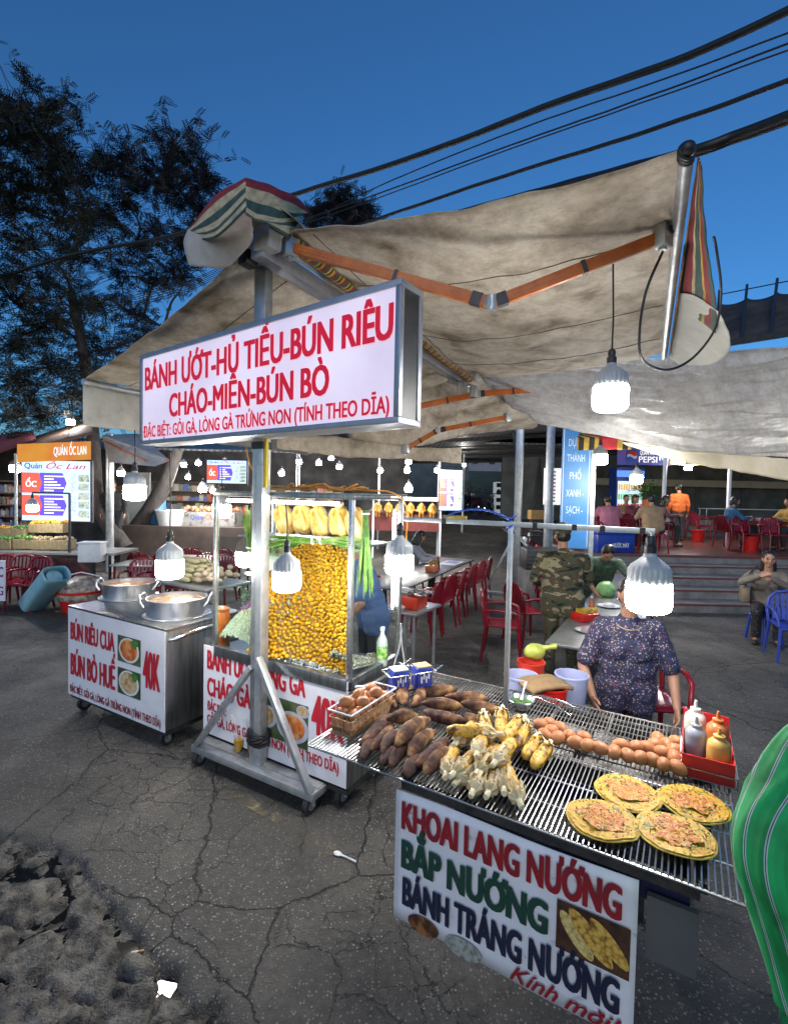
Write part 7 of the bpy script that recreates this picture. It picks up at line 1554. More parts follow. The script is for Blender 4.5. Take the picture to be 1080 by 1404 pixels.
# red chairs and tables on the left, behind the soup pots
for (px, Y, s) in ((225, 8.6, 'red table with a pale edge behind the soup pots'), (285, 9.4, 'red table below the brick platform')): table((at(px, 760, Y).x, Y, 0), .05, 1.5, .75, .72, s, STTOP if px < 250 else REDT, REDP)
for i, (px, Y, rz) in enumerate(((190, 8.0, 10), (215, 7.9, -5), (245, 8.0, 5), (200, 9.3, 180), (235, 9.4, 175), (275, 8.8, 0), (300, 8.7, -8), (270, 10.2, 180), (310, 10.2, 185))):
    chair((at(px, 760, Y).x, Y, 0), R(rz), ['red chair nearest the grey leaning tree trunk', 'second red chair from the tree trunks behind the pots', 'red chair directly behind the hanging bulb and pots', 'red chair across the pale edged table by the trunk', 'red chair across the pale edged table below the barrel', 'red chair left of the stacked leaf wraps, at the second table', 'red chair just above the leaf wraps, near the glass case', 'red chair against the brick platform', 'red chair against the brick platform by the glass case'][i], 'red chairs behind the soup pots')
for i, (px, Y, rz) in enumerate(((-8, 8.1, 0), (22, 8.1, 8), (40, 7.95, -6))): chair((at(px, 760, Y).x, Y, 0), R(rz), ('red chair cut by the left edge under the stall table', 'middle red chair under the left stall table', 'red chair behind the top of the pale blue bag')[i], 'red chairs under the left stall')
# leaf wrapped rolls stacked behind the pots
p = at(272, 800, 5.2); wz = p.z; table((p.x, 5.35, 0), A31, .85, .6, wz, 'steel table behind the soup cart with a stack of leaf wrapped rolls', STTOP, GALV, 'side_table')
RL_ = ramp_mat('dried_leaf_wrap', [(.3, (.20, .18, .09)), (.5, (.38, .35, .20)), (.75, (.52, .48, .32))], scale=8, rough=.7, detail=7, bump=.4)
mb = MB(); mb.tube([(-.16, 0, 0), (-.13, 0, .004), (-.05, .006, .006), (.05, -.004, .006), (.13, 0, .003), (.16, 0, 0)], [.006, .024, .030, .030, .024, .006], 10); rl0 = mb.mesh('leaf_wrapped_roll', RL_, 60); rnd = random.Random(6); fr_ = Fr((p.x, 5.35, wz), A31)
for lay in range(5):
    for i in range(7-lay):
        o = bpy.data.objects.new('leaf_wrapped_roll', rl0); COL.objects.link(o); o.location = fr_(-.15+.01*rnd.random()+(.16 if i % 2 else 0)*.3, (i-(6-lay)/2)*.060, .03+.048*lay); o.rotation_euler = (rnd.random()*6, rnd.uniform(-.06, .06), A31+rnd.uniform(-.15, .15)); o.scale = (1.05,)*3
        tag(o, 'dried leaf wrapped roll in the stack behind the soup pots', 'leaf roll', 'stacked leaf wrapped rolls')
mb = MB(); rnd = random.Random(9)
for k in range(30): mb.ball(fr_(.24+rnd.uniform(-.12, .14), rnd.uniform(-.2, .2), .05+rnd.random()*.10), (rnd.uniform(.03, .06), .03, .03), 8)
tag(mb.build('ginger_heap', ramp_mat('pale_ginger', [(.3, (.22, .16, .10)), (.5, (.42, .34, .24)), (.75, (.55, .48, .36))], scale=9, rough=.7, detail=7, bump=.4), None, 60), kind='stuff')
BULBS = bulb_mat('lit_diffuser_bright', 260)
# string of small bulbs in the rear
for i, (px, py, Y, s) in enumerate(((410, 634, 12, 'small bulb right of the tall post, under the sign'), (437, 636, 13, 'small bulb in the cluster above the orange cable, left one'), (454, 629, 14, 'small bulb in the cluster above the orange cable, highest one'), (465, 641, 12.5, 'small bulb in the cluster above the orange cable, right one'), (521, 646, 13, 'small bulb midway between the cable tangle and the menu screen'), (560, 634, 12, 'upper small bulb left of the menu screen'), (558, 646, 12.2, 'lower small bulb left of the menu screen'), (599, 646, 13, 'small bulb at the top left corner of the menu screen'), (636, 638, 18, 'small bulb at the top right of the menu screen'), (560, 672, 13, 'bulb hanging over the roast chickens'), (252, 638, 12, 'small bulb left of the hanging menu board'), (272, 636, 13, 'small bulb touching the hanging menu board'), (258, 655, 14, 'small bulb below and left of the hanging menu board'), (278, 672, 12.5, 'brighter small bulb above the seafood counter'), (292, 674, 13, 'dimmer small bulb above the seafood counter'), (943, 642, 13.8, 'round bulb under the orange banner on the platform'), (386, 650, 12, 'small bulb just right of the tall post'), (308, 634, 14.5, 'small bulb behind the hanging menu board'))):
    lamp(at(px, py, Y), s, .13 if i not in (15, 9, 13) else .19, None, BULBS, 'small bulbs strung in the market')
# red/orange counter cloth behind centre left (dark red panel)
# motorbikes across the yard
MTS = [mat('bike_%s' % n, c, .3, .2, tuple(v*1.4 for v in c), 5) for n, c in (('black', (.012, .012, .014)), ('maroon', (.10, .01, .015)), ('grey', (.10, .10, .11)))]
TYR = mat('tyre', (.010, .010, .010), .8, 0, (.02, .02, .02), 20)
def bike(p, rz, k, label):
    t = empty('motorbike', p, rz, label, 'motorbike', 'motorbikes parked across the yard'); m = MTS[k % 3]
    for x in (-.62, .62):
        mb = MB(); mb.tube([(x+.25*math.cos(a), 0, .28+.25*math.sin(a)) for a in [2*math.pi*i/20 for i in range(20)]], .045, 8, True); w = mb.build('wheel', TYR, t, 60); mb = MB(); mb.cyl((x, -.04, .28), (x, .04, .28), .05); [mb.bar((x, 0, .28), (x+.23*math.cos(i*1.05), 0, .28+.23*math.sin(i*1.05)), .015, .012) for i in range(6)]; mb.build('rim', CHROME, w)
    mb = MB(); mb.cap((-.35, 0, .55), .13, (.15, 0, .42), .10); mb.cap((.15, 0, .42), .10, (.48, 0, .75), .09); mb.cap((-.35, 0, .55), .12, (-.75, 0, .68), .06); o = link('body', remesh(mb, .035, 3), m, t)
    mb = MB(); mb.cap((-.6, 0, .76), .07, (-.05, 0, .70), .09); mb.build('seat', BLACK, t, 60)
    mb = MB(); mb.tube([(.62, 0, .28), (.46, 0, .85), (.42, 0, 1.0)], .03, 8); mb.build('fork', CHROME, t, 60)
    mb = MB(); mb.tube([(.30, -.34, 1.02), (.40, -.15, 1.03), (.42, 0, .98), (.40, .15, 1.03), (.30, .34, 1.02)], .018, 8); mb.build('handlebar', BLACK, t, 60)
    mb = MB(); mb.ball((.52, 0, .92), (.09, .10, .09), 12); mb.build('headlight', WHITEP, t, 60)
    for s in (-1, 1): mb = MB(); mb.tube([(.36, s*.25, 1.03), (.36, s*.28, 1.16)], .008, 5); mb.ball((.36, s*.30, 1.19), (.02, .06, .04), 8); mb.build('mirror', BLACK, t, 60)
    mb = MB(); mb.tube([(-.2, .12, .3), (-.75, .14, .34)], [.03, .045], 8); mb.build('exhaust', CHROME, t, 60)
for i, (px, Y, rz, s) in enumerate(((612, 22, 80, 'motorbike nearest the menu screen across the yard'), (652, 23, 100, 'motorbike in front of the green roller shutter'), (672, 22.5, 70, 'motorbike right of the green roller shutter'), (640, 24.5, 95, 'motorbike partly behind the others at the shutter'), (722, 12.5, 60, 'motorbike behind the far stand and the galvanised post'), (736, 11.5, 100, 'motorbike left of the blue street banner'))):
    q = at(px, 700, Y); bike((q.x, Y, gz(q.x, Y)), R(rz), i, s)
q = at(688, 700, 23); t = empty('white_fridge', (q.x, 23.5, gz(q.x, 23.5)), 0, 'narrow lit white display cabinet across the yard', 'cabinet'); mb = MB(); mb.box((0, 0, .75), (.6, .5, 1.5)); mb.build('cabinet_body', litsheet('dim_lit_white', (.45, .5, .55), .35), t); mb = MB(); [mb.box((0, -.255, .3+.35*k), (.48, .02, .2)) for k in range(4)]; mb.build('shelf_goods', BLACK, t)
q = at(738, 706, 13); t = empty('yellow_box', (q.x, 13, gz(q.x, 13)), 0, 'wooden box stacked behind the motorbike by the blue banner', 'box'); zb_ = at(738, 712, 13).z-gz(q.x, 13); mb = MB(); mb.box((0, 0, zb_+.12), (.5, .35, .24), None, .01); mb.build('box_body', mat('plywood', (.36, .22, .07), .7, 0, (.28, .16, .05), 5), t); mb = MB(); mb.box((0, 0, zb_/2), (.4, .3, zb_)); mb.build('stand', IRON, t)
q = at(705, 640, 20); mb = MB(); zt = at(740, 628, 16).z; q = at(737, 700, 16); g0 = gz(q.x, 16); mb.lathe([(.03, 0), (.03, .6), (.17, .62), (.20, .9), (.16, 1.8), (.03, zt-g0)], n=12)
tag(mb.build('folded_parasol', mat('black_parasol_cloth', (.012, .013, .016), .8, 0, (.03, .03, .035), 6), None, 60, (q.x, 16, g0)), 'closed black parasol standing left of the blue street banner', 'parasol')
# ================================================================ PEOPLE
SKIN = mat('skin_tan', (.42, .22, .14), .5, 0, (.36, .18, .11), 7, sss=.08); HAIR = mat('black_hair', (.010, .008, .007), .38, 0, (.022, .017, .014), 30, stretch=(1, 1, .2))
TROUS = mat('dark_trousers', (.018, .018, .022), .85, 0, (.03, .03, .036), 9); SHOE = mat('dark_shoe', (.02, .018, .016), .5, 0, (.04, .035, .03), 9); LIP = mat('lip_tone', (.34, .10, .085), .45, 0, (.3, .09, .075), 20); EYE = mat('dark_eye', (.012, .010, .009), .2, 0, (.02, .016, .014), 30)
def camo(name, cs, sc=7):
    return ramp_mat(name, [(.0, cs[0]), (.40, cs[1]), (.5, cs[2]), (.58, cs[3])], scale=sc, rough=.85, const=True, detail=2.5, dist=.9, stretch=(.8, .8, 1.5))
CAMO = camo('woodland_camouflage', ((.010, .010, .009), (.060, .070, .034), (.075, .045, .026), (.26, .235, .14)), 8)
GCAMO = camo('green_camouflage', ((.02, .045, .025), (.05, .085, .045), (.035, .06, .05), (.09, .12, .075)), 10)
def floral():
    m = mat('floral_navy', (.022, .022, .055), .75, 0, (.03, .028, .07), 9)
    nt = m.node_tree; N = nt.nodes.new; b = nt.nodes['Principled BSDF']; base = b.inputs['Base Color'].links[0].from_socket; tc = N('ShaderNodeTexCoord'); v = N('ShaderNodeTexVoronoi'); v.inputs['Scale'].default_value = 72; nt.links.new(tc.outputs['Object'], v.inputs[0])
    r = N('ShaderNodeValToRGB'); r.color_ramp.elements[0].position = .30; r.color_ramp.elements[0].color = (1, 1, 1, 1); r.color_ramp.elements[1].position = .42; r.color_ramp.elements[1].color = (0, 0, 0, 1); nt.links.new(v.outputs['Distance'], r.inputs[0])
    sc = N('ShaderNodeSeparateColor'); nt.links.new(v.outputs['Color'], sc.inputs[0]); r2 = N('ShaderNodeValToRGB'); r2.color_ramp.interpolation = 'CONSTANT'; e = r2.color_ramp.elements
    while len(e) < 6: e.new(.5)
    for x, (p, c) in zip(e, ((0, (.03, .03, .08)), (.3, (.36, .32, .36)), (.5, (.30, .08, .10)), (.62, (.05, .10, .22)), (.78, (.34, .24, .10)), (.9, (.42, .38, .42)))): x.position = p; x.color = (*c, 1)
    nt.links.new(sc.outputs[0], r2.inputs[0]); x = N('ShaderNodeMix'); x.data_type = 'RGBA'; nt.links.new(r.outputs[0], x.inputs[0]); nt.links.new(base, x.inputs[6]); nt.links.new(r2.outputs[0], x.inputs[7]); nt.links.new(x.outputs[2], b.inputs['Base Color']); return m
FLOR = floral()
def cloth(n, c): return mat('cloth_'+n, c, .85, 0, tuple(v*.72 for v in c), 6, .15, 60)
def human(loc, rz, label, top, bottom=TROUS, pose='stand', lean=0, side=0, arms=None, sleeve='long', hair='short', head=(0, 0), sc=1., seat=.45, vox=.013, build=1., hands=True, cap=None, hang=0, female=False, knees=None, fold=1.):
    t = empty('person', loc, rz, label, 'person'); t.scale = (sc,)*3; V = Vector; B = MB(); TP_ = MB(); BT = MB()
    pel = V((0, 0, .90)) if pose == 'stand' else V((0, .04, seat+.10)); sp = V((math.sin(side), -math.sin(lean)*math.cos(side), math.cos(lean)*math.cos(side)))
    P_ = lambda k: pel+sp*k
    nb = P_(.50); sw = (.175 if female else .195)*build**.6; sh = {s: P_(.43)+V((s*sw, 0, 0)) for s in (-1, 1)}
    hp, hy = head; Mh = Matrix.Rotation(hy, 3, 'Z') @ Matrix.Rotation(hp+lean*.5, 3, 'X'); Mh = Matrix.Rotation(side*.5, 3, 'Y') @ Mh
    hc = nb+V((0, -.012, 0))+(sp*.6+V((0, 0, .4))).normalized()*.075+Mh @ V((0, -.018, .105)); hb = lambda x, y, z: hc+Mh @ V((x, y, z))
    # head with face
    B.ball(hc, (.074, .093, .108), 18, Mh); B.cap(hb(0, -.022, -.055), .058, hb(0, -.050, -.088), .026); B.cap(hb(0, -.092, .012), .008, hb(0, -.108, -.020), .0135); B.ball(hb(-.012, -.098, -.026), .008, 8); B.ball(hb(.012, -.098, -.026), .008, 8)
    B.cap(hb(-.04, -.078, .030), .012, hb(.04, -.078, .030), .012); B.cap(hb(-.018, -.085, -.056), .009, hb(.018, -.085, -.056), .009); B.ball(hb(-.040, -.060, -.025), .026, 10); B.ball(hb(.040, -.060, -.025), .026, 10)
    for s in (-1, 1): B.ball(hb(s*.076, .006, -.012), (.011, .020, .030), 10, Mh)
    B.cap(nb-sp*.05, .060*build**.4, hc-Mh @ V((0, -.012, .07)), .050)
    B.cap(P_(.05), .12, P_(.36), .12); B.cap(sh[-1]*.8+sh[1]*.2, .055, sh[1]*.8+sh[-1]*.2, .055)
    # torso clothing
    bw_ = build
    def tors(M, dr):
        for k, x, r in ((.02, .075, .115), (.14, .075, .118), (.27, .07, .115), (.38, .085, .105)): M.cap(P_(k)+V((-x*bw_, 0, 0)), r*bw_+dr, P_(k)+V((x*bw_, 0, 0)), r*bw_+dr)
        M.cap(P_(.0), .12*bw_+dr, P_(.36), .125*bw_+dr); M.cap(sh[-1]+V((.02, 0, .005)), .058+dr, sh[1]+V((-.02, 0, .005)), .058+dr); M.cap(P_(.40), .10+dr, nb-sp*.02, .066+dr)
        if female:
            f = V((0, -1, 0)); [M.ball(P_(.29)+V((s*.075, -.085*bw_, -.01)), .075*bw_, 12) for s in (-1, 1)]
    tors(TP_, .008)
    if hang: TP_.cap(P_(0)+V((-.09*bw_, 0, -.02)), .125*bw_, P_(0)+V((-.09*bw_, 0, -hang)), .115*bw_); TP_.cap(P_(0)+V((.09*bw_, 0, -.02)), .125*bw_, P_(0)+V((.09*bw_, 0, -hang)), .115*bw_)
    # arms and hands
    for s in (-1, 1):
        a = (arms or {}).get(s)
        if a is None: el = sh[s]+V((s*.07, .03, -.27)); wr = el+V((s*.01, -.08, -.23))
        else: el, wr = V(a[0]), V(a[1])
        S_ = sh[s]; q = build**.5; B.cap(S_, .052*q, el, .040*q); B.cap(el, .040*q, wr, .027)
        if sleeve == 'long': TP_.cap(S_, .066*q, el, .054*q); TP_.cap(el, .054*q, el+(wr-el)*.92, .042)
        elif sleeve == 'short': TP_.cap(S_, .070*q, S_+(el-S_)*.80, .072*q)
        elif sleeve == 'rolled': TP_.cap(S_, .066*q, el, .056*q); TP_.cap(el, .056*q, el+(wr-el)*.25, .052*q)
        if hands:
            d = (wr-el).normalized(); x, y = frame_to(d); n_ = V((s, 0, 0)); n_ = (n_-d*n_.dot(d)); n_ = n_.normalized() if n_.length > .1 else x; w = d.cross(n_)
            pm = wr+d*.045; B.ball(pm, (.018, .040, .048), 12, Matrix((n_, w, d)).transposed())
            for k, (o, L) in enumerate(((-.030, .062), (-.010, .075), (.010, .070), (.028, .055))):
                k0 = wr+d*.082+w*o; k1 = k0+d*L*.5-n_*.010; B.cap(k0, .0098, k1, .0088); B.cap(k1, .0088, k1+d*L*.40-n_*.026, .0075)
            k0 = wr+d*.03-w*.034; k1 = k0+d*.030-w*.022-n_*.01; B.cap(k0, .012, k1, .0105); B.cap(k1, .0105, k1+d*.03-n_*.006, .0085)
    # legs
    for s in (-1, 1):
        hip = pel+V((s*.095*build, 0, -.03))
        if pose == 'stand': kn, an = V((s*.11, -.015+.02*s, .47)), V((s*.12, .03, .09))
        else: kn, an = V((s*.12, -.40, seat+.06)), V((s*.12, -.36, .09))
        if knees: kn, an = V(knees[s][0]), V(knees[s][1])
        B.cap(hip, .075, kn, .05); B.cap(kn, .05, an, .036); BT.cap(hip, .100*build, kn, .068); BT.cap(kn, .068, an+V((0, 0, .02)), .056)
        B.cap(an+V((0, .01, -.03)), .036, an+V((s*.015, -.15, -.055)), .03)
        sb = MB(); sb.cap(an+V((0, .02, -.045)), .044, an+V((s*.015, -.15, -.056)), .034); link('shoe', remesh(sb, vox, 2), SHOE, t)
    BT.cap(pel+V((-.07*build, 0, 0)), .115*build, pel+V((.07*build, 0, 0)), .115*build)
    b = link('body', remesh(B, vox*.62, 3), SKIN, t); b.data.polygons.foreach_set('use_smooth', [True]*len(b.data.polygons))
    tm = remesh(TP_, vox, 5)
    nn = [v.normal.copy() for v in tm.vertices]
    for v, n_ in zip(tm.vertices, nn): v.co += n_*fold*(.007*noise.noise(Vector((v.co.x*7, v.co.y*7, v.co.z*16)))+.004*noise.noise(v.co*30))
    link('top', tm, top, t); link('trousers', remesh(BT, vox, 4), bottom, t)
    for s in (-1, 1): e = MB(); e.ball(hb(s*.032, -.0835, .012), (.013, .007, .0065), 10, Mh); e.build('eye', EYE, t, 60); e = MB(); e.cap(hb(s*.020, -.0915, .036), .0032, hb(s*.050, -.081, .035), .0024); e.build('eyebrow', HAIR, t, 60)
    e = MB(); e.cap(hb(-.020, -.0925, -.057), .0045, hb(.020, -.0925, -.057), .0045); e.build('mouth', LIP, t, 60)
    if hair:
        h = MB(); h.ball(hb(0, .014, .024), (.083, .092, .098), 16, Mh); h.ball(hb(0, .03, -.01), (.080, .075, .085), 14, Mh)
        if hair == 'long':
            h.cap(hb(0, .055, .0), .070, hb(0, .075, -.16), .065); h.cap(hb(-.05, .04, -.02), .045, hb(-.065, .03, -.17), .04); h.cap(hb(.05, .04, -.02), .045, hb(.065, .03, -.17), .04)
        elif hair == 'bun': h.ball(hb(0, .095, .04), .05, 12)
        elif hair == 'bob': h.cap(hb(-.062, .02, .0), .038, hb(-.068, -.01, -.085), .030); h.cap(hb(.062, .02, .0), .038, hb(.068, -.01, -.085), .030); h.cap(hb(0, .06, -.02), .06, hb(0, .06, -.10), .05); h.cap(hb(-.05, -.05, .075), .028, hb(.05, -.05, .075), .028)
        hm = remesh(h, vox*.75, 2)
        for v in hm.vertices: v.co += (v.co-hc).normalized()*.006*noise.noise(v.co*40)
        # clear the face
        bm = bmesh.new(); bm.from_mesh(hm); Mi = Mh.inverted(); kill = []
        for v in bm.verts:
            l = Mi @ (v.co-hc)
            if l.y < -.045 and l.z < .043 and abs(l.x) < .060: kill.append(v)
        bmesh.ops.delete(bm, geom=kill, context='VERTS'); bm.to_mesh(hm); bm.free(); link('hair', hm, HAIR, t)
    if cap:
        c = MB(); c.ball(hb(0, .008, .050), (.097, .112, .092), 16, Mh); c.cap(hb(-.05, -.085, .035), .010, hb(-.03, -.15, .022), .007); c.cap(hb(.05, -.085, .035), .010, hb(.03, -.15, .022), .007); c.cap(hb(0, -.09, .04), .012, hb(0, -.155, .025), .008); c.cap(hb(-.03, -.15, .022), .008, hb(.03, -.15, .022), .008)
        for a in range(14): q = 2*math.pi*a/14; c.cap(hb(.095*math.cos(q), .008+.110*math.sin(q), .045), .009, hb(.095*math.cos(q+.45), .008+.110*math.sin(q+.45), .045), .008)
        link('cap', remesh(c, .008, 2), cap, t)
    return t, hb, P_
# the seller
p = at(858, 900, 3.2); se = human((p.x, 3.2, -.03), R(-17), 'seller in a dark blue floral blouse behind the grill, face hidden by a bulb', FLOR, TROUS, 'stand', .06, 0, {-1: ((-.30, -.05, 1.02), (-.24, -.22, .86)), 1: ((.30, -.05, 1.02), (.30, -.18, .84))}, 'short', 'bun', (-.02, .1), .90, vox=.010, build=1.02, female=True, hang=.12)
t_, hb, P_ = se
mb = MB(); mb.tube([P_(.49)+Vector((.095*math.sin(a), -.03-.075*math.cos(a), -.01-.045*max(0, math.cos(a)))) for a in [2*math.pi*i/28 for i in range(28)]], .0035, 6, True); mb.build('necklace', mat('necklace', (.5, .36, .25), .4, .3, (.42, .3, .2), 20), t_, 60)
for s in (-1, 1): mb = MB(); mb.ball(hb(s*.084, .004, -.045), .007, 8); mb.build('earring', CHROME, t_, 60)
# the soldier, from behind
p = at(768, 890, 5.3); human((p.x, 5.3, at(768, 718, 5.3).z-1.70), R(165), 'man in woodland camouflage uniform and cap standing with his back to the grill', CAMO, CAMO, 'stand', .10, 0, {-1: ((-.28, -.12, 1.10), (-.20, -.36, 1.02)), 1: ((.30, -.02, 1.09), (.24, -.26, .98))}, 'long', 'short', (.12, .45), 1.0, vox=.012, build=1.12, cap=CAMO, hang=.13)
p = at(818, 800, 6.9); human((p.x, 6.9, 0), R(-8), 'person in green camouflage bending over the steel table to pack vegetables', GCAMO, GCAMO, 'stand', .78, .0, {-1: ((-.28, -.55, .98), (-.16, -.62, .80)), 1: ((.34, -.52, 1.0), (.22, -.66, .80))}, 'rolled', 'short', (.55, 0), .95, vox=.014, build=1.05)
# man in a blue shirt behind the glass case
p = at(515, 800, 4.6); human((p.x-.02, 4.55, 0), R(-70), 'man in a blue shirt working at the right end of the glass case', cloth('blue_shirt', (.10, .17, .36)), TROUS, 'stand', .32, -.10, {-1: ((-.27, -.24, 1.12), (-.16, -.46, .98)), 1: ((.29, -.20, 1.06), (.20, -.36, .84))}, 'short', 'short', (.35, 0), 1.0, vox=.013, build=1.1, hang=.10)
# dark haired diner at the long table
q = ta+tdv*(tl*.80)+tn*.95; human((q.x, q.y, 0), ang+R(15), 'dark haired woman in a pale grey jacket sitting at the long table looking down', cloth('pale_grey_jacket', (.36, .37, .39)), TROUS, 'sit', .22, 0, {-1: ((-.26, -.22, .78), (-.12, -.42, .78)), 1: ((.27, -.22, .78), (.16, -.42, .78))}, 'long', 'long', (.35, .6), 1.0, vox=.015, female=True)
q = ta+tdv*(tl*.30)+tn*1.3; human((q.x, q.y+.3, 0), ang+R(180), 'person in a white top standing with their back turned, left of the long table', cloth('white_top', (.55, .54, .52)), cloth('maroon_skirt', (.13, .02, .03)), 'stand', .05, 0, None, 'long', 'long', (0, 0), .93, vox=.015, female=True)
# woman with a shoulder bag, lower right
q = G(1050, 878, 0); wb = human((q.x+.05, q.y+.1, 0), R(-35), 'woman in a taupe jacket with a shoulder bag eating on a low stool', cloth('taupe_jacket', (.21, .18, .145)), mat('speckled_trousers', (.012, .012, .016), .8, 0, (.16, .15, .16), 60, lo=.55, hi=.62), 'sit', .12, 0, {-1: ((-.30, -.18, .80), (-.10, -.33, .93)), 1: ((.28, -.20, .76), (.04, -.32, .90))}, 'long', 'long', (.08, .15), 1.03, .38, .013, female=True)
mb = MB(); mb.box((-.26, -.02, .62), (.10, .28, .24), .15, .03); mb.build('shoulder_bag', mat('tan_leather', (.22, .17, .11), .5, 0, (.17, .13, .085), 7), wb[0], 30)
b_ = [o for o in wb[0].children if o.name.startswith('shoulder_bag')][0]; mb = MB(); mb.tube([(-.26, -.12, .72), (-.2, -.10, .95), (-.12, .0, 1.03), (-.2, .10, .9), (-.26, .10, .72)], .012, 6); mb.build('strap', SHOE, b_, 60)
# diners on the platform
F0_ = PZ+.014
def din(px, Y, rz, label, top, **k): return human(onp(px, Y), R(rz), label, top, k.pop('bottom', TROUS), k.pop('pose', 'sit'), k.pop('lean', .18), 0, k.pop('arms', {-1: ((-.27, -.18, .78), (-.14, -.40, .80)), 1: ((.28, -.18, .78), (.14, -.40, .80))}), k.pop('sleeve', 'long'), k.pop('hair', 'bun'), k.pop('head', (.15, 0)), k.pop('sc', 1.), vox=.019, **k)
din(836, 11.7, 172, 'diner in a pink shirt seen from behind, leaning on the table', cloth('pink_shirt', (.46, .16, .22)), lean=.4, build=1.15, hair='short')
din(866, 13.1, 10, 'woman in a maroon top resting her cheek on her hand, facing the viewer', cloth('maroon_top', (.16, .03, .05)), hair='bob', female=True, arms={-1: ((-.24, -.34, .76), (-.10, -.28, .98)), 1: ((.28, -.18, .78), (.1, -.40, .78))})
din(857, 13.7, -20, 'woman with tied hair behind the one resting her cheek', cloth('ochre_top', (.25, .15, .07)), hair='bun', female=True)
din(895, 11.1, 178, 'diner in a tan sweater seen from behind, nearest the steps', cloth('tan_sweater', (.38, .25, .14)), build=1.25, lean=.22, hair='short')
din(906, 12.9, 60, 'dark haired diner in a dull red top at the right end of the group', cloth('dull_red_top', (.20, .05, .06)), hair='long', female=True)
din(930, 14.6, 172, 'person in an orange jacket and black trousers standing with their back to the viewer', cloth('orange_jacket', (.55, .11, .015)), pose='stand', lean=.03, arms=None, hair='bun', head=(.05, .3), sc=1.0)
din(1000, 12.3, 80, 'diner in a blue jacket with shoulder length hair, sitting in profile', cloth('teal_blue_jacket', (.02, .11, .22)), hair='bob', female=True, bottom=cloth('navy_trousers', (.015, .02, .06)))
din(1084, 12.3, -75, 'diner in a yellow shirt at the right edge of the platform', cloth('yellow_shirt', (.50, .30, .07)), hair='short')
# left background diners
q = at(163, 750, 14); human((q.x, 14, -.05), R(30), 'person in a grey top sitting between the two tree trunks', cloth('grey_top', (.22, .21, .20)), TROUS, 'sit', .2, 0, {-1: ((-.27, -.18, .78), (-.14, -.40, .75)), 1: ((.28, -.18, .78), (.14, -.40, .75))}, 'long', 'short', (.2, 0), 1., .8, .019)
q = at(157, 700, 12.5); human((q.x, 12.5, .55), R(10), 'dark figure standing in shadow behind the thick grey pole', cloth('black_top', (.02, .02, .022)), TROUS, 'stand', .1, 0, None, 'long', 'short', (.2, 0), 1., vox=.02)
q = at(614, 690, 22); human((q.x-.2, 21.6, gz(q.x, 21.6)), R(60), 'person in a red jacket sitting on the motorbike by the menu screen', cloth('red_jacket', (.22, .03, .05)), TROUS, 'sit', .05, 0, {-1: ((-.25, -.2, 1.1), (-.15, -.45, 1.05)), 1: ((.25, -.2, 1.1), (.15, -.45, 1.05))}, 'long', 'short', (0, 0), 1., .75, .024)
# passer by in a green striped shirt, very near on the right
GSTR = stripes('green_striped_shirt', [(0, (.012, .27, .095)), (.36, (.014, .30, .105)), (.72, (.45, .60, .5)), (.765, (.01, .12, .08)), (.80, (.5, .64, .56)), (.845, (.012, .25, .09))], (.93, .30, .14), .036)
w_sh, w_el, w_wr = at(1128, 1048, 1.03), at(1060, 1165, .98), at(1120, 1400, .95); PB = Vector((w_sh.x+.235, 1.05, -.06)); pl_ = lambda w: Matrix.Rotation(-math.pi, 3, 'Z') @ (w-PB)/1.1
pas = human(PB, math.pi, 'passer-by in a green shirt with white stripes, mostly outside the right edge', GSTR, TROUS, 'stand', .0, 0, {1: (pl_(w_el), pl_(w_wr)), -1: ((-.32, -.05, 1.1), (-.26, -.25, 1.0))}, 'none', 'short', (0, 0), 1.1, vox=.010, build=1.1, hang=.14, fold=1.5)

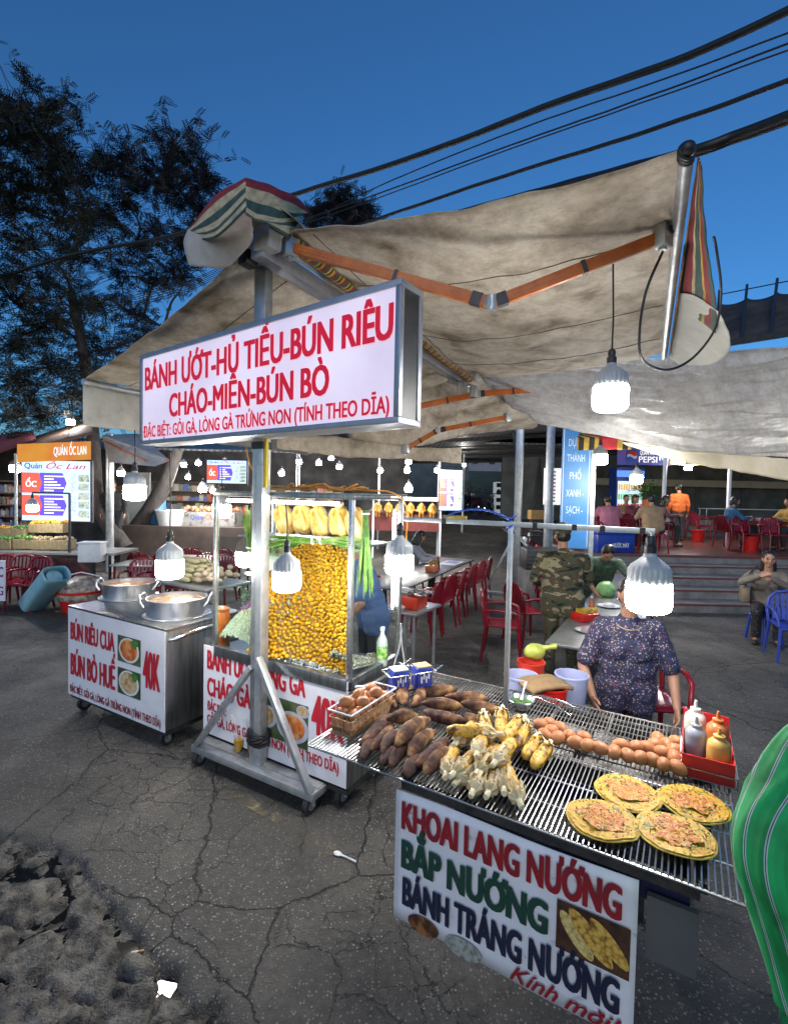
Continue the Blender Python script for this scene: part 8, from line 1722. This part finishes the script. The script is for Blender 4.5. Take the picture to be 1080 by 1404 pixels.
# his loose striped sleeve, cut with the stripes running down the arm
def sleeve_mat():
    G1, G2, G3, WH, NB = (.010, .38, .10), (.008, .31, .08), (.012, .43, .12), (.50, .62, .56), (.012, .05, .10); one = [(0, G1), (.40, G3), (.64, WH), (.69, NB), (.73, WH), (.78, G2)]
    m = stripes('striped_sleeve_cloth', one, (12, 0, 0), 1, 'UV', .8); return m
Ls = [pl_(w_sh)+Vector((-.07, .02, .02)), pl_(w_sh)+Vector((.0, 0, .0)), pl_(w_sh)*.5+pl_(w_el)*.5+Vector((.01, 0, 0)), pl_(w_el), pl_(w_el)*.6+pl_(w_wr)*.4, pl_(w_wr)*.9+pl_(w_el)*.1]
Pth = spl(Ls, 10); nA = 72; mb = MB(); rings = []; px_ = None
for i, p in enumerate(Pth):
    t_ = i/(len(Pth)-1); d = (Pth[min(i+1, len(Pth)-1)]-Pth[max(i-1, 0)]).normalized()
    if px_ is None: x, y = frame_to(d)
    else: x = (px_-d*px_.dot(d)).normalized(); y = d.cross(x)
    px_ = x; r = (.082, .080, .076, .074, .068, .060)[min(5, int(t_*5.99))]; ring = []
    r = .080-.024*t_
    for k in range(nA):
        a = 2*math.pi*k/nA; f = 1+.10*noise.noise(Vector((math.cos(a)*1.4, math.sin(a)*1.4, t_*2.)))+.09*(1-abs(noise.noise(Vector((math.cos(a)*1.8+t_*2.5, math.sin(a)*1.8-t_*1.5, t_*1.2+3)))))**4+.03*noise.noise(Vector((math.cos(a)*3+t_*7, math.sin(a)*3-t_*5, t_*6)))
        ring.append(mb.b.verts.new(p+(x*math.cos(a)+y*math.sin(a))*r*f))
    rings.append(ring)
mb.skin(rings, True, True, True); o = mb.build('sleeve', sleeve_mat(), pas[0], 180, fix=True); me = o.data; uv = me.uv_layers.new(name='u')
for pg in me.polygons:
    ks = [me.loops[l].vertex_index % nA for l in pg.loop_indices]; wrap = max(ks)-min(ks) > nA/2
    for l, k in zip(pg.loop_indices, ks): uv.data[l].uv = (((k+nA if wrap and k < nA/2 else k)/nA), (me.loops[l].vertex_index//nA)/len(Pth))
# ---------------------------------------------------------------- tidy up
for o in list(LAMP0.children)+[LAMP0]: bpy.data.objects.remove(o)
bpy.data.scenes.remove(TMP)
